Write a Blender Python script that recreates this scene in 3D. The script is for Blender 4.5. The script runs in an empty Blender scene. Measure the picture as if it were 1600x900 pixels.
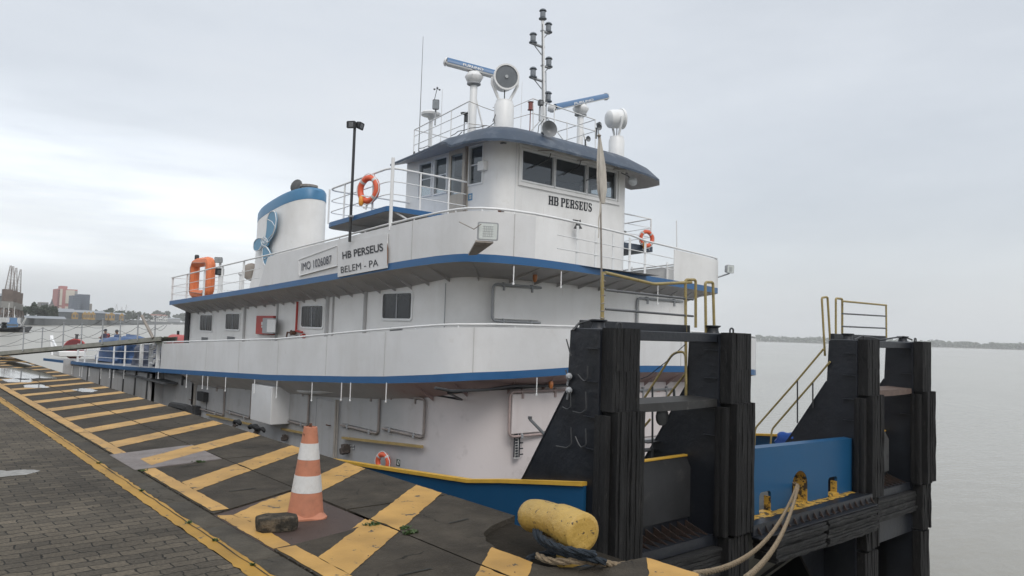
import bpy, math, random
from mathutils import Vector, Matrix, noise
random.seed(7)
S = bpy.context.scene
# ------------------------------------------------------------------ camera
F = 1160.0                                    # focal length in pixels of a 1600 px wide picture
ROLL, PITCH, YAW = math.radians(1.79), math.atan(69.5/F), math.radians(40.7)
EYE = Vector((0, 0, 1.6))
fw = Vector((math.sin(YAW)*math.cos(PITCH), math.cos(YAW)*math.cos(PITCH), math.sin(PITCH)))
r0 = Vector((math.cos(YAW), -math.sin(YAW), 0)); u0 = r0.cross(fw)
rt = r0*math.cos(ROLL) + u0*math.sin(ROLL); up = rt.cross(fw)
cd = bpy.data.cameras.new("camera"); cam = bpy.data.objects.new("camera", cd)
S.collection.objects.link(cam); S.camera = cam
cd.sensor_width = 36; cd.lens = F/1600*36; cd.clip_end = 20000; cd.clip_start = .05
cam.matrix_world = Matrix(((rt.x, up.x, -fw.x, EYE.x), (rt.y, up.y, -fw.y, EYE.y), (rt.z, up.z, -fw.z, EYE.z), (0, 0, 0, 1)))
S.render.resolution_x = 1024; S.render.resolution_y = 576
# ------------------------------------------------------------------ world, sun, exposure
S.view_settings.view_transform = 'Standard'; S.view_settings.look = 'None'
S.view_settings.exposure = 0.0; S.view_settings.gamma = 1
SUN_EL, SUN_AZ = math.radians(48), math.radians(205)      # azimuth clockwise from +Y
W = bpy.data.worlds.new("World"); S.world = W; W.use_nodes = True
nt = W.node_tree; nt.nodes.clear()
def N(t, **k):
    n = nt.nodes.new(t)
    for a, b in k.items():
        if a in n.inputs.keys(): n.inputs[a].default_value = b
        else: setattr(n, a, b)
    return n
out = N('ShaderNodeOutputWorld'); bg1 = N('ShaderNodeBackground', Strength=.03); bg2 = N('ShaderNodeBackground', Strength=1.0)
sky = N('ShaderNodeTexSky', sky_type='NISHITA', sun_disc=False, sun_elevation=SUN_EL, sun_rotation=SUN_AZ, air_density=1.0, dust_density=4.0)
nt.links.new(sky.outputs[0], bg1.inputs[0])
tc = N('ShaderNodeTexCoord'); mp = N('ShaderNodeMapping'); mp.inputs['Scale'].default_value = (1.0, 1.0, 3.6)
nt.links.new(tc.outputs['Generated'], mp.inputs['Vector'])
n1 = N('ShaderNodeTexNoise', Scale=1.5, Detail=8.0, Roughness=.55); nt.links.new(mp.outputs[0], n1.inputs['Vector'])
cr = N('ShaderNodeValToRGB'); nt.links.new(n1.outputs[0], cr.inputs[0])
e = cr.color_ramp.elements
e[0].position = .30; e[0].color = (.58, .612, .65, 1); e[1].position = .72; e[1].color = (.73, .75, .77, 1)
m_ = cr.color_ramp.elements.new(.52); m_.color = (.675, .705, .738, 1)
sep = N('ShaderNodeSeparateXYZ'); nt.links.new(tc.outputs['Generated'], sep.inputs[0])
mr = N('ShaderNodeMapRange'); mr.inputs[1].default_value = .40; mr.inputs[2].default_value = .95; mr.inputs[3].default_value = .98; mr.inputs[4].default_value = 1.6
nt.links.new(sep.outputs['Z'], mr.inputs[0])
mx = N('ShaderNodeVectorMath', operation='SCALE'); nt.links.new(cr.outputs[0], mx.inputs[0]); nt.links.new(mr.outputs[0], mx.inputs['Scale'])
# the overcast is thinner and brighter in a low streaky band over the left side
dt = N('ShaderNodeVectorMath', operation='DOT_PRODUCT'); dt.inputs[1].default_value = (-.10, .995, 0)
nt.links.new(tc.outputs['Generated'], dt.inputs[0])
def SM(src, a, b_, c=0., d=1.):
    q = N('ShaderNodeMapRange'); q.interpolation_type = 'SMOOTHSTEP'; q.inputs[1].default_value = a; q.inputs[2].default_value = b_; q.inputs[3].default_value = c; q.inputs[4].default_value = d
    nt.links.new(src, q.inputs[0]); return q.outputs[0]
def ML(a, b_):
    q = N('ShaderNodeMath', operation='MULTIPLY'); nt.links.new(a, q.inputs[0]); nt.links.new(b_, q.inputs[1]); return q.outputs[0]
mps = N('ShaderNodeMapping'); mps.inputs['Scale'].default_value = (2.2, 2.2, 16); nt.links.new(tc.outputs['Generated'], mps.inputs['Vector'])
n3 = N('ShaderNodeTexNoise', Scale=1.3, Detail=6.0, Roughness=.5); nt.links.new(mps.outputs[0], n3.inputs['Vector'])
hl = ML(ML(SM(dt.outputs['Value'], .74, 1.0), SM(sep.outputs['Z'], .025, .10)), ML(SM(sep.outputs['Z'], .30, .11), SM(n3.outputs[0], .30, .62, .25, 1.0)))
hs_ = N('ShaderNodeMath', operation='MULTIPLY_ADD'); hs_.inputs[1].default_value = .75; hs_.inputs[2].default_value = 1.0; nt.links.new(hl, hs_.inputs[0])
mx2 = N('ShaderNodeVectorMath', operation='SCALE'); nt.links.new(mx.outputs[0], mx2.inputs[0]); nt.links.new(hs_.outputs[0], mx2.inputs['Scale'])
dt3 = N('ShaderNodeVectorMath', operation='DOT_PRODUCT'); dt3.inputs[1].default_value = (.93, .37, -.08)
nt.links.new(tc.outputs['Generated'], dt3.inputs[0])
mr3 = N('ShaderNodeMapRange'); mr3.inputs[1].default_value = .93; mr3.inputs[2].default_value = 1.0; mr3.inputs[3].default_value = 1.0; mr3.inputs[4].default_value = .93; mr3.interpolation_type = 'SMOOTHSTEP'
nt.links.new(dt3.outputs['Value'], mr3.inputs[0])
mx3 = N('ShaderNodeVectorMath', operation='SCALE'); nt.links.new(mx2.outputs[0], mx3.inputs[0]); nt.links.new(mr3.outputs[0], mx3.inputs['Scale'])
nt.links.new(mx3.outputs[0], bg2.inputs[0])
ad = N('ShaderNodeAddShader')
nt.links.new(bg1.outputs[0], ad.inputs[0]); nt.links.new(bg2.outputs[0], ad.inputs[1]); nt.links.new(ad.outputs[0], out.inputs[0])
sl = bpy.data.lights.new("sun", 'SUN'); sl.energy = 1.15; sl.angle = math.radians(25); sl.color = (1, .97, .93)
so = bpy.data.objects.new("sun", sl); S.collection.objects.link(so)
sd = Vector((math.sin(SUN_AZ)*math.cos(SUN_EL), math.cos(SUN_AZ)*math.cos(SUN_EL), math.sin(SUN_EL)))
so.rotation_euler = sd.to_track_quat('Z', 'Y').to_euler(); so.location = (0, -20, 40)

# ------------------------------------------------------------------ measuring helpers: a sight line met with a plane of the place
def ray(x, y): return (fw*F + rt*(x-800) - up*(y-450)).normalized()
def PX(x, y, X): d = ray(x, y); return EYE + d*((X-EYE.x)/d.x)
def PY(x, y, Y): d = ray(x, y); return EYE + d*((Y-EYE.y)/d.y)
def PZ(x, y, Z): d = ray(x, y); return EYE + d*((Z-EYE.z)/d.z)
def lerp(a, b, t): return a + (b-a)*t
def interp(tab, v):
    if v <= tab[0][0]: return tab[0][1]
    for (a, b), (c, d) in zip(tab, tab[1:]):
        if v <= c: return lerp(b, d, (v-a)/(c-a))
    return tab[-1][1]

# ------------------------------------------------------------------ materials
MATS = {}
def mat(name, col, rough=.5, metal=0., var=.12, scale=3., streak=0., streakcol=None, stain=None, bump=0., bscale=40., spec=.5, wet=0., stretch=(1, 1, 1), coat=0., crack=0., rustrun=0., blend=None):
    if name in MATS: return MATS[name]
    m = bpy.data.materials.new(name); m.use_nodes = True; t = m.node_tree; L = t.links
    b = t.nodes['Principled BSDF']
    def n(ty, **k):
        x = t.nodes.new(ty)
        for a, c in k.items():
            if a in x.inputs.keys(): x.inputs[a].default_value = c
            else: setattr(x, a, c)
        return x
    b.inputs['Roughness'].default_value = rough; b.inputs['Metallic'].default_value = metal
    b.inputs['Specular IOR Level'].default_value = spec; b.inputs['Coat Weight'].default_value = coat
    g = n('ShaderNodeNewGeometry'); mpn = n('ShaderNodeMapping'); mpn.inputs['Scale'].default_value = stretch
    L.new(g.outputs['Position'], mpn.inputs['Vector']); P = mpn.outputs[0]
    ns = n('ShaderNodeTexNoise', Scale=scale, Detail=7., Roughness=.62); L.new(P, ns.inputs['Vector'])
    rp = n('ShaderNodeMapRange'); rp.inputs[1].default_value = .25; rp.inputs[2].default_value = .75
    rp.inputs[3].default_value = 1-var; rp.inputs[4].default_value = 1+var*.6; L.new(ns.outputs[0], rp.inputs[0])
    vm = n('ShaderNodeVectorMath', operation='SCALE'); vm.inputs[0].default_value = col; L.new(rp.outputs[0], vm.inputs['Scale'])
    cur = vm.outputs[0]
    if streak:
        ms = n('ShaderNodeMapping'); ms.inputs['Scale'].default_value = (3.7, 3.7, .42); L.new(g.outputs['Position'], ms.inputs['Vector'])
        n2 = n('ShaderNodeTexNoise', Scale=1., Detail=5., Roughness=.6); L.new(ms.outputs[0], n2.inputs['Vector'])
        r2 = n('ShaderNodeMapRange'); r2.inputs[1].default_value = .50; r2.inputs[2].default_value = .78; r2.inputs[3].default_value = 0; r2.inputs[4].default_value = streak
        L.new(n2.outputs[0], r2.inputs[0])
        mxn = n('ShaderNodeMix', data_type='RGBA'); L.new(r2.outputs[0], mxn.inputs['Factor']); L.new(cur, mxn.inputs[6])
        mxn.inputs[7].default_value = (*(streakcol or (.30, .27, .23)), 1); cur = mxn.outputs[2]
    if blend:                                  # a second tone taking over towards the bow: (axis, from, to, colour)
        sp = n('ShaderNodeSeparateXYZ'); L.new(g.outputs['Position'], sp.inputs[0])
        nbz = n('ShaderNodeTexNoise', Scale=1.3, Detail=4.); L.new(g.outputs['Position'], nbz.inputs['Vector'])
        ma = n('ShaderNodeMath', operation='MULTIPLY_ADD'); ma.inputs[1].default_value = 1.6; L.new(nbz.outputs[0], ma.inputs[0]); L.new(sp.outputs[blend[0]], ma.inputs[2])
        rb_ = n('ShaderNodeMapRange'); rb_.inputs[1].default_value = blend[1]+.8; rb_.inputs[2].default_value = blend[2]+.8; L.new(ma.outputs[0], rb_.inputs[0])
        mxn = n('ShaderNodeMix', data_type='RGBA'); L.new(rb_.outputs[0], mxn.inputs['Factor']); L.new(cur, mxn.inputs[6]); mxn.inputs[7].default_value = (*blend[3], 1); cur = mxn.outputs[2]
    if rustrun:
        ms = n('ShaderNodeMapping'); ms.inputs['Scale'].default_value = (6.5, 6.5, .8); L.new(g.outputs['Position'], ms.inputs['Vector'])
        n2 = n('ShaderNodeTexNoise', Scale=1.9, Detail=6., Roughness=.7); L.new(ms.outputs[0], n2.inputs['Vector'])
        r2 = n('ShaderNodeMapRange'); r2.inputs[1].default_value = .655; r2.inputs[2].default_value = .74; r2.inputs[3].default_value = 0; r2.inputs[4].default_value = rustrun
        L.new(n2.outputs[0], r2.inputs[0]); mxn = n('ShaderNodeMix', data_type='RGBA'); L.new(r2.outputs[0], mxn.inputs['Factor']); L.new(cur, mxn.inputs[6]); mxn.inputs[7].default_value = (.30, .17, .09, 1); cur = mxn.outputs[2]
    if crack:
        vw = n('ShaderNodeTexNoise', Scale=3., Detail=4.); L.new(g.outputs['Position'], vw.inputs['Vector'])
        va = n('ShaderNodeVectorMath', operation='MULTIPLY_ADD'); va.inputs[1].default_value = (.35, .35, .35); L.new(vw.outputs['Color'], va.inputs[0]); L.new(g.outputs['Position'], va.inputs[2])
        vo = n('ShaderNodeTexVoronoi', feature='DISTANCE_TO_EDGE', Scale=.85); L.new(va.outputs[0], vo.inputs['Vector'])
        rc = n('ShaderNodeMapRange'); rc.inputs[1].default_value = .002; rc.inputs[2].default_value = .009; rc.inputs[3].default_value = crack; rc.inputs[4].default_value = 0; L.new(vo.outputs['Distance'], rc.inputs[0])
        nm = n('ShaderNodeMath', operation='MULTIPLY'); rq = n('ShaderNodeMapRange'); rq.inputs[1].default_value = .48; rq.inputs[2].default_value = .56; L.new(vw.outputs[0], rq.inputs[0]); L.new(rc.outputs[0], nm.inputs[0]); L.new(rq.outputs[0], nm.inputs[1])
        mxn = n('ShaderNodeMix', data_type='RGBA'); L.new(nm.outputs[0], mxn.inputs['Factor']); L.new(cur, mxn.inputs[6]); mxn.inputs[7].default_value = (.012, .011, .009, 1); cur = mxn.outputs[2]
    for st_ in ([] if not stain else (stain if isinstance(stain, list) else [stain])):
        sc, scol, lo, hi, amt = st_
        n3 = n('ShaderNodeTexNoise', Scale=sc, Detail=9., Roughness=.68); L.new(P, n3.inputs['Vector'])
        r3 = n('ShaderNodeMapRange'); r3.inputs[1].default_value = lo; r3.inputs[2].default_value = hi; r3.inputs[3].default_value = 0; r3.inputs[4].default_value = amt
        L.new(n3.outputs[0], r3.inputs[0])
        mxn = n('ShaderNodeMix', data_type='RGBA'); L.new(r3.outputs[0], mxn.inputs['Factor']); L.new(cur, mxn.inputs[6])
        mxn.inputs[7].default_value = (*scol, 1); cur = mxn.outputs[2]
    L.new(cur, b.inputs['Base Color'])
    rr = n('ShaderNodeMapRange'); rr.inputs[3].default_value = max(.02, rough-.08); rr.inputs[4].default_value = min(1, rough+.1); L.new(ns.outputs[0], rr.inputs[0]); L.new(rr.outputs[0], b.inputs['Roughness'])
    if bump:
        nb = n('ShaderNodeTexNoise', Scale=bscale, Detail=5., Roughness=.6); L.new(P, nb.inputs['Vector'])
        bn = n('ShaderNodeBump', Strength=bump, Distance=.02); L.new(nb.outputs[0], bn.inputs['Height']); L.new(bn.outputs[0], b.inputs['Normal'])
    MATS[name] = m; return m
white = mat('white ship paint', (.79, .79, .78), .42, var=.07, scale=.9, streak=.13, stain=[(2.3, (.40, .34, .27), .62, .80, .40), (21, (.28, .15, .08), .70, .76, .75), (.7, (.60, .59, .56), .45, .7, .5)], bump=.45, bscale=1.3, rustrun=.35)
white2 = mat('white bulwark paint', (.69, .695, .70), .45, var=.07, scale=.7, streak=.12, stain=[(3.1, (.42, .37, .31), .62, .8, .4), (23, (.26, .14, .08), .71, .77, .7), (.6, (.55, .545, .53), .45, .7, .6)], bump=.5, bscale=1.2, rustrun=.3)
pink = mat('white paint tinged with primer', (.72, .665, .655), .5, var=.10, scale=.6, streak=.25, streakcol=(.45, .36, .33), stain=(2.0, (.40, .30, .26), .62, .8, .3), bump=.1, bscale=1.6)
greyw = mat('grey to pinkish white paint', (.43, .43, .43), .5, var=.14, scale=1.1, streak=.40, stain=[(2.5, (.24, .20, .17), .56, .78, .5), (19, (.16, .08, .05), .68, .74, .8)], bump=.4, bscale=1.6, rustrun=.5, blend=('Y', 13.0, 11.0, (.70, .645, .635)))  # grey aft, blending to a lighter, primer tinged white towards the bow
trimw = mat('white railing paint', (.74, .75, .75), .4, var=.06, scale=5, stain=(9, (.33, .2, .12), .64, .74, .5))
soff = mat('deck underside paint', (.44, .43, .43), .6, var=.16, scale=2.2, streak=.2, stain=(4, (.3, .18, .13), .6, .75, .4))
lsoff = mat('lower deck underside paint', (.40, .39, .385), .6, var=.18, scale=2.2, stain=(4, (.26, .14, .10), .56, .75, .5), blend=('Y', 13.2, 11.6, (.36, .25, .235)))
psoff = mat('primer red deck underside', (.40, .29, .275), .6, var=.2, scale=1.6, stain=(3, (.24, .13, .1), .55, .75, .5))
blue = mat('blue deck edge paint', (.024, .112, .27), .4, var=.12, scale=4, stain=(8, (.03, .06, .11), .62, .75, .5))
hblue = mat('blue hull paint', (.010, .072, .165), .42, spec=.3, var=.10, scale=1.4, streak=.15, streakcol=(.03, .07, .13), stain=(6, (.12, .17, .22), .66, .78, .4), bump=.15, bscale=1.2)
vblue = mat('weathered blue roof paint', (.034, .054, .086), .5, var=.3, scale=2.5, stain=(3, (.20, .225, .26), .5, .75, .6), bump=.1, bscale=8)
lblue = mat('light blue funnel paint', (.06, .19, .34), .4, var=.08)
lblue2 = mat('emblem blue', (.10, .27, .42), .4, var=.08)
yel = mat('yellow marking paint on steel', (.62, .37, .05), .5, var=.15, scale=6, stain=(14, (.12, .08, .04), .62, .7, .8))
yrail = mat('dull yellow rail paint', (.30, .235, .095), .5, var=.2, scale=9, stain=(17, (.10, .075, .04), .58, .68, .8))
yboll = mat('chipped yellow bollard paint', (.44, .285, .068), .42, var=.22, scale=5, stain=[(3.5, (.30, .17, .04), .5, .7, .3), (24, (.025, .022, .02), .605, .625, .95), (9, (.05, .04, .03), .655, .68, .9)], bump=.5, bscale=22)
black = mat('black steel paint', (.012, .0145, .020), .38, var=.4, scale=2.2, stain=(5, (.035, .035, .036), .58, .78, .6), bump=.35, bscale=9)
rub = mat('worn black rubber', (.012, .012, .0125), .7, var=.5, scale=5, stretch=(1, 1, .25), stain=[(19, (.075, .072, .066), .60, .74, .7), (4, (.03, .03, .03), .5, .7, .6)], bump=1., bscale=26, spec=.3)
rubh = mat('torn black rubber layers', (.011, .011, .0115), .7, var=.5, scale=6, stretch=(.4, .4, 1), stain=(8, (.08, .078, .072), .56, .74, .6), bump=.8, bscale=30)
greyp = mat('bare grey bow plate', (.085, .088, .09), .55, var=.3, scale=3, streak=.5, streakcol=(.17, .165, .155), stain=(6, (.02, .02, .02), .5, .7, .7), bump=.3, bscale=8)
rust = mat('rusty steel', (.12, .052, .03), .75, var=.4, scale=8, stain=(10, (.03, .025, .022), .5, .66, .8), bump=.5, bscale=30)
dark = mat('dark painted steel', (.035, .037, .04), .45, var=.3, scale=8)
dgrey = mat('dark grey fitting', (.10, .105, .11), .5, var=.25, scale=9)
mgrey = mat('grey fitting', (.33, .345, .36), .45, var=.15, scale=8)
red = mat('red enamel', (.42, .045, .035), .45, var=.2, scale=6, stain=(9, (.16, .05, .04), .6, .75, .6))
orange = mat('orange float vinyl', (.72, .20, .075), .5, var=.18, scale=9, stain=(8, (.45, .16, .09), .55, .75, .6), bump=.2, bscale=25)
buoyo = mat('orange lifebuoy shell', (.72, .13, .06), .45, var=.15, scale=9, stain=(12, (.5, .3, .25), .62, .75, .5))
conem = mat('orange cone plastic', (.44, .175, .10), .6, var=.2, scale=9, stain=[(17, (.22, .11, .075), .54, .78, .6), (40, (.10, .06, .05), .66, .72, .7)], bump=.1, bscale=60)
conew = mat('white cone band', (.58, .58, .57), .5, var=.12, scale=14, stain=[(20, (.30, .28, .25), .56, .8, .6), (6, (.42, .39, .35), .5, .7, .5)])
tarp = mat('blue tarpaulin', (.045, .095, .21), .5, var=.3, scale=5, bump=.6, bscale=7)
btarp = mat('bright blue tarpaulin', (.02, .085, .36), .4, var=.2, scale=9, bump=.5, bscale=14)
cloth = mat('faded white flag cloth', (.50, .47, .42), .8, var=.25, scale=7, stretch=(3, 3, .6), bump=.5, bscale=22)
rope = mat('tan mooring rope', (.27, .205, .13), .85, var=.4, scale=30, bump=.9, bscale=90)
rope2 = mat('dark blue mooring rope', (.018, .028, .040), .85, var=.5, scale=30, bump=.9, bscale=90)
rag = mat('pale chafing cloth', (.42, .42, .41), .85, var=.4, scale=14, bump=.6, bscale=24)
skin = mat('skin', (.20, .105, .065), .6, var=.1)
navy = mat('navy cloth', (.03, .04, .06), .8, var=.3, scale=14)
blk = mat('lettering black', (.022, .025, .032), .5, var=.2, scale=20)
glassd = mat('dark cabin glass', (.022, .027, .032), .06, var=.3, scale=3, spec=.4)
lens = mat('lamp lens glass', (.42, .44, .45), .15, var=.1, scale=9)
curt = mat('curtain cloth behind glass', (.036, .038, .04), .3, var=.4, scale=4, stretch=(9, 9, .3))
ledw = mat('led panel face', (.62, .66, .64), .25, var=.06, scale=20)
brn = mat('dull bare steel', (.28, .25, .22), .5, var=.3, scale=6, stain=(7, (.16, .09, .06), .55, .7, .7))
drust = mat('dark rusty steel', (.045, .026, .019), .75, var=.5, scale=8, stain=(10, (.012, .011, .010), .45, .6, .8), bump=.5, bscale=30)
deckm = mat('grey deck paint', (.22, .225, .23), .6, var=.2, scale=2, stain=(4, (.12, .08, .06), .55, .75, .6))
cream = mat('cream door frame', (.50, .45, .38), .5, var=.15, scale=4, streak=.3)
def glass_mat():
    m = bpy.data.materials.new('tinted window glass'); m.use_nodes = True; t = m.node_tree; t.nodes.clear()
    o = t.nodes.new('ShaderNodeOutputMaterial'); tr = t.nodes.new('ShaderNodeBsdfTransparent'); tr.inputs[0].default_value = (.60, .64, .66, 1)
    gl = t.nodes.new('ShaderNodeBsdfGlossy'); gl.inputs['Roughness'].default_value = .03; gl.inputs[0].default_value = (.8, .85, .9, 1)
    fr = t.nodes.new('ShaderNodeFresnel'); gg = t.nodes.new('ShaderNodeNewGeometry'); mp_ = t.nodes.new('ShaderNodeMapRange'); mp_.inputs[3].default_value = 1.9; mp_.inputs[4].default_value = 1/1.9; t.links.new(gg.outputs['Backfacing'], mp_.inputs[0]); t.links.new(mp_.outputs[0], fr.inputs[0]); mxs = t.nodes.new('ShaderNodeMixShader')
    t.links.new(fr.outputs[0], mxs.inputs[0]); t.links.new(tr.outputs[0], mxs.inputs[1]); t.links.new(gl.outputs[0], mxs.inputs[2]); t.links.new(mxs.outputs[0], o.inputs[0])
    return m
glasst = glass_mat()

# ------------------------------------------------------------------ mesh builder
def rootloc(p):
    v = Vector((0, 0, 0))
    while p is not None: v += p.location; p = p.parent
    return v
class MB:
    def __init__(s): s.v = []; s.f = []; s.sm = []
    def add(s, vs, fs, smooth=False):
        o = len(s.v); s.v += [Vector(v) for v in vs]; s.f += [tuple(i+o for i in f) for f in fs]; s.sm += [smooth]*len(fs); return s
    def box(s, a, b):
        x0, x1 = sorted((a[0], b[0])); y0, y1 = sorted((a[1], b[1])); z0, z1 = sorted((a[2], b[2]))
        return s.add([(x0, y0, z0), (x1, y0, z0), (x1, y1, z0), (x0, y1, z0), (x0, y0, z1), (x1, y0, z1), (x1, y1, z1), (x0, y1, z1)],
                     [(0, 3, 2, 1), (4, 5, 6, 7), (0, 1, 5, 4), (1, 2, 6, 5), (2, 3, 7, 6), (3, 0, 4, 7)])
    def bbox(s, a, b, r=.02):                 # box with bevelled vertical and top edges
        x0, x1 = sorted((a[0], b[0])); y0, y1 = sorted((a[1], b[1])); z0, z1 = sorted((a[2], b[2]))
        r = min(r, (x1-x0)/3, (y1-y0)/3, (z1-z0)/3)
        def ring(i, z): return [(x0+i+r, y0+i, z), (x1-i-r, y0+i, z), (x1-i, y0+i+r, z), (x1-i, y1-i-r, z), (x1-i-r, y1-i, z), (x0+i+r, y1-i, z), (x0+i, y1-i-r, z), (x0+i, y0+i+r, z)]
        R = [ring(r*.7, z0), ring(0, z0+r*.7), ring(0, z1-r*.7), ring(r*.7, z1)]
        vs = sum(R, []); fs = [tuple(range(7, -1, -1)), tuple(range(24, 32))]
        for k in range(3):
            for i in range(8): j = (i+1) % 8; fs.append((k*8+i, k*8+j, k*8+8+j, k*8+8+i))
        return s.add(vs, fs)
    def prism(s, poly, ext):                  # planar 3D polygon pushed along a vector
        n = len(poly); P = [Vector(p) for p in poly]; e_ = Vector(ext)
        nn = Vector((0, 0, 0))
        for i in range(n): nn += P[i].cross(P[(i+1) % n])
        if nn.dot(e_) > 0: P.reverse()
        return s.add(P+[p+e_ for p in P], [tuple(range(n)), tuple(range(2*n-1, n-1, -1))]+[(i, n+i, n+(i+1) % n, (i+1) % n) for i in range(n)])
    def tube(s, pts, r, n=8, closed=False, rs=None, cap=True):
        P = [Vector(p) for p in pts]; m = len(P); o = len(s.v); up_ = None
        for i in range(m):
            if closed: t = P[(i+1) % m]-P[i-1]
            else: t = P[min(i+1, m-1)]-P[max(i-1, 0)]
            if t.length < 1e-9: t = Vector((0, 0, 1))
            t.normalize()
            if up_ is None: up_ = t.orthogonal().normalized()
            up_ = (up_-t*up_.dot(t)); up_ = up_.normalized() if up_.length > 1e-6 else t.orthogonal().normalized()
            sd_ = t.cross(up_); rr = rs[i] if rs else r
            for k in range(n):
                a = 2*math.pi*k/n; s.v.append(P[i]+up_*(math.cos(a)*rr)+sd_*(math.sin(a)*rr))
        for i in range(m if closed else m-1):
            j = (i+1) % m
            for k in range(n): l = (k+1) % n; s.f.append((o+i*n+k, o+i*n+l, o+j*n+l, o+j*n+k)); s.sm.append(True)
        if not closed and cap: s.f += [tuple(o+k for k in range(n-1, -1, -1)), tuple(o+(m-1)*n+k for k in range(n))]; s.sm += [False, False]
        return s
    def lathe(s, prof, c, axis=(0, 0, 1), n=20):     # prof: (radius, height) along axis from c
        ax = Vector(axis).normalized(); a_ = ax.orthogonal().normalized(); b_ = ax.cross(a_); c = Vector(c); o = len(s.v)
        for r_, h in prof:
            for k in range(n): t = 2*math.pi*k/n; s.v.append(c+ax*h+a_*(r_*math.cos(t))+b_*(r_*math.sin(t)))
        for i in range(len(prof)-1):
            for k in range(n): l = (k+1) % n; s.f.append((o+i*n+k, o+i*n+l, o+(i+1)*n+l, o+(i+1)*n+k)); s.sm.append(True)
        s.f += [tuple(o+k for k in range(n-1, -1, -1)), tuple(o+(len(prof)-1)*n+k for k in range(n))]; s.sm += [False, False]
        return s
    def grid(s, rows, smooth=True, closed=False):
        o = len(s.v); n = len(rows[0])
        for r_ in rows: s.v += [Vector(p) for p in r_]
        for i in range(len(rows)-1):
            for k in range(n if closed else n-1): l = (k+1) % n; s.f.append((o+i*n+k, o+i*n+l, o+(i+1)*n+l, o+(i+1)*n+k)); s.sm.append(smooth)
        return s
    def ribbon(s, path, lo, hi, t=.02, smooth=True):  # upright plate along a plan path; t = thickness to the left of travel
        m = len(path); A = []
        for i in range(m):
            a = Vector(path[max(i-1, 0)][:2]); b = Vector(path[min(i+1, m-1)][:2]); d = (b-a).normalized(); A.append(Vector((-d.y, d.x))*t)
        r1 = [(p[0], p[1], lo[i]) for i, p in enumerate(path)]; r2 = [(p[0], p[1], hi[i]) for i, p in enumerate(path)]
        r3 = [(p[0]+A[i].x, p[1]+A[i].y, hi[i]) for i, p in enumerate(path)]; r4 = [(p[0]+A[i].x, p[1]+A[i].y, lo[i]) for i, p in enumerate(path)]
        s.grid([r1, r2], smooth); s.grid([r2, r3], smooth); s.grid([r3, r4], smooth); s.grid([r4, r1], smooth)
        o = len(s.v); s.v += [Vector(q) for q in (r1[0], r2[0], r3[0], r4[0], r1[-1], r2[-1], r3[-1], r4[-1])]
        s.f += [(o, o+3, o+2, o+1), (o+4, o+5, o+6, o+7)]; s.sm += [False, False]
        return s
    def build(s, name, m, parent=None, label=None, cat=None, group=None, kind=None):
        me = bpy.data.meshes.new(name); 
        off = rootloc(parent)
        org = Vector((0, 0, 0))
        if parent is None:
            xs = [v.x for v in s.v]; ys = [v.y for v in s.v]; zs = [v.z for v in s.v]
            org = Vector(((min(xs)+max(xs))/2, (min(ys)+max(ys))/2, min(zs)))
        me.from_pydata([v-off-org for v in s.v], [], s.f)
        for p, sm in zip(me.polygons, s.sm): p.use_smooth = sm
        ml = m if isinstance(m, (list, tuple)) else [m]
        for q in ml: me.materials.append(q)
        me.validate(); me.update(); me.set_sharp_from_angle(angle=math.radians(38))
        o = bpy.data.objects.new(name, me); S.collection.objects.link(o); o.location = org
        if parent is not None: o.parent = parent
        tag(o, label, cat, group, kind); return o
def tag(o, label=None, cat=None, group=None, kind=None):
    if label: o['label'] = label
    if cat: o['category'] = cat
    if group: o['group'] = group
    if kind: o['kind'] = kind
    return o
def empty(name, loc, label, cat, group=None):
    o = bpy.data.objects.new(name, None); S.collection.objects.link(o); o.location = loc; o.empty_display_size = .2
    return tag(o, label, cat, group)
def rounded(pts, r, n=5, closed=False):       # round the corners of a plan or 3D polyline
    P = [Vector(p) for p in pts]; o = []
    m = len(P)
    for i in range(m):
        if not closed and i in (0, m-1): o.append(P[i]); continue
        a, b, c = P[i-1], P[i], P[(i+1) % m]; ri = r[i] if isinstance(r, (list, tuple)) else r
        ri = min(ri, (a-b).length*.49, (c-b).length*.49)
        if ri <= 0: o.append(b); continue
        p = b+(a-b).normalized()*ri; q = b+(c-b).normalized()*ri
        for k in range(n+1): t = k/n; o.append(p*(1-t)**2+b*2*t*(1-t)+q*t*t)
    return o
def text_on(mb, s, p0, p1, ptop, out_, bold=.0, thick=.006, fit=True, squeeze=1.0):
    """letters laid between p0 (left end of baseline) and p1 (right end); ptop = top of the first letter; out_ = outward normal"""
    c = bpy.data.curves.new('t', 'FONT'); c.body = s; c.size = 1; c.offset = bold; c.extrude = 0.0
    o = bpy.data.objects.new('t', c); S.collection.objects.link(o)
    dg = bpy.context.evaluated_depsgraph_get(); me = bpy.data.meshes.new_from_object(o.evaluated_get(dg))
    xs = [v.co.x for v in me.vertices]; ys = [v.co.y for v in me.vertices]
    x0, x1, y0, y1 = min(xs), max(xs), min(ys), max(ys)
    u = (Vector(p1)-Vector(p0))/(x1-x0); v_ = (Vector(ptop)-Vector(p0))/(y1-y0); w = Vector(out_).normalized()*thick
    vs = [Vector(p0)+u*(q.co.x-x0)+v_*(q.co.y-y0)+w for q in me.vertices]
    flip = u.cross(v_).dot(w) < 0
    fs = [tuple(p.vertices)[::-1] if flip else tuple(p.vertices) for p in me.polygons]
    mb.add(vs, fs); bpy.data.objects.remove(o); bpy.data.curves.remove(c); bpy.data.meshes.remove(me)
    return mb
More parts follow.
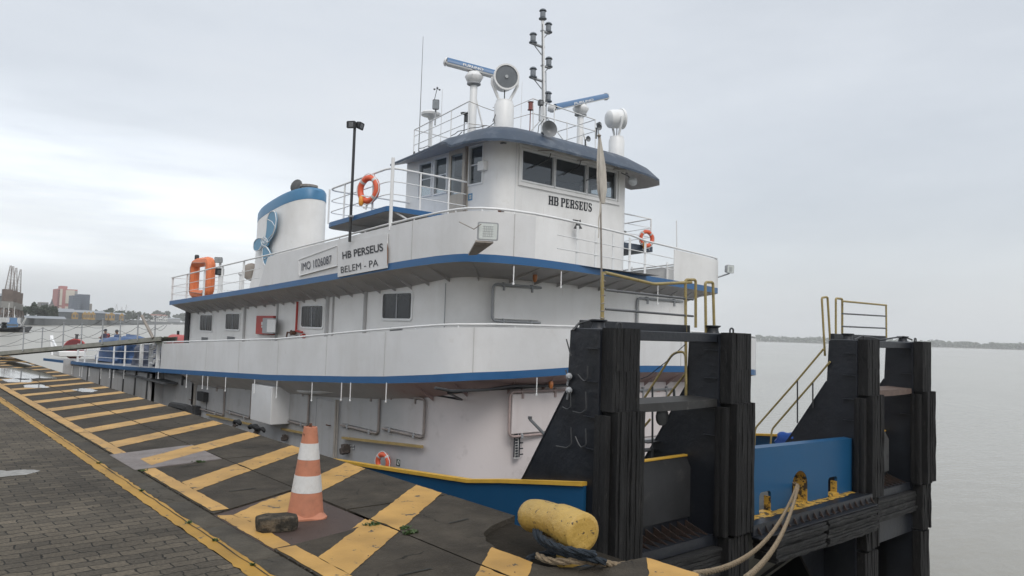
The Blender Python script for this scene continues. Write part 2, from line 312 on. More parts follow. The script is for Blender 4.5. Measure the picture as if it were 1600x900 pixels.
def rope_strands(mb, pts, r, turn=.055, n=3):
    P = [Vector(p) for p in pts]; D = [P[0]]
    for a, b_ in zip(P, P[1:]):
        k = max(1, int((b_-a).length/(turn/5)))
        for i in range(1, k+1): D.append(a.lerp(b_, i/k))
    up_ = None; S_ = [[] for _ in range(n)]; L_ = 0
    for i, p in enumerate(D):
        t = (D[min(i+1, len(D)-1)]-D[max(i-1, 0)]); t = t.normalized() if t.length > 1e-9 else Vector((0, 0, 1))
        if up_ is None: up_ = t.orthogonal().normalized()
        up_ = (up_-t*up_.dot(t)).normalized(); sd_ = t.cross(up_)
        if i: L_ += (p-D[i-1]).length
        for k in range(n): a = L_/turn*6.2832/n*1.0+k*6.2832/n; S_[k].append(p+up_*(math.cos(a)*r*.5)+sd_*(math.sin(a)*r*.5))
    for q in S_: mb.tube(q, r*.56, 6)
    return mb
def pbox(mb, x0, y0, x1, y1, pl, val, d0, d1, bev=0):   # box standing on a wall: two sight corners, plane 'X' or 'Y', depths in front of it
    f = PX if pl == 'X' else PY
    a, b = f(x0, y0, val), f(x1, y1, val)
    if pl == 'X': A, B = (val-d0, a.y, a.z), (val-d1, b.y, b.z)
    else: A, B = (a.x, val-d0, a.z), (b.x, val-d1, b.z)
    return mb.bbox(A, B, bev) if bev else mb.box(A, B)

# ================================================================== THE SETTING
conc = mat('weathered quay concrete', (.066, .056, .043), .78, var=.45, scale=4, stain=[(1.3, (.026, .022, .017), .44, .66, .8), (5.5, (.11, .098, .078), .60, .74, .6), (34, (.15, .14, .12), .68, .74, .7), (26, (.018, .015, .012), .62, .72, .7)], bump=1., bscale=38, crack=.9, spec=.18)
concs = mat('pale kerb concrete', (.088, .078, .062), .8, var=.35, scale=4, stain=[(2.2, (.036, .032, .026), .44, .68, .8), (26, (.16, .15, .13), .66, .73, .6)], bump=1., bscale=40, crack=.9, spec=.18)
concd = mat('dark broken concrete', (.026, .022, .017), .9, spec=.08, var=.4, scale=9, bump=1., bscale=30)
moss = mat('damp grime in the joints', (.020, .020, .016), .9, var=.5, scale=20)
wtr = bpy.data.materials.new('river water'); wtr.use_nodes = True
t = wtr.node_tree; b = t.nodes['Principled BSDF']; b.inputs['Base Color'].default_value = (.25, .235, .195, 1); b.inputs['Roughness'].default_value = .12; b.inputs['IOR'].default_value = 1.33
g = t.nodes.new('ShaderNodeNewGeometry'); mpn = t.nodes.new('ShaderNodeMapping'); mpn.inputs['Scale'].default_value = (.55, 1.3, 1); mpn.inputs['Rotation'].default_value = (0, 0, .7)
t.links.new(g.outputs['Position'], mpn.inputs[0])
na = t.nodes.new('ShaderNodeTexNoise'); na.inputs['Scale'].default_value = .9; na.inputs['Detail'].default_value = 6; t.links.new(mpn.outputs[0], na.inputs[0])
nb = t.nodes.new('ShaderNodeTexNoise'); nb.inputs['Scale'].default_value = .02; nb.inputs['Detail'].default_value = 3; t.links.new(mpn.outputs[0], nb.inputs[0])
rm = t.nodes.new('ShaderNodeMapRange'); rm.inputs[1].default_value = .35; rm.inputs[2].default_value = .7; rm.inputs[3].default_value = .25; rm.inputs[4].default_value = .75; t.links.new(nb.outputs[0], rm.inputs[0])
nc = t.nodes.new('ShaderNodeTexNoise'); nc.inputs['Scale'].default_value = 4.5; nc.inputs['Detail'].default_value = 4; t.links.new(mpn.outputs[0], nc.inputs[0])
am = t.nodes.new('ShaderNodeMath'); am.operation = 'MULTIPLY_ADD'; am.inputs[1].default_value = .22; t.links.new(nc.outputs[0], am.inputs[0]); t.links.new(na.outputs[0], am.inputs[2])
bn = t.nodes.new('ShaderNodeBump'); bn.inputs['Distance'].default_value = .16; sq = t.nodes.new('ShaderNodeSeparateXYZ'); t.links.new(g.outputs['Position'], sq.inputs[0]); m1 = t.nodes.new('ShaderNodeMath'); m1.operation = 'MULTIPLY_ADD'; m1.inputs[1].default_value = -1.4; t.links.new(sq.outputs['X'], m1.inputs[0]); t.links.new(sq.outputs['Y'], m1.inputs[2])
cm_ = t.nodes.new('ShaderNodeMapRange'); cm_.inputs[1].default_value = 10; cm_.inputs[2].default_value = 60; cm_.inputs[3].default_value = 1.0; cm_.inputs[4].default_value = .22; t.links.new(m1.outputs[0], cm_.inputs[0])
ro_ = t.nodes.new('ShaderNodeMapRange'); ro_.inputs[1].default_value = 10; ro_.inputs[2].default_value = 60; ro_.inputs[3].default_value = .12; ro_.inputs[4].default_value = .30; t.links.new(m1.outputs[0], ro_.inputs[0]); t.links.new(ro_.outputs[0], b.inputs['Roughness'])
m2 = t.nodes.new('ShaderNodeMath'); m2.operation = 'MULTIPLY'; t.links.new(rm.outputs[0], m2.inputs[0]); t.links.new(cm_.outputs[0], m2.inputs[1]); t.links.new(m2.outputs[0], bn.inputs['Strength']); t.links.new(am.outputs[0], bn.inputs['Height']); t.links.new(bn.outputs[0], b.inputs['Normal'])

# pavers: interlocking blocks, their joints and wear all in one material
pav = bpy.data.materials.new('interlocking concrete pavers'); pav.use_nodes = True
t = pav.node_tree; b = t.nodes['Principled BSDF']; L = t.links; g = t.nodes.new('ShaderNodeNewGeometry')
wv = t.nodes.new('ShaderNodeTexNoise'); wv.inputs['Scale'].default_value = 9; wv.inputs['Detail'].default_value = 2; L.new(g.outputs['Position'], wv.inputs[0])
s1 = t.nodes.new('ShaderNodeVectorMath'); s1.operation = 'SUBTRACT'; s1.inputs[1].default_value = (.5, .5, .5); L.new(wv.outputs['Color'], s1.inputs[0])
s2 = t.nodes.new('ShaderNodeVectorMath'); s2.operation = 'SCALE'; s2.inputs['Scale'].default_value = .065; L.new(s1.outputs[0], s2.inputs[0])
s3 = t.nodes.new('ShaderNodeVectorMath'); L.new(g.outputs['Position'], s3.inputs[0]); L.new(s2.outputs[0], s3.inputs[1])
br = t.nodes.new('ShaderNodeTexBrick'); br.inputs['Scale'].default_value = 1; br.inputs['Brick Width'].default_value = .215; br.inputs['Row Height'].default_value = .112; br.inputs['Mortar Size'].default_value = .006
br.inputs['Mortar Smooth'].default_value = .35; br.inputs['Bias'].default_value = 0
br.inputs['Color1'].default_value = (.096, .080, .059, 1); br.inputs['Color2'].default_value = (.055, .047, .036, 1); br.inputs['Mortar'].default_value = (.016, .015, .012, 1); L.new(s3.outputs[0], br.inputs[0])
n4 = t.nodes.new('ShaderNodeTexNoise'); n4.inputs['Scale'].default_value = .8; n4.inputs['Detail'].default_value = 8; L.new(g.outputs['Position'], n4.inputs[0])
r4 = t.nodes.new('ShaderNodeMapRange'); r4.inputs[1].default_value = .3; r4.inputs[2].default_value = .7; r4.inputs[3].default_value = .62; r4.inputs[4].default_value = 1.45; L.new(n4.outputs[0], r4.inputs[0])
n5 = t.nodes.new('ShaderNodeTexNoise'); n5.inputs['Scale'].default_value = 45; n5.inputs['Detail'].default_value = 5; L.new(g.outputs['Position'], n5.inputs[0])
r5 = t.nodes.new('ShaderNodeMapRange'); r5.inputs[1].default_value = .3; r5.inputs[2].default_value = .7; r5.inputs[3].default_value = .7; r5.inputs[4].default_value = 1.3; L.new(n5.outputs[0], r5.inputs[0])
mm = t.nodes.new('ShaderNodeMath'); mm.operation = 'MULTIPLY'; L.new(r4.outputs[0], mm.inputs[0]); L.new(r5.outputs[0], mm.inputs[1])
sc = t.nodes.new('ShaderNodeVectorMath'); sc.operation = 'SCALE'; L.new(br.outputs[0], sc.inputs[0]); L.new(mm.outputs[0], sc.inputs['Scale']); L.new(sc.outputs[0], b.inputs['Base Color'])
b.inputs['Roughness'].default_value = .78; b.inputs['Specular IOR Level'].default_value = .2
b1 = t.nodes.new('ShaderNodeBump'); b1.inputs['Strength'].default_value = .8; b1.inputs['Distance'].default_value = .008; b1.invert = True; L.new(br.outputs['Fac'], b1.inputs['Height'])
b2 = t.nodes.new('ShaderNodeBump'); b2.inputs['Strength'].default_value = .5; b2.inputs['Distance'].default_value = .01; L.new(n5.outputs[0], b2.inputs['Height']); L.new(b1.outputs[0], b2.inputs['Normal']); L.new(b2.outputs[0], b.inputs['Normal'])

# road paint with worn edges and bare patches
def roadpaint(name, col, wear=.60, wet=.5):
    m = bpy.data.materials.new(name); m.use_nodes = True; t = m.node_tree; b = t.nodes['Principled BSDF']; L = t.links
    g = t.nodes.new('ShaderNodeNewGeometry'); a = t.nodes.new('ShaderNodeTexNoise'); a.inputs['Scale'].default_value = 7; a.inputs['Detail'].default_value = 9; a.inputs['Roughness'].default_value = .68; L.new(g.outputs['Position'], a.inputs[0])
    q = t.nodes.new('ShaderNodeMapRange'); q.inputs[1].default_value = wear; q.inputs[2].default_value = wear+.035; L.new(a.outputs[0], q.inputs[0])
    c = t.nodes.new('ShaderNodeTexNoise'); c.inputs['Scale'].default_value = 2.2; c.inputs['Detail'].default_value = 7; L.new(g.outputs['Position'], c.inputs[0])
    k = t.nodes.new('ShaderNodeMapRange'); k.inputs[1].default_value = .3; k.inputs[2].default_value = .7; k.inputs[3].default_value = .70; k.inputs[4].default_value = 1.12; L.new(c.outputs[0], k.inputs[0])
    s = t.nodes.new('ShaderNodeVectorMath'); s.operation = 'SCALE'; s.inputs[0].default_value = col; L.new(k.outputs[0], s.inputs['Scale'])
    x = t.nodes.new('ShaderNodeMix'); x.data_type = 'RGBA'; L.new(q.outputs[0], x.inputs['Factor']); L.new(s.outputs[0], x.inputs[6]); x.inputs[7].default_value = (.060, .054, .044, 1); L.new(x.outputs[2], b.inputs['Base Color'])
    b.inputs['Roughness'].default_value = wet; b.inputs['Specular IOR Level'].default_value = .3
    bb = t.nodes.new('ShaderNodeBump'); bb.inputs['Strength'].default_value = .4; bb.inputs['Distance'].default_value = .006; n6 = t.nodes.new('ShaderNodeTexNoise'); n6.inputs['Scale'].default_value = 60; L.new(g.outputs['Position'], n6.inputs[0]); L.new(n6.outputs[0], bb.inputs['Height']); L.new(bb.outputs[0], b.inputs['Normal'])
    return m
ypaint = roadpaint('yellow road paint', (.44, .255, .070), .60, .55)
yline = roadpaint('ochre line paint', (.36, .20, .028), .61, .6)

WATER = -3.5
MB().add([(-2500, -1500, WATER), (4300, -1500, WATER), (4300, 4300, WATER), (-2500, 4300, WATER)], [(0, 1, 2, 3)]).build('water', wtr, kind='structure')
# the quay: pavers, kerb and the striped concrete apron as neighbouring sheets
m = MB(); m.add([(-60, -20, 0), (1.925, -20, 0), (1.925, 230, 0), (-60, 230, 0)], [(0, 1, 2, 3)]); m.build('paved_quay', pav, kind='structure')
m = MB(); y = -8
while y < 200:
    m.bbox((2.055, y, -.3), (2.262, y+.985, .006), .012); y += 1.0
m.build('kerb', concs, kind='structure')
m = MB(); m.box((1.90, -20, -3.5), (4.30, 230, -.045)); m.box((-60, -20, -3.5), (1.90, 230, -.05)); m.build('quay_base', concd, kind='structure')
def jag(P, amp=.01, step=.06, seed=0.):
    o = []
    for i in range(len(P)):
        a, b_ = Vector(P[i]), Vector(P[(i+1) % len(P)]); k = max(1, int((b_-a).length/step)); nrm = Vector((-(b_-a).y, (b_-a).x, 0)).normalized()
        for j in range(k):
            p = a.lerp(b_, j/k); 
            if j: p = p+nrm*(noise.noise(p*9+Vector((seed, 0, 0)))*amp*2 + noise.noise(p*37)*amp)
            o.append(p)
    return o
def slab(mb, poly, z1=0., z0=-.12):
    P = [Vector((p[0], p[1], z1)) for p in poly]; mb.prism(P, (0, 0, z0-z1))
ap = MB()
notch = [(4.38, 4.95), (4.18, 4.88), (3.97, 4.80), (3.80, 4.66), (3.68, 4.48), (3.60, 4.22), (3.575, 3.95), (3.64, 3.74), (3.80, 3.62), (4.05, 3.54), (4.38, 3.50)]
def notch_x(y):
    t_ = sorted([(b_, a) for a, b_ in notch])
    if not (3.50 < y < 4.95): return 4.38
    return min(4.38, interp(t_, y)+.022*noise.noise(Vector((y*9, 3.3, 0)))+.012*noise.noise(Vector((y*31, 1.3, 0))))
ny = [2.96+.027*i for i in range(111)]
for row in ([(3.282, 0), None],):
    T1 = [(3.282, y, 0) for y in ny]; T2 = [(notch_x(y), y, 0) for y in ny]
    ap.grid([T1, [((3.282+q[0])/2, q[1], 0) for q in T2], T2], False)
    ap.grid([T2, [(q[0]+(.012*noise.noise(Vector((q[1]*20, 5, 0))) if q[0] < 4.37 else 0), q[1], -.06) for q in T2], [(q[0]+(.03*noise.noise(Vector((q[1]*14, 9, 0))) if q[0] < 4.37 else 0), q[1], -.16) for q in T2], [(q[0], q[1], -.5) for q in T2]], False)
    ap.add([(3.282, 2.96, 0), (4.38, 2.96, 0), (4.38, 2.96, -.5), (3.282, 2.96, -.5)], [(0, 1, 2, 3)])
jy = [-9.05+3*k for k in range(70)]
for y in jy:
    if abs(y-2.95) > .2: slab(ap, jag([Vector(q+(0,)) for q in [(3.282, y+.012), (4.38, y+.012), (4.38, y+2.99), (3.282, y+2.99)]], .004, .3, y))
for y in jy:
    a, b_ = y+.012, y+2.99
    if abs(y-2.95) < .2: slab(ap, [(2.285, a), (3.268, a), (3.268, 5.40), (2.285, 5.17)])
    elif abs(y-5.95) < .2: slab(ap, [(2.285, 6.42), (3.268, 6.98), (3.268, b_), (2.285, b_)])
    else: slab(ap, [(2.285, a), (3.268, a), (3.268, b_), (2.285, b_)])
for y0, y1 in ((-8, 3.4), (5.05, 200)): ap.tube([(4.355, y0, -.028), (4.355, y1, -.028)], .03, 8)
ap.box((4.30, -20, -3.5), (4.385, 3.47, -.13)); ap.box((4.30, 4.97, -3.5), (4.385, 200, -.13))
ap.build('quay_apron', conc, kind='structure')
m = MB()                                      # rubble floor and broken side of the bollard recess
fl = []
for i in range(26):
    fl.append([(3.50+.80*j/25, 3.42+1.6*i/25, -.27+.05*noise.noise(Vector((3.4+.92*j/25*1, 3.4+1.6*i/25, 0))*7)+.02*noise.noise(Vector((j, i, 3.3)))) for j in range(26)])
m.grid(fl, False)
for i in range(60):
    p = Vector((random.uniform(3.62, 4.28), random.uniform(3.6, 4.8), -.25)); s_ = random.uniform(.012, .05)
    m.lathe([(s_*.6, -s_*.4), (s_, 0), (s_*.7, s_*.5), (0.001, s_*.6)], p, (random.random()-.5, random.random()-.5, 1), 6)
m.build('rubble_floor', concd, kind='structure')

def stripe(mb, k, x0=2.45, x1=4.38, z=.004, th=0.):
    y0 = 4.37+1.5*k; s_ = 1.68/1.93
    f = lambda x, o: Vector((x, y0+(x-2.45)*s_+o, z))
    P = jag([f(x0, 0), f(x1, 0), f(x1, .45), f(x0, .45)], .007, .05, k*3.1)
    if th: mb.prism(P, (0, 0, -th))
    else: mb.add(P, [tuple(range(len(P)))])
mk = MB()
for k in range(-7, 70):
    if k == 1: pass
    else: stripe(mk, k, 2.452, 3.262, .013 if k == 3 else .004, .01 if k == 3 else 0)
    if k == -1: stripe(mk, k, 3.285, 3.60)
    else: stripe(mk, k, 3.285, 4.365)
for y in jy:
    if y > 6 or y < 2.5: P = jag([Vector(q) for q in [(2.30, y+.01, .0045), (2.445, y+.01, .0045), (2.445, y+2.98, .0045), (2.30, y+2.98, .0045)]], .005, .08, y); mk.add(P, [tuple(range(len(P)))])
for a, b_ in ((2.96, 5.17), (6.50, 8.93)): P = jag([Vector(q) for q in [(2.30, a, .0047), (2.445, a, .0047), (2.445, b_, .0047), (2.30, b_, .0047)]], .005, .08, a); mk.add(P, [tuple(range(len(P)))])
mk.build('yellow_quay_markings', ypaint, kind='structure')
m = MB(); P = jag([Vector((1.925, -8, .004)), Vector((2.052, -8, .004)), Vector((2.052, 200, .004)), Vector((1.925, 200, .004))], .009, .07, 2.); m.add(P, [tuple(range(len(P)))]); m.build('yellow_kerb_line', yline, kind='structure')
# crumbled joint running through the yellow line, lifting slots of the slabs
m = MB(); prev = []
for i in range(500):
    y = -2+i*.06; w = .003+.010*max(0, noise.noise(Vector((y*2.1, 4, 0)))+.15); x = 2.02+.012*noise.noise(Vector((y*3, 0, 0))); prev.append([(x-w, y, .0065), (x+w, y, .0065)])
m.grid(prev, False)
for k in range(-2, 40):
    for x, l in ((2.82, .14), (3.85, .12)):
        y = 4.37+1.5*k+.45+(x-2.45)*.87+.52; a_ = random.uniform(-.05, .15)
        if 5.1 < y < 6.9 and x < 3: continue
        if x > 3.3 and random.random() < .45: continue
        m.add([(x-l, y-l*a_, .0062), (x+l, y+l*a_, .0062), (x+l*.9, y+l*a_+.022, .0062), (x-l*.9, y-l*a_+.02, .0062)], [(0, 1, 2, 3)])
m.build('ground_cracks', moss, kind='structure')
grit = MB(); rg = random.Random(11)
for i in range(900):
    x = rg.uniform(.2, 4.3); y = rg.uniform(2.6, 13); s_ = rg.uniform(.002, .007)*(1.6 if rg.random() < .06 else 1)
    if 3.4 < x and 3.3 < y < 5.1: continue
    if rg.random() < .35: x = 2.27+rg.gauss(0, .02)
    a0_ = rg.random()*6; P = [(x+s_*math.cos(a0_+k*1.257)*rg.uniform(.6, 1.2), y+s_*math.sin(a0_+k*1.257)*rg.uniform(.6, 1.2), .004) for k in range(5)]
    grit.add(P+[(x, y, .005+s_*.9)], [(0, 1, 5), (1, 2, 5), (2, 3, 5), (3, 4, 5), (4, 0, 5)])
grit.build('grit', mat('loose grit', (.09, .08, .065), .9, var=.6, scale=50), kind='stuff')
# puddles left by the rain
pud = bpy.data.materials.new('rain water film'); pud.use_nodes = True; t = pud.node_tree; b = t.nodes['Principled BSDF']
b.inputs['Base Color'].default_value = (.05, .048, .042, 1); b.inputs['Roughness'].default_value = .05
def puddle(cx, cy, rx, ry, seed, z=.0068):
    P = []
    for i in range(60):
        a = i/60*2*math.pi; r_ = 1+.38*noise.noise(Vector((math.cos(a)*1.6, math.sin(a)*1.6, seed)))+.16*noise.noise(Vector((math.cos(a)*5, math.sin(a)*5, seed)))
        P.append((cx+rx*r_*math.cos(a), cy+ry*r_*math.sin(a), z))
    return P
m = MB()
for i, (cx, cy, rx, ry) in enumerate([(3.35, 25.2, .75, 2.3), (2.9, 22.4, .35, .7), (3.75, 19.0, .22, .5), (3.9, 30, .35, 1.6), (3.0, 20.4, .25, .5)]):
    P = puddle(cx, cy, rx, ry, i*3.3); m.add(P, [tuple(range(60))])
m.build('rain_puddles', pud, kind='structure')
m = MB(); P = puddle(1.05, 9.15, .30, .22, 8.8, .003); m.add(P, [tuple(range(60))]); m.build('pale_mortar_stain', mat('pale mortar smear', (.27, .265, .25), .8, var=.4, scale=12), kind='structure')

# rusty cover plates lying in the apron
def plate(P, z, lab, painted):
    m = MB(); m.prism([Vector((x, y, z)) for x, y in P], (0, 0, -.012)); o = m.build('cover_plate', painted, None, lab, 'cover plate')
    return o
ch = mat('rusty brown chequer plate', (.070, .043, .033), .6, var=.35, scale=6, stain=(3, (.07, .05, .045), .45, .7, .6), bump=.9, bscale=120)
chw = mat('pale dusty steel plate', (.21, .185, .175), .6, var=.3, scale=5, stain=(4, (.11, .08, .07), .45, .7, .6), bump=.8, bscale=120)
p1 = plate([(2.235, 8.68), (3.23, 8.90), (3.27, 10.10), (2.235, 9.80)], .012, 'pale dusty steel plate lying over the apron beyond the traffic cone', chw)
p2 = plate([(2.285, 5.19), (3.266, 5.415), (3.266, 6.96), (2.285, 6.41)], -.012, 'rusty brown steel plate set in the apron under the traffic cone', ch)
m = MB(); P = jag([Vector(q) for q in [(2.46, 5.95, -.009), (2.62, 5.86, -.009), (3.25, 6.52, -.009), (3.25, 6.93, -.009), (2.80, 6.66, -.009), (2.42, 6.33, -.009)]], .008, .05, 9.); m.add(P, [tuple(range(len(P)))])
P = jag([Vector(q) for q in [(2.30, 5.22, -.0085), (2.44, 5.24, -.0085), (2.47, 5.94, -.0085), (2.41, 6.33, -.0085), (2.30, 6.38, -.0085)]], .006, .05, 5.); m.add(P, [tuple(range(len(P)))])
P = jag([Vector(q) for q in [(3.02, 5.39, -.0075), (3.262, 5.43, -.0075), (3.262, 5.60, -.0075)]], .006, .05, 5.); m.add(P, [tuple(range(len(P)))])
m.build('plate_marking', ypaint, p2)
# weeds in the joint
gm = mat('weed leaf green', (.045, .078, .02), .6, var=.4, scale=30)
m = MB()
def weed(x, y, n, r_):
    for i in range(n):
        a = random.uniform(0, 6.28); d = random.uniform(0, r_); p = Vector((x+math.cos(a)*d*2.2, y+math.sin(a)*d, .004)); h = random.uniform(.004, .020); q = Vector((math.cos(a+1)*.012, math.sin(a+1)*.012, 0)); tp = p+Vector((random.uniform(-.02, .02), random.uniform(-.02, .02), h))
        m.add([p-q, p+q*.3, tp+q*.8, tp-q*.5], [(0, 1, 2, 3)])
weed(3.31, 4.98, 120, .035); weed(3.20, 5.36, 70, .04); weed(3.35, 5.12, 60, .03); weed(2.95, 8.84, 60, .04); weed(2.30, 8.62, 25, .03)
for yy in (5.6, 6.2, 4.9, 7.6, 9.3): weed(2.02, yy, 16, .012)
m.build('weeds', gm, kind='stuff')

# ================================================================== THE PUSH BOAT
ship = empty('push_boat', (12.1, 25, WATER), 'white and blue push boat moored along the quay, two black push knees on its bow', 'boat')
TL = [(10.5, .71), (12.4, .55), (13.8, .46), (17.8, .24), (21.8, .08), (26.8, -.12), (31.8, -.31), (40, -.56), (49, -.80)]     # lower blue edge, port side
TU = [(10.4, 2.78), (11.2, 2.77), (12.5, 2.72), (14.5, 2.62), (18.1, 2.46), (23.3, 2.26), (25.8, 2.17), (27, 2.13)]          # upper blue edge
zl = lambda y: interp(TL, y); zu = lambda y: interp(TU, y)
def dens(pts, step=.25):
    o = []
    for a, b_ in zip(pts, pts[1:]):
        a, b_ = Vector(a), Vector(b_); k = max(1, int((b_-a).length/step))
        for i in range(k): o.append(a.lerp(b_, i/k))
    o.append(Vector(pts[-1])); return o
# deck outlines (x, y, z of the underside of the blue edge), from the port stern round the bow to starboard
def side(tab, x, ys, dz=0): return [(x, y, interp(tab, y)+dz) for y in ys]
LOW = side(TL, 7.5, [49, 45, 40, 36, 31.8, 29, 26.8, 24, 21.8, 19.8, 17.8, 15.8, 13.8, 12.4, 11.4, 10.8]) + \
  [(7.53, 10.5, .715), (7.62, 10.25, .74), (7.82, 10.05, .765), (8.15, 9.92, .78), (8.6, 9.86, .795), (9.3, 9.81, .825), (10, 9.8, .855), (11, 9.8, .868), (12.1, 9.8, .872), (13.3, 9.8, .86), (14.5, 9.82, .83), (15.6, 9.87, .78), (16.3, 9.95, .745), (16.65, 10.1, .72), (16.82, 10.35, .70), (16.88, 10.8, .68)] + \
  side(TL, 16.88, [11.4, 13.8, 17.8, 24, 31.8, 40, 49], -.06)
UPP = side(TU, 7.5, [26.2, 25, 23.3, 21.6, 20, 18.1, 16.3, 14.5, 13.4, 12.5, 11.6, 10.8]) + \
  [(7.5, 10.3, 2.775), (7.53, 10.0, 2.77), (7.65, 9.74, 2.76), (7.85, 9.57, 2.755), (8.15, 9.46, 2.75), (8.6, 9.42, 2.75), (9.2, 9.46, 2.75), (9.8, 9.54, 2.75), (11, 9.72, 2.745), (12.2, 9.9, 2.74), (14, 10.18, 2.725), (15.2, 10.37, 2.715), (15.7, 10.5, 2.71), (15.9, 10.7, 2.705), (15.95, 11.0, 2.70)] + \
  side(TU, 15.95, [11.8, 14.5, 18.1, 23.3, 26.2], -.08)
LOW = [(x+(.15 if x > 16.2 else .07 if x > 15 else 0), y, z) for x, y, z in LOW]
LOW = dens(LOW, .5); UPP = dens(UPP, .5)
EH = .135
def inset(path, d):
    o = []; m = len(path)
    for i in range(m):
        a = Vector(path[max(i-1, 0)][:2]); b_ = Vector(path[min(i+1, m-1)][:2]); q = (b_-a).normalized(); o.append((path[i][0]-q.y*d, path[i][1]+q.x*d))
    return o
# travel goes stern -> bow on the port side, so inboard lies to the LEFT of travel
def deck_fill(path, dz, name, mtl, cx):
    m = MB(); rows = [[(p[0], p[1], p[2]+dz) for p in path]]
    n = len(path); rows.append([(lerp(p[0], cx, .999), max(p[1], 9.9+abs(p[0]-cx)*0), p[2]+dz) for p in path])
    m.grid(rows, False); return m.build(name, mtl, ship)
for path, nm, hgt in ((LOW, 'lower', 0), (UPP, 'upper', 0)):
    P = [tuple(p) for p in path]
    MB().ribbon(P, [p[2] for p in P], [p[2]+EH for p in P], .03).build('deck_edge', blue, ship, 'bright blue edge of the %s overhanging deck' % nm)
    half = len(P)
    # deck plate as one strip from port to starboard: match points by y
    ys = sorted({round(p[1], 2) for p in P if p[1] >= 9.5})
    L_ = [p for p in P if p[0] < 12]; R_ = [p for p in P if p[0] >= 12]
    def at_y(Q, y):
        Q = sorted(Q, key=lambda p: p[1]); 
        tx = [(p[1], p[0]) for p in Q]; tz = [(p[1], p[2]) for p in Q]; return (interp(tx, y), y, interp(tz, y)+EH-.012)
    m = MB(); m.grid([[at_y(L_, y) for y in ys], [at_y(R_, y) for y in ys]], False); m.build('deck_plate', deckm, ship)
# walls under each deck
def wallpath(x0, ya, yf, x1, yb, r, n=8): return [Vector((p.x, p.y, 0)) for p in dens(rounded([(x0, ya, 0), (x0, yf, 0), (x1, yf, 0), (x1, yb, 0)], r, n), .8)]
W2 = wallpath(8.12, 26.0, 10.5, 15.2, 26.0, 1.25)          # deckhouse between the two blue edges
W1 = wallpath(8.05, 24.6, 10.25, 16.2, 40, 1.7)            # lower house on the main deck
def near(path, p, n_end=None):
    best = min(path, key=lambda q: (q[0]-p[0])**2+(q[1]-p[1])**2); return best
def soffit(path, wall, drop, mtl, nm, step):
    m = MB(); outer = []; inner = []
    for i, q in enumerate(wall):
        a = wall[max(i-1, 0)]; b_ = wall[min(i+1, len(wall)-1)]; d = (b_-a).normalized(); nx_, ny_ = d.y, -d.x; bt = None
        for p0_, p1_ in zip(path, path[1:]):
            ex, ey = p1_[0]-p0_[0], p1_[1]-p0_[1]; det = nx_*(-ey)+ny_*ex
            if abs(det) < 1e-9: continue
            rx, ry = p0_[0]-q.x, p0_[1]-q.y; t_ = (rx*(-ey)+ry*ex)/det; u_ = (nx_*ry-ny_*rx)/det
            if 0 <= u_ <= 1 and t_ > .05 and (bt is None or t_ < bt[0]): bt = (t_, Vector(p0_).lerp(Vector(p1_), u_))
        e_ = bt[1] if bt else Vector(min(path, key=lambda p: (p[0]-q.x)**2+(p[1]-q.y)**2))
        outer.append(Vector(e_)); inner.append(Vector((q.x, q.y, e_[2]-drop(e_))))
    m.grid([outer, inner], True); m.build(nm, mtl, ship); return outer, inner
du = lambda p: interp([(9.8, .16), (11, .18), (12.5, .26)], p[1])
dl = lambda p: interp([(9.9, .24), (11, .26), (13.5, .36)], p[1])
# finer wall point lists so the brackets sit evenly
def resample(path, step):
    o = [path[0]]; acc = 0
    for a, b_ in zip(path, path[1:]):
        l = (b_-a).length; 
        while acc+l >= step:
            t_ = (step-acc)/l; a = a.lerp(b_, t_); o.append(a.copy()); l = (b_-a).length; acc = 0
        acc += l
    return o
U_o, U_i = soffit(UPP, resample(W2, .15), du, soff, 'deck_underside', .3)
bw = MB(); 
LW = [p for p in resample(W1, .15)]
L_o, L_i = soffit(LOW, LW, dl, lsoff, 'deck_underside', .3)
def brackets(o_, i_, every, dep, mtl, ymax, lab=None):
    for k in range(2, len(o_), every):
        a, b_ = o_[k], i_[k]
        if a.y > ymax or (a.x > 12 and a.y > 11): continue
        d = (b_-a); d.z = 0; d.normalize(); s_ = Vector((-d.y, d.x, 0))*.008
        a2 = a+d*.05; m = MB(); P = [a2+Vector((0, 0, .01)), a2+Vector((0, 0, -.015)), b_+Vector((0, 0, -dep)), b_+Vector((0, 0, .01))]
        m.prism([p-s_ for p in P], s_*2); m.build('deck_bracket', mtl, ship)
brackets(U_o, U_i, 4, .07, soff, 25.5); brackets(L_o, L_i, 5, .08, psoff, 12.0)
# ---- deckhouse wall, ledge to ledge
def zat(o_, i_, q): k = min(range(len(i_)), key=lambda j: (i_[j].x-q.x)**2+(i_[j].y-q.y)**2); return i_[k].z
W2r = resample(W2, .15); 
MB().ribbon([tuple(p) for p in W2r], [zl(max(p.y, 10.5))+.1 for p in W2r], [q.z+.02 for q in U_i], .05).build('deckhouse_wall', white, ship)
# lower house: port side grey, bow part tinged with primer
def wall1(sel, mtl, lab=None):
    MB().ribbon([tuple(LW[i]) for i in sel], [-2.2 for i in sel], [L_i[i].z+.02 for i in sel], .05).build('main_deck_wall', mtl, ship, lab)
wall1(range(len(LW)), greyw, 'main deck wall, greyed white along the quay and pink tinged at the bow')
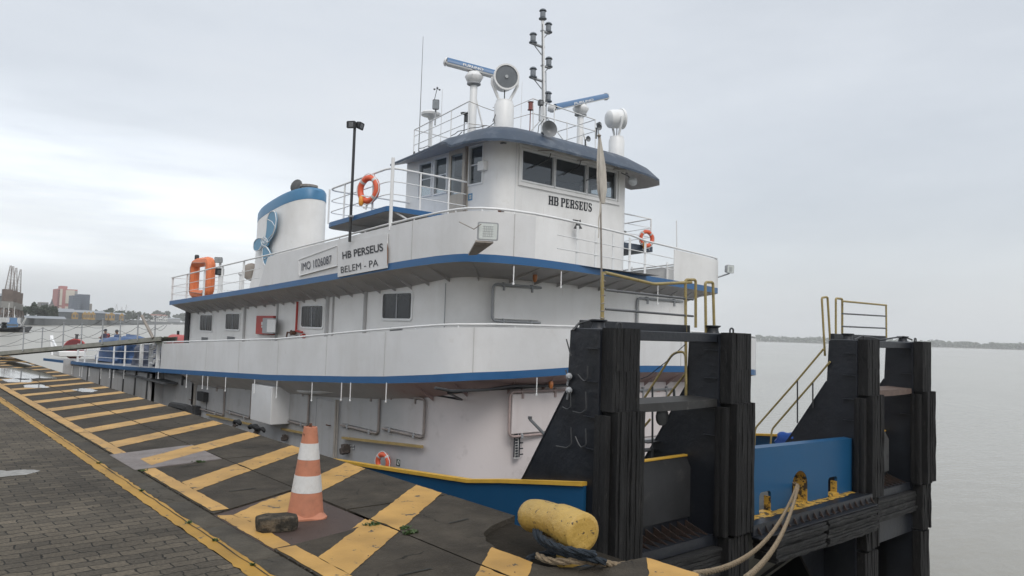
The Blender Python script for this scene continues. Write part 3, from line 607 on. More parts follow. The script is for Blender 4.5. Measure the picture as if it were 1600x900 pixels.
# stern: recessed dark bay and a row of light side panels under the deck
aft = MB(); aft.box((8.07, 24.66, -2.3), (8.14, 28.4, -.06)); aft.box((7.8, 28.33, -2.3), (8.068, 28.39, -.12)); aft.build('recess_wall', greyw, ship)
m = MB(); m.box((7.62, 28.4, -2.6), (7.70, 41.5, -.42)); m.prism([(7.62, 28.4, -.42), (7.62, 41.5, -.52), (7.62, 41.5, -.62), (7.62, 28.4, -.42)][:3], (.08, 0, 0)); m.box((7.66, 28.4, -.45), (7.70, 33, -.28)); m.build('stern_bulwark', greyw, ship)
m = MB(); m.box((7.55, 26.5, -.50), (16.8, 41.5, -.44)); m.build('stern_deck_beam', dgrey, ship)
for k, y in enumerate([28.6, 30.2, 31.9, 33.8, 35.8, 38.2]):
    m = MB(); m.prism([(7.60, y, -2.2), (7.60, y+.22, -2.2), (7.60, y+.08, zl(y)-.03), (7.60, y-.04, zl(y)-.03)], (.05, 0, 0)); m.build('side_frame', dark, ship)
# ---- hull with raised bulwark and yellow cap
HB = [(7.03, 42, -1.75), (7.03, 30, -1.60), (7.03, 20, -1.35), (7.03, 15, -1.12), (7.02, 13.0, -.95), (7.01, 11.3, -.82), (7.00, 9.67, -.69), (6.99, 9.0, -.635), (6.99, 8.2, -.50), (6.98, 7.3, -.365), (6.98, 6.60, -.265)]
HB = dens(HB, .5)
hb_lo = 0; HS_ = dens([(17.045, 6.8, -.36), (17.045, 42, -1.75)], .5)
MB().ribbon([(p[0]+.004, p[1]) for p in HB], [-5.2]*len(HB), [-2.0]*len(HB), .045).ribbon([(p[0], p[1]) for p in HS_], [-5.2]*len(HS_), [-1.6]*len(HS_), .045).build('hull_bottom', black, ship)
MB().ribbon([tuple(p) for p in HB], [-2.0]*len(HB), [p[2]-.05 for p in HB], .05).build('hull', hblue, ship, 'blue port side plating of the hull')
MB().ribbon([(p[0]-.035, p[1]) for p in HB], [p[2]-.05 for p in HB], [p[2] for p in HB], .12).build('bulwark_cap', yel, ship, 'yellow cap of the port bulwark')
HS = [(17.05, 6.8, -.36), (17.05, 9, -.62), (17.05, 12, -.90), (17.05, 20, -1.35), (17.05, 42, -1.75)]; HS = dens(HS, .5)
MB().ribbon([tuple(p) for p in HS], [-1.6]*len(HS), [p[2]-.05 for p in HS], .05).build('hull', hblue, ship, 'blue starboard plating of the hull')
MB().ribbon([(p[0]-.05, p[1]) for p in HS], [p[2]-.05 for p in HS], [p[2] for p in HS], .12).build('bulwark_cap', yel, ship, 'yellow cap of the starboard bulwark')
MB().box((7.2, 7.0, -1.62), (17.0, 42, -1.55)).build('main_deck', deckm, ship)
MB().box((7.2, 41.5, -4.2), (17.0, 41.56, -.35)).build('transom', greyw, ship)
# ---- bulwark of the lower deck: solid plate from y = 27 round the bow
TOPL = [(10.4, 1.655), (11.1, 1.62), (13.45, 1.48), (17.4, 1.22), (27, .85)]
def toplow(p):
    if p[0] < 7.6 and p[1] > 10.4: return interp(TOPL, p[1])
    if p[0] > 16.95 and p[1] > 10.4: return interp(TOPL, p[1])-.05
    return interp([(7.6, 1.66), (8.2, 1.685), (10, 1.70), (12.1, 1.705), (14.5, 1.69), (16.8, 1.635), (17, 1.63)], p[0])
SB = [p for p in LOW if p[1] <= 27]
MB().ribbon([(p[0]+.0, p[1]) for p in SB], [p[2]+EH for p in SB], [toplow(p) for p in SB], .02).build('bulwark', white2, ship, 'solid white bulwark around the lower deck')
ri = inset(SB, .03); pts = [(a[0], a[1], toplow(p)+.05) for a, p in zip(ri, SB)]
rl = MB().tube(pts, .021, 8).build('handrail', trimw, ship)
m = MB()
for i in range(2, len(pts), 3): m.tube([(pts[i][0], pts[i][1], pts[i][2]-.12), pts[i]], .012, 6)
m.build('rail_stud', trimw, rl)
# ---- bulwark of the upper deck: solid y<18 to x=8.65, open rail across the front, solid at the starboard corner
HU = .86
def rail_post(p, h, par, mtl=trimw, r=.02, flat=True):
    m = MB()
    if flat: m.box((p[0]-.03, p[1]-.006, p[2]), (p[0]+.03, p[1]+.006, p[2]+h))
    else: m.tube([p, (p[0], p[1], p[2]+h)], r, 7)
    return m.build('rail_post', mtl, par)
def idx(path, cond): return [p for p in path if cond(p)]
SU = [p for p in UPP if p[0] < 8.7 and p[1] <= 18.3]
m = MB(); m.ribbon([(p[0], p[1]) for p in SU], [p[2]+EH for p in SU], [p[2]+HU for p in SU], .02)
P0 = SU[0]; m.prism([(7.50, P0[1]+.62, P0[2]+EH-.02), (7.50, P0[1], P0[2]+EH-.02), (7.50, P0[1], P0[2]+HU), (7.50, P0[1]+.12, P0[2]+HU)], (.02, 0, 0))
m.build('bulwark', white2, ship, 'solid white bulwark of the upper deck carrying the name boards')
SR = [p for p in UPP if p[0] > 13.35 and p[1] < 14]
MB().ribbon([(p[0], p[1]) for p in SR], [p[2]+EH for p in SR], [p[2]+HU-.04 for p in SR], .02).build('bulwark', white, ship, 'short solid white bulwark at the starboard corner of the upper deck')
full = [p for p in UPP]
allp = inset(full, .03); hr = [(a[0], a[1], p[2]+HU+.055-(.05 if p[0] > 12 else 0)) for a, p in zip(allp, full)]
k0 = 0; k1 = len(hr)
railu = MB().tube(hr, .021, 8).build('handrail', trimw, ship, 'white handrail around the upper deck')
m = MB()
for i in range(4, len(hr), 2):
    if full[i][1] <= 18.3 and full[i][0] < 8.7: m.tube([(hr[i][0], hr[i][1], hr[i][2]-.12), hr[i]], .012, 6)
m.build('rail_stud', trimw, railu)
af = [p for p in full if p[0] < 7.6 and p[1] > 18.2]; fr = [p for p in full if 8.62 <= p[0] <= 13.5 and p[1] < 11]
for seg, nn in ((af, 3), (fr, 3)):
    for q in range(1, nn):
        MB().tube([(p[0]+.03*(p[1] > 12), p[1]+.03*(p[1] < 12), p[2]+EH+(HU-EH)*q/nn) for p in seg], .009, 6).build('rail_bar', trimw, railu)
for y in (26.1, 24.6, 23.0, 21.5, 19.9): rail_post((7.54, y, zu(y)+EH), HU-EH+.05, railu)
for px in (889, 922, 955, 992, 1017):
    q = min(fr, key=lambda p: abs((p[0]/p[1])-(ray(px, 400).x/ray(px, 400).y))); rail_post((q[0], q[1]+.04, q[2]+EH), HU-EH, railu)
# aft end rail and starboard rail
m = MB(); 
for h in (.35, .62, .90): m.tube([(7.54, 26.1, zu(26)+h), (15.9, 26.1, zu(26)+h-.08)], .012, 6)
m.build('rail_bar', trimw, railu)
for x in (8.6, 9.8, 11, 12.2): rail_post((x, 26.1, zu(26)+EH), .75, railu)
for y in (12.2, 13.4, 14.8): rail_post((15.9, y, zu(y)+.05), .8, railu)
# rails of the open stern part of the lower deck
m = MB(); ys = [27+.7*i for i in range(20)]
for h in (.42, .70): m.tube([(7.53, y, zl(y)+h) for y in ys], .011, 6)
m.tube([(7.53, y, zl(y)+.97) for y in ys], .018, 7); sr_ = m.build('stern_rail', trimw, ship)
for y in (27.25, 28.1, 29.3, 31.6, 33.3, 36.2, 38.6, 40): rail_post((7.53, y, zl(y)+EH), .84, sr_, trimw)
for y in (27.25, 28.1, 29.3):
    m = MB(); m.bbox((7.47, y-.05, zl(y)+EH), (7.59, y+.05, zl(y)+.95), .01); m.build('rail_stanchion', trimw, sr_)
for y, h in ((28.0, .30), (28.0, .52), (28.0, .80)):
    m = MB(); m.tube(rounded([(7.5, y, zl(y)+h), (7.5, y-.42, zl(y)+h), (7.5, y-.46, zl(y)+h+.14)], .08, 4), .035, 7); m.build('rope_horn', trimw, sr_)
sm_ = mat('weld seam paint', (.52, .52, .51), .5, var=.15, scale=6, stain=(9, (.30, .20, .14), .6, .72, .7))
def seam(path, lo, hi, every, off):
    acc = off; last = path[0]
    for i in range(1, len(path)-1):
        acc += (Vector(path[i][:2])-Vector(last[:2])).length; last = path[i]
        if acc >= every:
            acc = 0; p = path[i]; d = (Vector(path[i+1][:2])-Vector(path[i-1][:2])).normalized(); o_ = Vector((d.y, -d.x))
            a = Vector((p[0]+o_.x*.002, p[1]+o_.y*.002, lo(p))); b_ = Vector((a.x, a.y, hi(p))); w_ = Vector((d.x, d.y, 0))*.007
            m = MB(); m.prism([a-w_, a+w_, b_+w_, b_-w_], (o_.x*.004, o_.y*.004, 0)); m.build('plate_seam', sm_, ship)
seam(SB, lambda p: p[2]+EH, lambda p: toplow(p), 2.35, 1.0); seam([p for p in SU if p[1] < 16], lambda p: p[2]+EH, lambda p: p[2]+HU, 2.2, .6)
# ---- overboard drain pipes hanging from the blue edges
def drain(px, y0, y1, pl, val, tex=trimw):
    a = (PX if pl == 'X' else PY)(px, y0, val); b_ = (PX if pl == 'X' else PY)(px+.5, y1, val); b_.x = a.x; b_.y = a.y
    MB().tube([a, b_], .011, 7).tube([b_+Vector((0, 0, .0)), b_+Vector((0, 0, .03))], .02, 7).build('drain_pipe', tex, ship)
for px, a, b_ in [(292, 585, 606), (317, 587, 608), (325, 588, 609), (353, 589, 612), (398, 593, 615), (433, 595, 622), (488, 598, 627), (534, 598, 626), (548, 598, 627), (604, 598, 629)]: drain(px, a, b_, 'X', 7.48)
for px, a, b_ in [(113, 572, 585), (125, 573, 588), (128.6, 573, 589), (140, 575, 588), (158, 576, 592), (171.7, 577, 591), (178, 578, 591), (194, 578, 592), (247.6, 581, 592)]: drain(px, a, b_, 'X', 7.48)
drain(839, 590, 618, 'Y', 9.8); drain(803, 416, 445, 'Y', 9.42); drain(877, 424, 450, 'Y', 9.5); drain(1028, 446, 476, 'Y', 10.0)

# ---- deckhouse windows, hatches and fittings (wall plane x = 8.12)
def sliding_window(x0, y0, x1, y1, pl, val, lab=None, curtain=.5, pad=.05):
    f = PX if pl == 'X' else PY; a, b_ = f(x0, y0, val), f(x1, y1, val)
    if pl == 'X': A = lambda u, v, d: (val-d, lerp(a.y, b_.y, u), lerp(a.z, b_.z, v))
    else: A = lambda u, v, d: (lerp(a.x, b_.x, u), val-d, lerp(a.z, b_.z, v))
    W_ = abs((a.y-b_.y) if pl == 'X' else (a.x-b_.x)); H_ = abs(a.z-b_.z); pu, pv = pad/W_, pad/H_
    fr_ = MB()
    def ringp(eu, ev, r_): 
        q = [(-eu, -ev), (1+eu, -ev), (1+eu, 1+ev), (-eu, 1+ev)]
        return rounded([Vector((u*W_, v*H_, 0)) for u, v in q], r_, 5, True)
    o_ = ringp(pu, pv, .10); i_ = ringp(0, 0, .06); mid = ringp(pu*.5, pv*.5, .08)
    T = lambda P, d: [A(p.x/W_, p.y/H_, d) for p in P]
    fr_.grid([T(o_, 0), T(o_, .018), T(mid, .026), T(i_, .02), T(i_, .004)], True, True)
    fo = fr_.build('window', trimw, ship, lab)
    g_ = MB(); g_.add(T(i_, .006), [tuple(range(len(i_)))]); g_.build('pane', glassd, fo)
    c_ = MB(); 
    for s_ in (0, 1):
        for k in range(3):
            u0_ = (.03+k*.13*curtain*1.3) if s_ == 0 else 1-(.03+k*.13*curtain*1.3)-.11*curtain
            c_.box(A(u0_, .04, .0075), A(u0_+.12*curtain, .96, .0085))
    c_.build('curtain', curt, fo)
    s_ = MB(); s_.box(A(.485, .02, .007), A(.515, .98, .016)); s_.build('sash_bar', mgrey, fo)
    return fo
XW = 8.12
sliding_window(314, 492.5, 331.5, 517, 'X', XW, None, .8); sliding_window(354, 490.5, 374, 515, 'X', XW, None, .9)
sliding_window(472.5, 478.5, 504, 511.5, 'X', XW, None, .7); sliding_window(599.5, 459.5, 642.5, 498, 'X', XW, None, .12)
for x0, y0, x1, y1 in ((315.5, 526.5, 325, 532.5), (355.5, 525.5, 367, 532), (610, 511.5, 629, 519)):
    m = MB(); pbox(m, x0, y0, x1, y1, 'X', XW, 0, .012); v_ = m.build('wall_vent', mgrey, ship)
    a, b_ = PX(x0, y0, XW), PX(x1, y1, XW); m = MB()
    for k in range(4): z = lerp(a.z, b_.z, (k+.5)/4); m.box((XW-.013, a.y-.02, z-.006), (XW-.022, b_.y+.02, z+.006))
    m.build('louvre', dgrey, v_)
for px, w_ in ((383, .05), (433.5, .035), (512, .06), (520.5, .03), (571, .05)):     # vertical half-round stiffeners
    a = PX(px, 500, XW); m = MB(); m.tube([(XW-.01, a.y, zl(a.y)+.2), (XW-.01, a.y, zu(a.y)-.24)], w_, 8); m.build('wall_stiffener', greyw, ship)
m = MB()
for px in (695,): a = PX(px, 480, XW); m.box((XW-.005, a.y-.004, zl(a.y)+.3), (XW+.01, a.y+.004, zu(a.y)-.28))
m.build('plate_seam', mgrey, ship)
m = MB(); m.tube([(XW-.05, 26.02, -.5), (XW-.05, 26.02, 2.0)], .10, 8); m.build('corner_post', dark, ship, 'dark corner post at the aft end of the deckhouse')
# red hose box, grey box in front of it, red fire main with valves
m = MB(); pbox(m, 406, 493.5, 431, 523.5, 'X', XW, 0, .10, .01); hb = m.build('hose_cabinet', red, ship)
m = MB(); pbox(m, 408.5, 503, 411, 508, 'X', XW-.10, 0, .006); pbox(m, 408.5, 509, 411, 512, 'X', XW-.10, 0, .006); m.build('cabinet_label', conew, hb)
m = MB(); pbox(m, 416, 497, 431.5, 522, 'X', XW-.14, 0, .10, .015); o_ = m.build('control_box', mgrey, ship)
m = MB(); pbox(m, 418, 499, 430, 519.5, 'X', XW-.24, 0, .006); m.build('box_door', white2, o_)
a = PX(464.5, 478, XW-.06); b_ = PX(464.5, 517, XW-.06); fm = MB().tube([(a.x, a.y, zu(a.y)-.28), (a.x, a.y, b_.z)], .030, 9).tube([(a.x, a.y, b_.z), (a.x, a.y-.35, b_.z-.03)], .028, 8).build('fire_main', red, ship)
a = PX(458, 520, XW-.08); m = MB(); m.lathe([(.03, -.1), (.055, -.08), (.055, .02), (.03, .04)], a, (0, 1, 0), 10); m.tube([a, a+Vector((0, .35, 0)), a+Vector((0, .38, -.12))], .022, 7); m.lathe([(.07, 0), (.07, .015)], a+Vector((-.06, 0, 0)), (1, 0, 0), 12); m.build('valve', rust, fm)
a = PX(475, 525, XW-.08); m = MB(); m.lathe([(.06, 0), (.06, .03), (.03, .04), (.03, .12)], a, (-.2, 1, 0), 12); m.build('hose_coupling', red, fm)
# ---- panels framed by a bent pipe (hinged hatches)
def hatch(x0, y0, x1, y1, pl, val, sideopen='L', mtl=white, pipe=greyw, lab=None, hinge=True):
    f = PX if pl == 'X' else PY; a, b_ = f(x0, y0, val), f(x1, y1, val)
    A = (lambda u, v, d: Vector((val-d, lerp(a.y, b_.y, u), lerp(a.z, b_.z, v)))) if pl == 'X' else (lambda u, v, d: Vector((lerp(a.x, b_.x, u), val-d, lerp(a.z, b_.z, v))))
    m = MB(); m.bbox(A(.03, .03, 0), A(.97, .97, .03), .012); o_ = m.build('hatch_cover', mtl, ship, lab)
    q = [A(1, -.03, .035), A(-.02, -.03, .035), A(-.02, 1.03, .035), A(1, 1.03, .035)] if sideopen == 'L' else [A(0, -.03, .035), A(1.02, -.03, .035), A(1.02, 1.03, .035), A(0, 1.03, .035)]
    m = MB(); m.tube(rounded(q, .12, 6), .024, 8); m.build('frame_pipe', pipe, o_)
    if hinge:
        for u in (.2, .8):
            m = MB(); m.box(A(u-.015, -.09, .0), A(u+.015, .14, .055)); m.build('hinge', pipe, o_)
            m = MB(); m.lathe([(.012, -.05), (.028, -.04), (.028, .03), (.01, .05)], A(u, 1.03, .05), (0, 0, 1), 8); m.build('dog_nut', rust if pipe is greyw and mtl is greyw else mgrey, o_)
    return o_
hatch(770, 445, 842, 503, 'Y', 10.5, 'L', white, mgrey, 'white hatch cover on the deckhouse front, left of the flag staff')
hatch(995, 467, 1064, 520, 'Y', 10.5, 'L', white, mgrey, 'white hatch cover on the deckhouse front behind the yellow rails')
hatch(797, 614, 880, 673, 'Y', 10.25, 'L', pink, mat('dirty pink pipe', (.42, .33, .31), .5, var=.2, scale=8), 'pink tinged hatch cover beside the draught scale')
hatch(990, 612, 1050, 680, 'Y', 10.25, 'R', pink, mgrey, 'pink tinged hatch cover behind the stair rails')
for x0, y0, x1, y1 in ((300, 597, 330+20, 690-42), (357, 597, 392, 652), (443, 606, 482, 664), (537, 612, 592, 676), (602, 615, 663, 682)):
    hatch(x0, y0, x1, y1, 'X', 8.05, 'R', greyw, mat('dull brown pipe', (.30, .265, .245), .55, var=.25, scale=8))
# doors of the main deck
for x0, y0, x1, y1, lab in ((497, 622, 522, 728, 'narrow white steel door behind the traffic cone'), (274, 590, 302, 672, 'pale steel door beside the dark recess')):
    m = MB(); pbox(m, x0, y0, x1, y1, 'X', 8.05, 0, .03, .01); d_ = m.build('steel_door', greyw, ship, lab)
    a, b_ = PX(x0, y0, 8.05), PX(x1, y1, 8.05); m = MB(); m.tube([(8.0, b_.y-.06, a.z+.05), (8.0, b_.y-.06, b_.z)], .028, 7); m.tube([(8.0, b_.y-.16, a.z+.05), (8.0, b_.y-.16, b_.z)], .02, 7); m.build('door_frame', mat('dirty cream frame', (.36, .335, .30), .5, var=.2, scale=6), d_)
    m = MB(); z = lerp(a.z, b_.z, .38); m.tube([(8.0, b_.y+.15, z), (7.95, b_.y+.15, z), (7.95, b_.y+.27, z)], .014, 6); m.build('handle', rust, d_)
    m = MB(); m.box((8.049, a.y, a.z), (8.03, a.y+.025, b_.z)); m.build('door_gap', dark, d_)
# air conditioner housing
m = MB(); pbox(m, 394, 589, 414, 664, 'X', 7.65, 0, .0); a, b_ = PX(394, 590, 7.55), PX(422, 664, 7.55)
m = MB(); m.bbox((7.55, a.y, zl(a.y)-.12), (8.05, b_.y, b_.z), .015); m.build('machinery_housing', white2, ship, 'white box housing hanging on the main deck wall')
for x0, y0, x1, y1 in ((317, 611, 327, 628), (309, 633, 314.5, 648), (430, 622, 438.5, 640)):
    m = MB(); pbox(m, x0, y0, x1, y1, 'X', 8.05, .0, .18, .012); o_ = m.build('switch_box', dark, ship)
    a = PX((x0+x1)/2, y1, 8.0); m = MB(); m.tube([(8.02, a.y, a.z), (8.02, a.y, a.z-.32)], .012, 6); m.build('conduit', dark, o_)
for x0, y0, x1, y1 in ((323, 647.5, 392, 663), (440, 670, 494, 680.5), (535, 684, 660, 698)):
    a, b_ = PX(x0, y0, 7.98), PX(x1, y1, 7.98); m = MB(); m.bbox((8.05, a.y, -1e-3+a.z-.05), (7.93, b_.y, a.z), .01) if False else m.tube([a, b_], .035, 4); m.build('rubbing_bar', mat('ochre rubbing bar', (.40, .29, .12), .5, var=.2, scale=6), ship)
m = MB()
for px, py, s_ in ((444, 684, .08), (538, 702, .11), (366, 665, .05), (400, 675, .07)):
    a = PX(px, py, 7.95); m = MB(); m.lathe([(s_*.5, -s_), (s_, -s_*.8), (s_, s_*.2), (s_*.6, s_*.4), (s_*.6, s_)], a, (0, .3, 1), 9); m.tube([a, a+Vector((.12, 0, 0))], s_*.4, 7); m.lathe([(s_*.9, 0), (s_*.9, s_*.3)], a+Vector((0, -s_, s_*.3)), (0, 1, 0), 9); m.build('valve', mat('old valve brown', (.075, .06, .052), .6, var=.4, scale=20), ship)
m = MB(); pbox(m, 546, 693.5, 554, 703.5, 'X', 8.05, 0, .006); o_ = m.build('notice_plate', dgrey, ship); m = MB()
for u in range(3):
    for v_ in range(2): pbox(m, 547+u*2.4, 694.8+v_*4.4, 548.5+u*2.4, 698+v_*4.4, 'X', 8.044, 0, .004)
m.build('notice_marks', conew, o_)
m = MB(); pbox(m, 620, 717, 625, 729, 'X', 8.05, 0, .006); o_ = m.build('exit_mark', mat('dark green sign', (.03, .07, .05), .5), ship)
m = MB(); a = PX(622.5, 723, 8.04); m.tube([a+Vector((0, .03*math.cos(k/10*6.283), .045*math.sin(k/10*6.283))) for k in range(10)], .008, 5, True); m.build('sign_mark', conew, o_)
# pipes and cables running under the lower deck edge
pth = [PX(x, y, 7.98) for x, y in ((395, 590), (440, 597), (500, 603), (560, 608), (640, 612))]+[PY(x, y, 10.2) for x, y in ((690, 614), (740, 610), (800, 607), (850, 603), (888, 600))]
MB().tube(pth[:5], .022, 7).build('conduit', dgrey, ship); MB().tube([PX(640, 612, 7.98), PX(655, 613, 7.98), Vector((8.25, 10.9, .35)), PY(700, 614, 10.15), *pth[6:]], .020, 7).build('conduit', dark, ship)
MB().tube([PY(680, 606, 10.1), PY(690, 608, 10.1), PY(705, 611, 10.1), PY(760, 609, 10.1), PY(800, 603, 10.1), PY(888, 602, 10.1)], .026, 7).build('cable_bundle', dark, ship)
MB().tube(rounded([PX(462, 600, 7.9), PX(468, 611, 7.9), PX(500, 612, 7.9), PX(540, 609, 7.9)], .3, 5), .06, 9).build('vent_duct', greyw, ship)
for px, py, Y in ((836, 433, 9.9), (861, 600, 9.95)):
    a = PY(px, py, Y); m = MB(); m.lathe([(.03, .05), (.045, .03), (.045, -.03), (.03, -.08), (.001, -.1)], a, (0, 0, 1), 10); m.build('deck_lamp', mat('amber lamp glass', (.40, .15, .05), .3), ship)
# draught scale
m = MB(); pbox(m, 803.5, 676, 811, 716, 'Y', 10.25, 0, .006); o_ = m.build('draught_scale', conew, ship); m = MB()
for k in range(9): pbox(m, 805.2, 678+k*4.2, 809, 680.6+k*4.2, 'Y', 10.244, 0, .004)
for k in range(4): pbox(m, 812.5, 682+k*9, 817, 683.5+k*9, 'Y', 10.25, 0, .006)
for x in (803, 811): pbox(m, x, 676, x+.8, 714, 'Y', 10.244, 0, .004)
m.build('scale_marks', blk, o_)
m = MB(); pbox(m, 1026, 612, 1031, 620, 'Y', 10.25, 0, .01); m.build('small_plate', mat('orange plate', (.40, .10, .05), .5), ship)

# ---- name boards on the upper bulwark
def board(q, X, mtl, lab, d=.02):
    P = [PX(x, y, X) for x, y in q]; m = MB(); m.prism(P, (d, 0, 0)); o_ = m.build('name_board', mtl, ship, lab)
    return o_, P
bd1, _ = board([(466.5, 406), (527, 383.9), (527, 415), (467, 431)], 7.478, white2, 'white board reading IMO 1026087')
m = MB(); Q = [PX(x, y, 7.472) for x, y in ((467, 406), (526.8, 384), (526.8, 415), (467.3, 431))]
m.tube(Q, .010, 4, True); m.build('board_frame', trimw, bd1)
m = MB(); text_on(m, 'IMO 1026087', PX(471.5, 423.3, 7.470), PX(518.5, 411.3, 7.470), PX(471.2, 411.2, 7.470), (-1, 0, 0), 0); m.build('board_lettering', mat('navy lettering', (.03, .035, .06), .5), bd1)
bd2, _ = board([(527.8, 381.5), (605.3, 364.5), (604.8, 418.5), (527.5, 433)], 7.466, white2, 'white board reading HB PERSEUS BELEM - PA')
m = MB(); text_on(m, 'HB PERSEUS', PX(535.5, 405.3, 7.464), PX(599, 392.2, 7.464), PX(535, 393.8, 7.464), (-1, 0, 0), .018)
m.build('board_lettering', blk, bd2); m = MB(); text_on(m, 'BELEM - PA', PX(533, 427, 7.464), PX(591.5, 415.3, 7.464), PX(532.6, 417, 7.464), (-1, 0, 0), 0); m.build('board_lettering', blk, bd2)
m = MB(); a, b_ = PX(604.8, 380, 7.46), PX(605, 416, 7.46); m.prism([a, PX(606.3, 388, 7.46), PX(606, 410, 7.46), b_], (.004, 0, 0)); m.build('rust_run', mat('rust run', (.22, .10, .05), .8, var=.4, scale=20), bd2)

# ---- funnel
FZ = 2.2
def funnel_ring(cx, cy, ax, ay, zf, n=40, ex=2.6):
    o_ = []
    for k in range(n):
        a = 2*math.pi*k/n; c, s_ = math.cos(a), math.sin(a)
        x = cx+ax*math.copysign(abs(c)**(2/ex), c); y = cy+ay*math.copysign(abs(s_)**(2/ex), s_); o_.append((x, y, zf(y)))
    return o_
CX, CY, AX, AY = 9.25, 20.95, .63, 1.72
ztop = lambda y: 5.50-.15*(y-19.2)
rings = [funnel_ring(CX+.02, CY+.25, AX+.10, AY+.30, lambda y: FZ), funnel_ring(CX, CY, AX, AY, lambda y: 3.35), funnel_ring(CX, CY, AX*.985, AY*.985, lambda y: ztop(y)-.34)]
fu = MB().grid(rings, True, True).build('funnel', white, ship, 'white oval funnel with a blue band at its top')
rb = [funnel_ring(CX, CY, AX*.99, AY*.99, lambda y: ztop(y)-.34), funnel_ring(CX, CY, AX*.985, AY*.985, lambda y: ztop(y)-.08), funnel_ring(CX, CY, AX*.93, AY*.95, ztop)]
tp = rb[-1]; m = MB().grid(rb, True, True); m.add([Vector(p) for p in tp], [tuple(range(len(tp)))]); m.build('funnel_band', lblue, fu)
m = MB(); m.lathe([(.22, 0), (.22, .16), (.25, .18), (.25, .24), (.19, .24), (.19, .1)], (CX-.02, 19.75, ztop(19.75)-.05), (0, 0, 1), 16); m.build('exhaust_pipe', brn, fu)
m = MB(); m.lathe([(.20, 0), (.20, .03), (.17, .05)], (CX-.28, 20.0, ztop(20)+.20), (-.9, -.4, .25), 16); m.build('exhaust_flap', greyp, fu)
def pxplate(mb, pts, X, d): mb.prism([PX(x/4+250, y/4+260, X) for x, y in pts], (d, 0, 0))
LX = 8.50
def blade(pts, nm='logo_blade'):
    c = rounded([Vector((x, y, 0)) for x, y in pts], 16, 5, True)
    mo = MB(); cx_ = sum(p.x for p in c)/len(c); cy_ = sum(p.y for p in c)/len(c)
    mo.prism([PX((cx_+(p.x-cx_)*1.0)/4+250, (cy_+(p.y-cy_)*1.0)/4+260, LX) for p in c], (.04, 0, 0)); o_ = mo.build(nm, lblue2, fu)
    ln = MB(); ln.tube([PX(p.x/4+250, p.y/4+260, LX-.003) for p in c], .012, 5, True); ln.build('blade_outline', trimw, o_)
blade([(668, 330), (690, 280), (718, 280), (727, 330), (720, 390), (700, 440), (672, 480), (655, 455), (664, 400)])
blade([(655, 452), (610, 445), (585, 475), (583, 520), (600, 532), (628, 515), (650, 485)])
blade([(640, 505), (640, 560), (648, 605), (668, 632), (688, 625), (700, 580), (690, 545), (668, 500)])
m = MB(); m.prism([PX((652+26*math.cos(k*.4488))/4+250, (474+34*math.sin(k*.4488))/4+260, LX+.001) for k in range(14)], (.035, 0, 0)); m.build('logo_hub', lblue2, fu)
m = MB(); m.tube([PX((652+20*math.cos(k*.52))/4+250, (470+26*math.sin(k*.52))/4+260, LX-.004) for k in range(12)], .012, 5, True); m.tube([PX((654+9*math.cos(k*.52))/4+250, (468+13*math.sin(k*.52))/4+260, LX-.004) for k in range(12)], .010, 5, True)
m.tube([PX(x/4+250, y/4+260, LX-.006) for x, y in ((672, 330), (700, 345), (718, 375), (705, 420), (675, 455))], .010, 5)
m.tube([PX(x/4+250, y/4+260, LX-.006) for x, y in ((640, 440), (640, 480), (618, 525))], .010, 5); m.tube([PX(x/4+250, y/4+260, LX-.006) for x, y in ((660, 500), (690, 540), (660, 575), (645, 580))], .010, 5)
m.build('logo_lines', trimw, fu)
# starboard funnel, hardly seen behind
rings2 = [[(23.6-p[0], p[1], p[2]) for p in r_] for r_ in rings]; f2 = MB().grid([r_[::-1] for r_ in rings2], True, True).build('funnel', white, ship, 'far funnel on the starboard side, mostly hidden')
tp = [(23.6-p[0], p[1], p[2]) for p in rb[-1]]; m = MB().grid([[(23.6-p[0], p[1], p[2]) for p in r_][::-1] for r_ in rb], True, True); m.add([Vector(p) for p in tp], [tuple(range(len(tp)))]); m.build('funnel_band', lblue, f2)
m = MB(); a = PX(393, 425, 8.9); m.lathe([(.10, -.08), (.26, -.03), (.28, 0), (.26, .03)], a, (.3, 1, 0), 16); m.build('engine_vent', brn, ship)

# ---- wheelhouse
XS, YF, XE, YA = 9.6, 11.6, 13.68, 15.2
ZF0, ZT = 2.78, 5.66
wh = ship
def wall_holes(mb, f, u0, u1, v0, v1, holes, th):
    us = sorted({u0, u1, *[h[0] for h in holes], *[h[2] for h in holes]}); vs = sorted({v0, v1, *[h[1] for h in holes], *[h[3] for h in holes]})
    for a, b_ in zip(us, us[1:]):
        for c, d in zip(vs, vs[1:]):
            mu, mv = (a+b_)/2, (c+d)/2
            if any(h[0] < mu < h[2] and h[1] < mv < h[3] for h in holes): continue
            mb.add([f(a, c, 0), f(b_, c, 0), f(b_, d, 0), f(a, d, 0)], [(0, 1, 2, 3)]); mb.add([f(a, c, th), f(a, d, th), f(b_, d, th), f(b_, c, th)], [(0, 1, 2, 3)])
    for h in holes:
        q = [(h[0], h[1]), (h[2], h[1]), (h[2], h[3]), (h[0], h[3])]
        for i in range(4): (a, c), (b_, d) = q[i], q[(i+1) % 4]; mb.add([f(a, c, 0), f(b_, d, 0), f(b_, d, th), f(a, c, th)], [(0, 1, 2, 3)])
ff = lambda u, v, d: Vector((u, YF+d, v)); fs = lambda u, v, d: Vector((XS+d, u, v)); fe = lambda u, v, d: Vector((XE-d, u, v)); fa = lambda u, v, d: Vector((u, YA-d, v))
R = .38
def hf(*q): P = [PY(x, y, YF) for x, y in q]; return (min(p.x for p in P[0::3]), min(p.z for p in P), 0, 0)
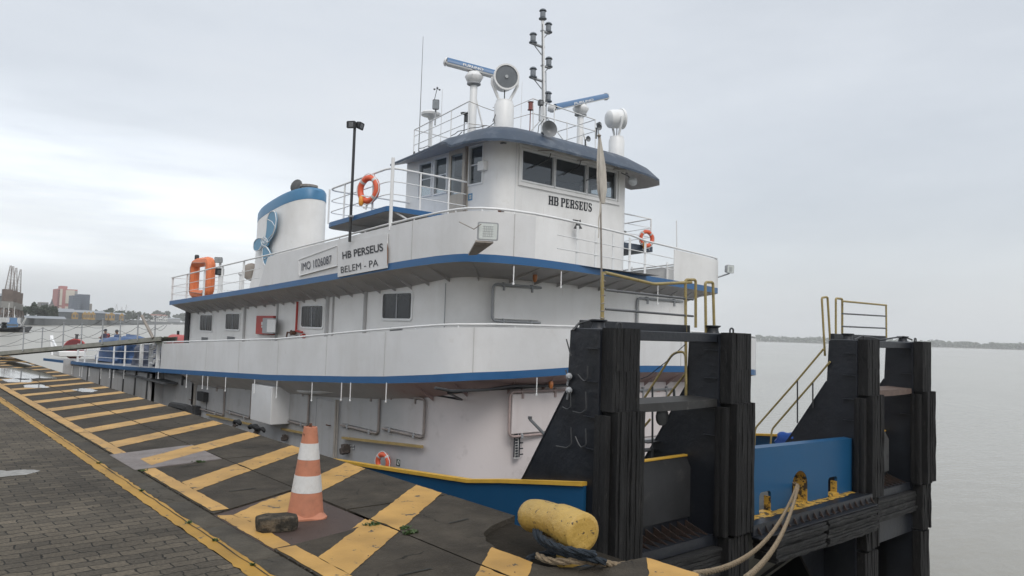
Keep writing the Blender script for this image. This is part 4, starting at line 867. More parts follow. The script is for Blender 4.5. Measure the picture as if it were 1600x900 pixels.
def rect(pl, val, x0, y0, x1, y1):
    f = PX if pl == 'X' else PY; a, b_ = f(x0, y0, val), f(x1, y1, val); u = (lambda p: p.y) if pl == 'X' else (lambda p: p.x)
    return (min(u(a), u(b_)), min(a.z, b_.z), max(u(a), u(b_)), max(a.z, b_.z))
w1 = PY(816.5, 240, YF).x; w2 = PY(867, 250, YF).x; w3 = PY(917.5, 262, YF).x; w4 = PY(962.5, 275, YF).x
zb = PY(864, 291, YF).z; zt = PY(869, 247, YF).z
bar = .055
FW = [(w1, zb, w2-bar/2, zt), (w2+bar/2, zb, w3-bar/2, zt), (w3+bar/2, zb, w3+(w4-w3)*.52, zt), (w3+(w4-w3)*.52+bar, zb, w4, zt)]
SWb = {'c': rect('X', XS, 735, 231.5, 753, 284.5), 'b': rect('X', XS, 680.5, 249.5, 697, 299.5), 'a': rect('X', XS, 656.5, 258, 673, 304), 'd': rect('X', XS, 707.5, 244.5, 721.5, 301)}
m = MB(); wall_holes(m, ff, XS+R, XE-R, ZF0, ZT, FW, .06)
wall_holes(m, fs, YF+R+.0, YA, ZF0, ZT, [h for h in SWb.values()], .06)
SE = [(12.2, 4.70, 12.95, 5.4), (13.2, 4.70, 13.9, 5.4), (14.1, 4.70, 14.8, 5.4)]
wall_holes(m, fe, YF+R, YA, ZF0, ZT, SE, .06)
AW = [(9.9, 4.5, 10.75, 5.12), (10.95, 4.5, 11.8, 5.12), (12.4, 4.5, 13.3, 5.12)]
wall_holes(m, fa, XS, XE, ZF0, ZT, AW, .06)
for cx_, a0 in ((XS+R, math.pi), (XE-R, 1.5*math.pi)):
    ro = [[(cx_+R*math.cos(a0+k/10*math.pi/2), YF+R+R*math.sin(a0+k/10*math.pi/2), z) for k in range(11)] for z in (ZF0, ZT)]; m.grid(ro, True)
    ro = [[(cx_+(R-.06)*math.cos(a0+k/10*math.pi/2), YF+R+(R-.06)*math.sin(a0+k/10*math.pi/2), z) for k in range(11)] for z in (ZF0, ZT)]; m.grid(ro, True)
m.build('wheelhouse_wall', white, wh)
m = MB(); m.box((XS+.07, YF+.07, 5.50), (XE-.07, YA-.07, 5.53)); m.build('wheelhouse_ceiling', deckm, wh)
m = MB(); m.box((XS+.07, YF+.07, 4.08), (XE-.07, YA-.07, 4.12)); m.build('wheelhouse_floor', deckm, wh)
m = MB(); m.box((10.3, YF+.12, 4.12), (13.2, YF+.55, 4.86)); m.box((11.2, YF+.1, 4.86), (12.0, YF+.4, 4.98)); m.build('steering_console', dark, wh)
for h, f_, nm in [(q, ff, 0) for q in FW]+[(q, fs, 0) for k, q in SWb.items() if k != 'd']+[(q, fe, 0) for q in SE]+[(q, fa, 0) for q in AW]:
    m = MB(); w_ = .035
    for a, b_ in (((h[0]-w_, h[1]-w_), (h[2]+w_, h[1])), ((h[0]-w_, h[3]), (h[2]+w_, h[3]+w_)), ((h[0]-w_, h[1]), (h[0], h[3])), ((h[2], h[1]), (h[2]+w_, h[3]))): m.box(f_(a[0], a[1], -.02), f_(b_[0], b_[1], .004))
    if f_ is fs: zc = lerp(h[1], h[3], .52); m.box(f_(h[0], zc-.012, .01), f_(h[2], zc+.012, .05))
    o_ = m.build('window', trimw, wh)
    m = MB(); m.add([f_(h[0], h[1], .035), f_(h[2], h[1], .035), f_(h[2], h[3], .035), f_(h[0], h[3], .035)], [(0, 1, 2, 3)]); m.build('pane', glasst, o_)
m = MB(); wa = w1-.10; wb = w4+.12                                # wide raised frame round the front windows
for a, b_ in (((wa, zb-.13), (wb, zb-.06)), ((wa, zt+.05), (wb, zt+.10)), ((wa, zb-.06), (wa+.05, zt+.05)), ((wb-.05, zb-.06), (wb, zt+.05))): m.box(ff(a[0], a[1], -.035), ff(b_[0], b_[1], -.001))
m.build('window_surround', white, wh)
# wipers, side door, notices
for x in ((w1+w2)/2+.3, (w2+w3)/2+.25, (w3+w4)/2): m = MB(); m.tube([(x, YF-.05, zt+.06), (x-.05, YF-.05, zt-.08), (x-.55, YF-.04, zb+.28)], .010, 6); m.build('wiper', dark, wh)
dr = rect('X', XS, 703.5, 233, 730, 334); g_ = SWb['d']; m = MB()
for a, b_ in (((dr[0], dr[1]), (g_[0]-.02, dr[3])), ((g_[2]+.02, dr[1]), (dr[2], dr[3])), ((g_[0]-.02, dr[1]), (g_[2]+.02, g_[1]-.02)), ((g_[0]-.02, g_[3]+.02), (g_[2]+.02, dr[3]))): m.box(fs(a[0], a[1], -.03), fs(b_[0], b_[1], -.001))
do_ = m.build('wheelhouse_door', cream, wh)
m = MB(); m.add([fs(g_[0]-.02, g_[1]-.02, -.01), fs(g_[2]+.02, g_[1]-.02, -.01), fs(g_[2]+.02, g_[3]+.02, -.01), fs(g_[0]-.02, g_[3]+.02, -.01)], [(0, 1, 2, 3)]); m.build('pane', glasst, do_)
m = MB(); m.tube([fs(dr[0]+.04, dr[1]-.02, -.05), fs(dr[0]+.04, dr[3], -.05)], .035, 7); m.build('door_post', brn, do_)
m = MB(); pbox(m, 732, 303, 738, 312.5, 'X', XS, 0, .006); o_ = m.build('notice_plate', mat('light blue notice', (.10, .27, .45), .4), wh); m = MB(); pbox(m, 733.3, 305, 736.5, 307, 'X', XS-.006, 0, .003); pbox(m, 733.3, 308.5, 736.5, 310.5, 'X', XS-.006, 0, .003); m.build('notice_marks', conew, o_)
m = MB(); a = PX(757, 260, XS); m.bbox((XS-.10, a.y-.10, a.z-.10), (XS, a.y+.12, a.z+.10), .01); m.build('junction_box', white, wh)
m = MB(); a = PY(768, 329, YF+.15); m.lathe([(.035, 0), (.035, .06), (.01, .07)], Vector((XS+.06, YF+.10, a.z)), (-.6, -.7, 0), 10); m.build('side_light_stub', rust, wh)
m = MB(); m.box((XS+R-.012, YF-.006, ZF0), (XS+R+.012, YF-.001, ZT)); m.build('plate_seam', white2, wh)
# wheelhouse name in slab letters
def slab_letter(ch):
    S_ = lambda x0, y0, x1, y1: ('r', x0, y0, x1, y1)
    sf = lambda x0, x1: [S_(x0, 0, x1, .11), S_(x0, .89, x1, 1)]
    if ch == 'H': return sf(0, .44)+sf(.56, 1)+[S_(.07, .11, .36, .89), S_(.64, .11, .93, .89), S_(.36, .44, .64, .57)]
    if ch == 'E': return [S_(0, 0, .9, .11), S_(0, .89, .88, 1), S_(.09, .11, .40, .89), S_(.40, .45, .66, .56), S_(.60, .36, .68, .65), S_(.78, .11, .9, .32), S_(.76, .70, .88, .89)]
    if ch in 'PRB':
        o_ = [S_(0, .89, .66, 1), S_(0, 0, .48, .11), S_(.08, .11, .38, .89), S_(.38, .45, .66, .56), ('p', [(.66, 1), (.84, .97), (.95, .86), (.95, .60), (.85, .49), (.66, .45), (.66, .56), (.68, .60), (.68, .85), (.66, .89)])]
        if ch == 'R': o_ += [('p', [(.46, .47), (.66, .47), (.80, .42), (.86, .30), (.88, .14), (1.02, .10), (1.02, 0), (.74, 0), (.62, .08), (.60, .36), (.46, .45)])]
        if ch == 'B': o_ += [S_(.48, 0, .66, .11), ('p', [(.66, .55), (.88, .50), (1.0, .38), (1.0, .16), (.88, .03), (.66, 0), (.66, .11), (.71, .15), (.71, .41), (.66, .45)])]
        return o_
    if ch == 'U': return [S_(0, .89, .44, 1), S_(.60, .89, 1, 1), ('p', [(.07, .89), (.36, .89), (.36, .24), (.42, .13), (.56, .11), (.68, .17), (.74, .28), (.74, .89), (.88, .89), (.88, .25), (.78, .06), (.55, -.02), (.30, -.01), (.13, .08), (.07, .25)])]
    if ch == 'S': return [('p', [(.86, .97), (.76, .97), (.70, .93), (.48, 1.02), (.20, .97), (.05, .80), (.08, .60), (.25, .48), (.55, .40), (.66, .31), (.62, .16), (.48, .10), (.28, .13), (.17, .30), (.07, .30), (.07, .03), (.16, .03), (.22, .07), (.48, -.02), (.78, .03), (.93, .20), (.92, .40), (.78, .54), (.45, .63), (.32, .70), (.34, .86), (.48, .91), (.66, .87), (.76, .70), (.86, .70)])]
    return []
m = MB(); p0, p1, pt = PY(857, 319.5, YF-.004), PY(925.5, 331.2, YF-.004), PY(857, 305.5, YF-.004)
txt = 'HB PERSEUS'; wd = [1.12, 1.10, .45, 1.05, .98, 1.08, .98, 1.02, 1.08, .98]; tot = sum(wd); uu = (p1-p0)/tot; vv = Vector((0, 0, (pt-p0).length)); x = 0
uu.z *= .9
for c, w_ in zip(txt, wd):
    for r_ in slab_letter(c):
        q = [(r_[1], r_[2]), (r_[3], r_[2]), (r_[3], r_[4]), (r_[1], r_[4])] if r_[0] == 'r' else r_[1]
        P = [p0+uu*(x+a*(w_-.10))+vv*b_ for a, b_ in q]; m.prism(P, (0, -.006, 0))
    x += w_
m.build('name_lettering', blk, wh, 'black slab lettering HB PERSEUS on the wheelhouse front')
# bell under the name
a = PY(903, 352, YF-.16); m = MB(); m.lathe([(.10, -.07), (.085, -.05), (.055, 0), (.045, .05), (.02, .07)], a, (0, 0, 1), 14); bl = m.build('ship_bell', dark, wh)
m = MB(); m.tube([a+Vector((0, 0, .07)), a+Vector((0, 0, .10)), (a.x, YF, a.z+.12)], .012, 6); m.tube([(a.x-.10, YF-.1, a.z+.12), (a.x+.12, YF-.1, a.z+.12)], .008, 6); m.lathe([(.03, 0), (.015, .06), (.005, .09)], (a.x+.13, YF-.1, a.z+.06), (0, 0, 1), 8); m.tube([(a.x, a.y, a.z-.05), (a.x, a.y, a.z-.14)], .01, 6); m.build('bell_bracket', dark, bl)
# visor roof
RO = [(9.28, 15.45), (9.16, 14.3), (9.0, 13.0), (8.92, 12.0), (9.02, 11.5), (9.25, 11.22), (9.6, 11.06), (10.2, 10.99), (12.0, 10.99), (13.0, 11.0), (13.6, 11.06), (14.25, 11.22), (14.62, 11.5), (14.74, 12.0), (14.7, 13.0), (14.5, 14.3), (14.4, 15.45)]
RT = [(9.55, 15.4), (9.52, 14.3), (9.44, 13.2), (9.40, 12.25), (9.46, 11.86), (9.62, 11.62), (9.86, 11.50), (10.3, 11.44), (12.0, 11.44), (12.9, 11.44), (13.35, 11.50), (13.75, 11.62), (14.0, 11.86), (14.1, 12.25), (14.1, 13.2), (14.1, 14.3), (14.05, 15.4)]
RO = dens([Vector((*p, 0)) for p in RO], .12); 
def zo(p): return interp([(11, 5.425), (12, 5.44), (12.55, 5.46), (12.8, 5.60), (15.5, 5.56)], p.y) - .035*max(0, p.x-12)/2.7
def zr(p): return interp([(11, 5.83), (13, 5.84), (13.4, 5.80), (15.5, 5.70)], p.y)
RTp = [Vector((*p, 0)) for p in RT]
def matchp(k): t_ = k/(len(RO)-1)*(len(RTp)-1); i = min(int(t_), len(RTp)-2); return RTp[i].lerp(RTp[i+1], t_-i)
# match by angle so that the fascia stays clean
c0 = Vector((11.8, 13.6, 0)); RTd = dens(RTp, .05)
RM = [min(RTd, key=lambda q: abs(math.remainder(math.atan2(q.y-c0.y, q.x-c0.x)-math.atan2(p.y-c0.y, p.x-c0.x), 2*math.pi))) for p in RO]
m = MB(); m.grid([[(p.x, p.y, zo(p)-.035) for p in RO], [(p.x, p.y, zo(p)+.015) for p in RO], [(lerp(p.x, q.x, .45), lerp(p.y, q.y, .45), lerp(zo(p), zr(q), .62)) for p, q in zip(RO, RM)], [(q.x, q.y, zr(q)) for q in RM], [(lerp(q.x, 11.8, .1), lerp(q.y, 13.6, .1), zr(q)+.03) for q in RM]], True)
vs = m.build('visor', vblue, wh, 'weathered blue visor sweeping round the wheelhouse roof')
m = MB(); m.grid([[(p.x, p.y, zo(p)-.034) for p in RO], [(lerp(p.x, 11.7, .12), lerp(p.y, 13.5, .12), 5.60) for p in RO], [(11.7, 13.5, 5.60) for p in RO]], False); m.build('visor_underside', soff, vs)
m = MB(); m.grid([[(lerp(q.x, 11.8, .1), lerp(q.y, 13.6, .1), zr(q)+.03) for q in RM], [(11.8, 13.6, 5.90) for q in RM]], True); m.build('roof', vblue, wh)
for x in (10.9, 12.1, 13.3): m = MB(); m.tube([(x, YF-.3, 5.52), (x-.35, YF-.02, 5.50)], .012, 6); m.build('visor_stay', brn, wh)
# level under the wheelhouse floor, aft part
m = MB(); m.box((9.6, 15.2, 2.6), (13.7, 18.25, 3.88)); m.box((9.62, 15.2, 3.88), (13.6, 15.21, 3.9)); m.build('aft_house', white, ship, 'white house block behind the wheelhouse')
# ---- wing platform
WP = [(7.45, 12.42, 3.92), (7.45, 15.15, 3.86)]
m = MB(); pl = rounded([(9.6, 12.42, 0), (7.45, 12.42, 0), (7.45, 15.1, 0), (9.6, 15.1, 0)], [0, .12, .35, 0], 6)
pzz = lambda p: 3.985-.045*(p.y-12.4)
def slabz(mb, P, t_): mb.prism([Vector((p.x, p.y, pzz(p))) for p in P], (0, 0, -t_))
m = MB(); slabz(m, pl, .10); wp = m.build('wing_platform', blue, ship, 'blue edged port wing platform of the wheelhouse')
m = MB(); m.add([Vector((p.x+(.03 if p.x < 9 else 0), p.y, pzz(p)-.102)) for p in pl], [tuple(range(len(pl)))]); m.build('platform_underside', soff, wp)
m = MB(); slabz(m, [Vector((9.6, 15.1, 0)), Vector((9.6, 18.3, 0)), Vector((13.9, 18.3, 0)), Vector((13.9, 15.1, 0))], .10); m.build('aft_platform', blue, ship)
m = MB(); slabz(m, [Vector((13.7, 12.42, 0)), Vector((13.7, 15.1, 0)), Vector((15.55, 15.1, 0)), Vector((15.55, 12.42, 0))], .14); ws = m.build('wing_platform', vblue, ship, 'blue edged starboard wing platform of the wheelhouse')
for y in (13.2, 14.2): m = MB(); m.prism([(9.6, y, pzz(Vector((0, y, 0)))-.1), (7.6, y, pzz(Vector((0, y, 0)))-.1), (9.6, y, 3.55)], (0, .012, 0)); m.build('platform_gusset', soff, wp)
# platform rails
def zp(y): return pzz(Vector((0, y, 0)))
rp = rounded([(9.35, 12.45, 0), (7.5, 12.45, 0), (7.5, 15.05, 0), (9.6, 15.05, 0)], [0, .25, .25, 0], 5)
pr = MB().tube([(p.x, p.y, zp(p.y)+.76) for p in rp], .020, 7).build('wing_handrail', trimw, wp)
for h in (.25, .50): MB().tube([(p.x, p.y, zp(p.y)+h) for p in rp], .010, 6).build('rail_bar', trimw, pr)
for x, y in ((8.9, 12.45), (8.2, 12.45), (7.5, 13.1), (7.5, 14.3), (7.5, 15.0), (8.6, 15.05)): rail_post((x, y, zp(y)), .76, pr, flat=False)
a = PX(613, 247, 7.52); m = MB(); m.tube([(7.52, 12.42, 3.5), (7.52, 12.42, a.z)], .035, 9); m.build('corner_stanchion', trimw, wp)
m = MB(); m.tube([(7.55, 12.5, 3.93), (7.9, 12.46, 3.78)], .02, 6); m.tube([(8.9, 12.6, 2.8), (8.9, 12.6, 3.85)], .045, 8); m.tube([(8.6, 14.9, 2.8), (8.6, 14.9, 3.85)], .045, 8); m.build('platform_strut', trimw, wp)
# starboard wing rail
m = MB(); S0 = [(13.75, 12.45), (15.5, 12.45), (15.5, 15.0), (13.75, 15.0)]
sr2 = MB().tube([(x, y, zp(y)+.74) for x, y in S0], .018, 7).build('wing_handrail', trimw, ws)
for h in (.25, .5): MB().tube([(x, y, zp(y)+h) for x, y in S0], .009, 6).build('rail_bar', trimw, sr2)
for x, y in ((14.4, 12.45), (15.5, 12.45), (15.5, 13.7), (15.5, 15.0)): rail_post((x, y, zp(y)), .74, sr2, flat=False)
m = MB(); m.tube([(14.0, 12.35, 2.8), (14.0, 12.35, 5.5)], .03, 8); m.build('drain_riser', dark, wh, 'dark riser pipe down the starboard corner of the wheelhouse')
m = MB(); m.bbox((13.95, 12.25, 3.35), (14.15, 12.42, 3.75), .01); m.build('junction_box', dgrey, wh)
m = MB(); a = PY(1057, 345, 14.0); b_ = PY(1058, 430, 14.0); m.tube([b_, a], .018, 7); m.build('whip_antenna', trimw, ship)
m = MB(); m.box((12.5, 13.8, 2.75), (15.6, 15.0, 3.05)); m.build('deck_locker', white2, ship)

# ---- roof equipment
def roof_rail():
    z = 5.86; P = [PZ(646, 243, 5.80), PZ(735, 217, 5.85)]
    path = [(9.65, 15.0), (9.65, 13.9), (9.62, 12.6), (9.85, 12.0), (10.8, 11.75), (12.2, 11.7), (13.2, 11.75), (13.75, 12.4), (13.8, 15.0)]
    return path, z
pth, z0 = roof_rail()
# port section: from the aft corner forward
a0, a1 = PX(646, 243, 9.65), PX(731, 213, 9.65)
rr_ = MB().tube([(9.65, a0.y, 5.75+.66), (9.65, a1.y, 5.84+.80)], .014, 7).tube([(9.65, a0.y, 5.75+.66), (11.5, a0.y, 6.4)], .012, 6).build('roof_rail', trimw, wh)
for h in (.02+.26, .50): MB().tube([(9.65, a0.y, 5.75+h), (9.65, a1.y, 5.84+h*1.15)], .009, 6).build('rail_bar', trimw, rr_)
for f_ in (0, .35, .7, 1): y = lerp(a0.y, a1.y, f_); rail_post((9.65, y, 5.78), lerp(.62, .84, f_), rr_, flat=False, r=.013)
MB().tube([(9.65, a1.y, 6.64), (9.85, a1.y-.25, 6.50), (10.2, a1.y-.4, 6.42)], .007, 5).tube([(9.65, a1.y, 6.14), (10.2, a1.y-.4, 6.10)], .007, 5).build('safety_chain', brn, rr_)
# starboard section: across the front right of the mast
q = [PY(835, 155, 12.1), PY(845, 160, 12.1), PY(930, 188, 12.1)]; q2 = [PY(833, 178, 12.1), PY(930, 207, 12.1)]
r2_ = MB().tube([PY(833, 154, 12.1), PY(930, 187, 12.1)], .014, 7).tube([PY(833, 177, 12.1), PY(931, 205, 12.1)], .012, 6).build('roof_rail', trimw, wh)
for px, ya, yb in ((833, 154, 203), (866, 165, 213), (886, 190, 220), (930, 187, 233)): MB().tube([PY(px, ya, 12.1), PY(px, yb+6, 12.1)], .013, 6).build('rail_post', trimw, r2_)
a, b_ = PY(930, 187, 12.1), PY(930, 205, 12.1); MB().tube([a, a+Vector((0, 2.6, -.1))], .012, 6).tube([b_, b_+Vector((0, 2.6, -.1))], .010, 6).build('rail_bar', trimw, r2_)
MB().tube([PY(770, 168, 12.3), PY(800, 168, 12.2), PY(833, 154, 12.1)], .006, 5).tube([PY(770, 186, 12.3), PY(800, 186, 12.2), PY(833, 177, 12.1)], .006, 5).build('safety_chain', brn, r2_)
# radars
def radar(px, base_y, top_y, Y, bar_l, bar_r, lab):
    base = PY(px, base_y, Y); base.z = 5.8; top = PY(px, top_y, Y); 
    r_ = empty('radar', base, lab, None); r_.parent = wh; r_.location = base-rootloc(wh)
    h = top.z-base.z; B = Vector(base)
    m = MB(); m.lathe([(.085, 0), (.085, h-.30), (.075, h-.28)], B, (0, 0, 1), 14); m.build('radar_post', trimw, r_)
    m = MB(); m.lathe([(.03, h-.35), (.16, h-.29), (.16, h-.26), (.05, h-.25)], B, (0, 0, 1), 18); m.build('radar_shelf', mgrey, r_)
    m = MB(); m.lathe([(.10, h-.27), (.15, h-.24), (.215, h-.12), (.21, h-.09), (.15, h-.01), (.07, h)], B, (0, 0, 1), 8); m.build('radar_gearbox', trimw, r_)
    a, b_ = bar_l, bar_r; c = Vector((B.x, B.y, top.z+.07)); d = (b_-a).normalized(); L_ = (b_-a).length
    u_ = Vector((0, 0, 1)); s_ = d.cross(u_).normalized(); 
    mid = c
    prof = [(-.075, -.055), (.075, -.055), (.085, .0), (.05, .06), (-.05, .06), (-.085, .0)]
    m = MB(); m.grid([[mid+d*(L_*t_)+s_*p+u_*w_ for p, w_ in [(-.10, -.068), (.10, -.068), (.115, -.025), (-.115, -.025)]] for t_ in (-.5, .5)], False, True); 
    for t_ in (-.5, .5):
        e_ = mid+d*(L_*t_); m.lathe([(.108, -.001), (.10, .03), (.065, .06), (.001, .07)], e_, d*(1 if t_ > 0 else -1), 10)
    sc_ = m.build('scanner_bar', trimw, r_)
    m = MB(); m.grid([[mid+d*(L_*t_*.96)+s_*p+u_*w_ for p, w_ in [(-.118, -.035), (.118, -.035), (.112, .035), (.065, .09), (-.065, .09), (-.112, .035)]] for t_ in (-.5, .5)], False, True); m.build('scanner_face', mat('radar blue', (.05, .14, .29), .35, var=.08), sc_)
    side_ = -s_ if s_.dot(Vector(EYE)-mid) < 0 else s_
    dd = d if d.dot(rt) > 0 else -d
    m = MB(); o3 = mid+side_*.119; text_on(m, 'FURUNO', o3-dd*(L_*.20)+u_*-.026, o3+dd*(L_*.16)+u_*-.026, o3-dd*(L_*.20)+u_*.034-side_*.004, side_, .03, .006); m.build('scanner_lettering', trimw, sc_)
    m = MB(); m.box(c-Vector((.10, .10, .085)), c+Vector((.10, .10, -.05))); m.build('scanner_mount', dgrey, sc_)
    m = MB(); m.tube([B+Vector((0, 0, h-.4)), B+Vector((.35, -.15, .05))], .022, 7); m.build('radar_brace', trimw, r_)
    return r_
radar(738, 200, 112, 13.4, PY(694, 88, 13.4), PY(784, 112, 12.6), 'port radar with its blue and white scanner bar')
radar(906, 222, 163, 13.4, PY(864, 160, 12.6), PY(949, 143, 13.8), 'starboard radar with its blue and white scanner bar')
# searchlights
def searchlight(base, h0, yaw, tilt, lab, s=1.0):
    r_ = empty('searchlight', base, lab, None); r_.parent = wh; r_.location = base-rootloc(wh); B = Vector(base)
    m = MB(); m.lathe([(.18*s, 0), (.18*s, h0-.09), (.155*s, h0-.04), (.155*s, h0), (.10*s, h0+.01)], B, (0, 0, 1), 20); m.build('searchlight_base', trimw, r_)
    c = B+Vector((0, 0, h0+.42*s)); ax = Vector((math.cos(yaw)*math.cos(tilt), math.sin(yaw)*math.cos(tilt), math.sin(tilt))); sd_ = ax.cross(Vector((0, 0, 1))).normalized()
    m = MB()
    for k in (-1, 1): m.tube([B+Vector((0, 0, h0))+sd_*(.09*s*k), c+sd_*(.235*s*k)+Vector((0, 0, -.12*s)), c+sd_*(.235*s*k)], .028*s, 7)
    m.build('searchlight_yoke', trimw, r_)
    m = MB(); m.lathe([(.05*s, -.26*s), (.15*s, -.245*s), (.20*s, -.20*s), (.212*s, -.12*s), (.212*s, .09*s), (.235*s, .09*s), (.235*s, .14*s), (.205*s, .14*s), (.205*s, .12*s)], c, ax, 24); dr_ = m.build('searchlight_drum', trimw, r_)
    m = MB(); m.lathe([(.204*s, .122*s), (.12*s, .128*s), (.001, .130*s)], c, ax, 24); m.build('lamp_glass', mat('reflector glass', (.15, .165, .18), .12, var=.2, scale=6), dr_)
    m = MB(); m.lathe([(.03*s, .13*s), (.03*s, .15*s)], c, ax, 10); m.build('lamp_cap', lens, dr_)
    m = MB(); m.tube([c+Vector((0, 0, -.2*s)), B+Vector((0, 0, h0))], .012, 6); m.build('control_rod', dark, r_)
b0 = PY(787, 190, 12.0); b0.z = 5.82
searchlight(b0, .70, math.radians(-118), math.radians(-4), 'port searchlight facing forward', 1.18)
b1 = PY(963, 240, 12.3); b1.z = 5.80
searchlight(b1, .78, math.radians(-22), math.radians(8), 'starboard searchlight turned away from the quay', 1.1)
# mast and its lanterns
mb0 = PX(850, 240, 12.1); mb0.z = 5.85; mt = PX(848, 30, 12.1)
ms = empty('mast', mb0, None, None); ms.parent = wh; ms.location = mb0-rootloc(wh)
def pole_at(z): return mb0.lerp(mt, (z-mb0.z)/(mt.z-mb0.z))
m = MB(); m.tube([mb0, pole_at(7.1), pole_at(7.12), pole_at(mt.z-.05)], .06, 10, rs=[.075, .072, .048, .038]); m.build('mast_pole', trimw, ms)
def lantern(px, py, arm=True):
    c = PX(px, py, 12.1); pp = pole_at(c.z)
    if abs(px-848.2) > 3: c = PY(px, py, pp.y)
    m = MB(); m.lathe([(.10, -.13), (.10, -.11), (.06, -.10), (.065, .06), (.05, .07), (.095, .075), (.075, .11), (.04, .13)], c, (0, 0, 1), 12); o_ = m.build('mast_lantern', mat('lantern grey', (.12, .14, .16), .4, var=.2), ms)
    m = MB(); m.lathe([(.067, -.085), (.069, -.02), (.067, .05)], c, (0, 0, 1), 12); m.build('lantern_glass', mat('lantern dim glass', (.20, .22, .24), .15), o_)
    if arm and abs(c.x-pp.x) > .06: m = MB(); m.box((min(c.x, pp.x)-.05, pp.y-.04, c.z-.16), (max(c.x, pp.x)+.05, pp.y+.04, c.z-.13)); m.tube([(c.x, pp.y, c.z-.14), (pp.x, pp.y, c.z-.36)], .014, 6); m.build('lantern_arm', mgrey, o_)
for px, py in ((848.2, 22), (857, 43), (833, 59), (857.5, 97), (833, 113), (856.5, 151)): lantern(px, py)
m = MB(); z1 = mt.z
m.tube([pole_at(z)+Vector((-.05, -.04, 0)) for z in (5.9, 7, 8, 9.2)], .010, 5); m.tube([pole_at(z)+Vector((.045, -.05, 0)) for z in (5.9, 7, 8.0)], .010, 5); m.build('mast_cable', dgrey, ms)
m = MB(); m.tube([(mb0.x, mb0.y, 6.9), (mb0.x+.9, mb0.y-.3, 5.88)], .016, 6); m.tube([(mb0.x, mb0.y, 6.9), (mb0.x-.5, mb0.y+.8, 5.88)], .016, 6); m.build('mast_stay', trimw, ms)
# horns, small lamps, dome, whip antennas
def horn(px, py, Y, r_, ax, lab=None, mtl=mat('horn grey', (.16, .17, .18), .4, var=.2)):
    c = PY(px, py, Y); ax = Vector(ax).normalized(); m = MB(); m.lathe([(r_*.18, -r_*2.0), (r_*.16, -r_*1.1), (r_*.30, -r_*.75), (r_*.62, -r_*.28), (r_, 0), (r_*1.02, .01), (r_*.9, .0), (r_*.5, -r_*.35), (r_*.1, -r_*.6)], c, ax, 22); o_ = m.build('horn', mtl, wh, lab)
    m = MB(); m.tube([c-ax*r_*1.6, c-ax*r_*1.6+Vector((0, 0, -.25))], .02, 6); m.build('horn_bracket', dgrey, o_)
horn(858.5, 201.5, 11.15, .175, (-.30, -1, .02), 'large grey loudspeaker horn on the visor edge'); horn(919, 217, 11.6, .065, (-.15, -1, 0)); horn(936, 199, 11.6, .07, (-.25, -1, -.1))
def flood(c, d, w, h, face=ledw, body=mgrey, par=None, lab=None, lname='floodlight', arm=None):
    c = Vector(c); d = Vector(d).normalized(); r_ = d.cross(Vector((0, 0, 1))).normalized(); u_ = r_.cross(d).normalized()
    m = MB(); q = rounded([c+r_*(w*a)+u_*(h*b_) for a, b_ in ((-.5, -.5), (.5, -.5), (.5, .5), (-.5, .5))], .03, 4, True); q2 = [c+(p-c)*.86-d*.05 for p in q]
    m.prism(q, -d*.025); m.grid([[p-d*.025 for p in q], [p-d*.04 for p in q2]], True, True); m.add([p-d*.04 for p in q2], [tuple(range(len(q2)))]); o_ = m.build(lname, body, par, lab)
    m = MB(); P = [c+(p-c)*.86+d*.003 for p in q]; m.add(P, [tuple(range(len(P)))]); fo = m.build('lamp_face', face, o_)
    m = MB()
    for i in range(1, 6): m.tube([c+r_*(w*(i/6-.5)*.55)+u_*h*.28+d*.005, c+r_*(w*(i/6-.5)*.55)-u_*h*.28+d*.005], .003, 4)
    for i in range(5): m.tube([c+u_*(h*(i/4-.5)*.55)+r_*w*.26+d*.005, c+u_*(h*(i/4-.5)*.55)-r_*w*.26+d*.005], .003, 4)
    m.build('led_grid', mgrey, fo)
    if arm: m = MB(); m.tube([c-d*.03-u_*h*.5, c-d*.08-u_*h*.6, arm], .02, 7); m.build('lamp_arm', mgrey, o_)
    return o_
c = PY(762.5, 361.5, 9.05); flood(c, (-.55, -1, -.08), .335, .285, ledw, mgrey, ship, 'white floodlight on the upper bulwark at the port bow')
m = MB(); m.prism([(c.x-.16, c.y+.10, c.z-.15), (c.x+.10, c.y-.02, c.z-.15), (c.x+.10, 9.44, c.z-.31), (c.x-.06, 9.46, c.z-.33)], (0, 0, -.03)); m.tube([(c.x-.14, c.y, c.z+.10), (c.x-.20, c.y+.1, c.z+.02), (c.x-.25, 9.48, c.z+.16)], .008, 5); m.build('lamp_bracket', brn, ship)
c = PY(1141.5, 420.5, 10.3); flood(c, (-.15, -1, -.05), .25, .20, ledw, mgrey, ship, 'floodlight on an arm at the starboard bow', arm=(15.75, 10.7, c.z-.25))
c = PY(846, 160, 12.0); flood(c, (-.3, -1, .05), .12, .13, dark, dgrey, wh, None, 'roof_lamp', arm=(c.x, 12.05, c.z-.4))
c = PY(938.5, 195-.5, 12.0); flood(c, (.3, -1, .2), .12, .12, dark, dgrey, wh, None, 'roof_lamp', arm=(c.x, 12.05, c.z-.35))
c = PX(681, 163, 9.8); flood(c, (-.6, -.8, .05), .16, .24, mat('dull lamp glass', (.25, .28, .30), .2), dgrey, wh, None, 'roof_lamp', arm=(c.x, c.y, c.z-.5))
m = MB(); a = PX(678, 160, 9.85); b_ = PX(683, 139, 9.85); m.tube([a, a+Vector((0, -.05, .15)), b_], .008, 6); 
for k in range(3): m.lathe([(.001, -.025), (.022, -.015), (.025, .01), (.001, .02)], b_+Vector((.07*math.cos(k*2.1), .07*math.sin(k*2.1), 0)), (0, 0, 1), 8); m.tube([b_, b_+Vector((.07*math.cos(k*2.1), .07*math.sin(k*2.1), 0))], .004, 5)
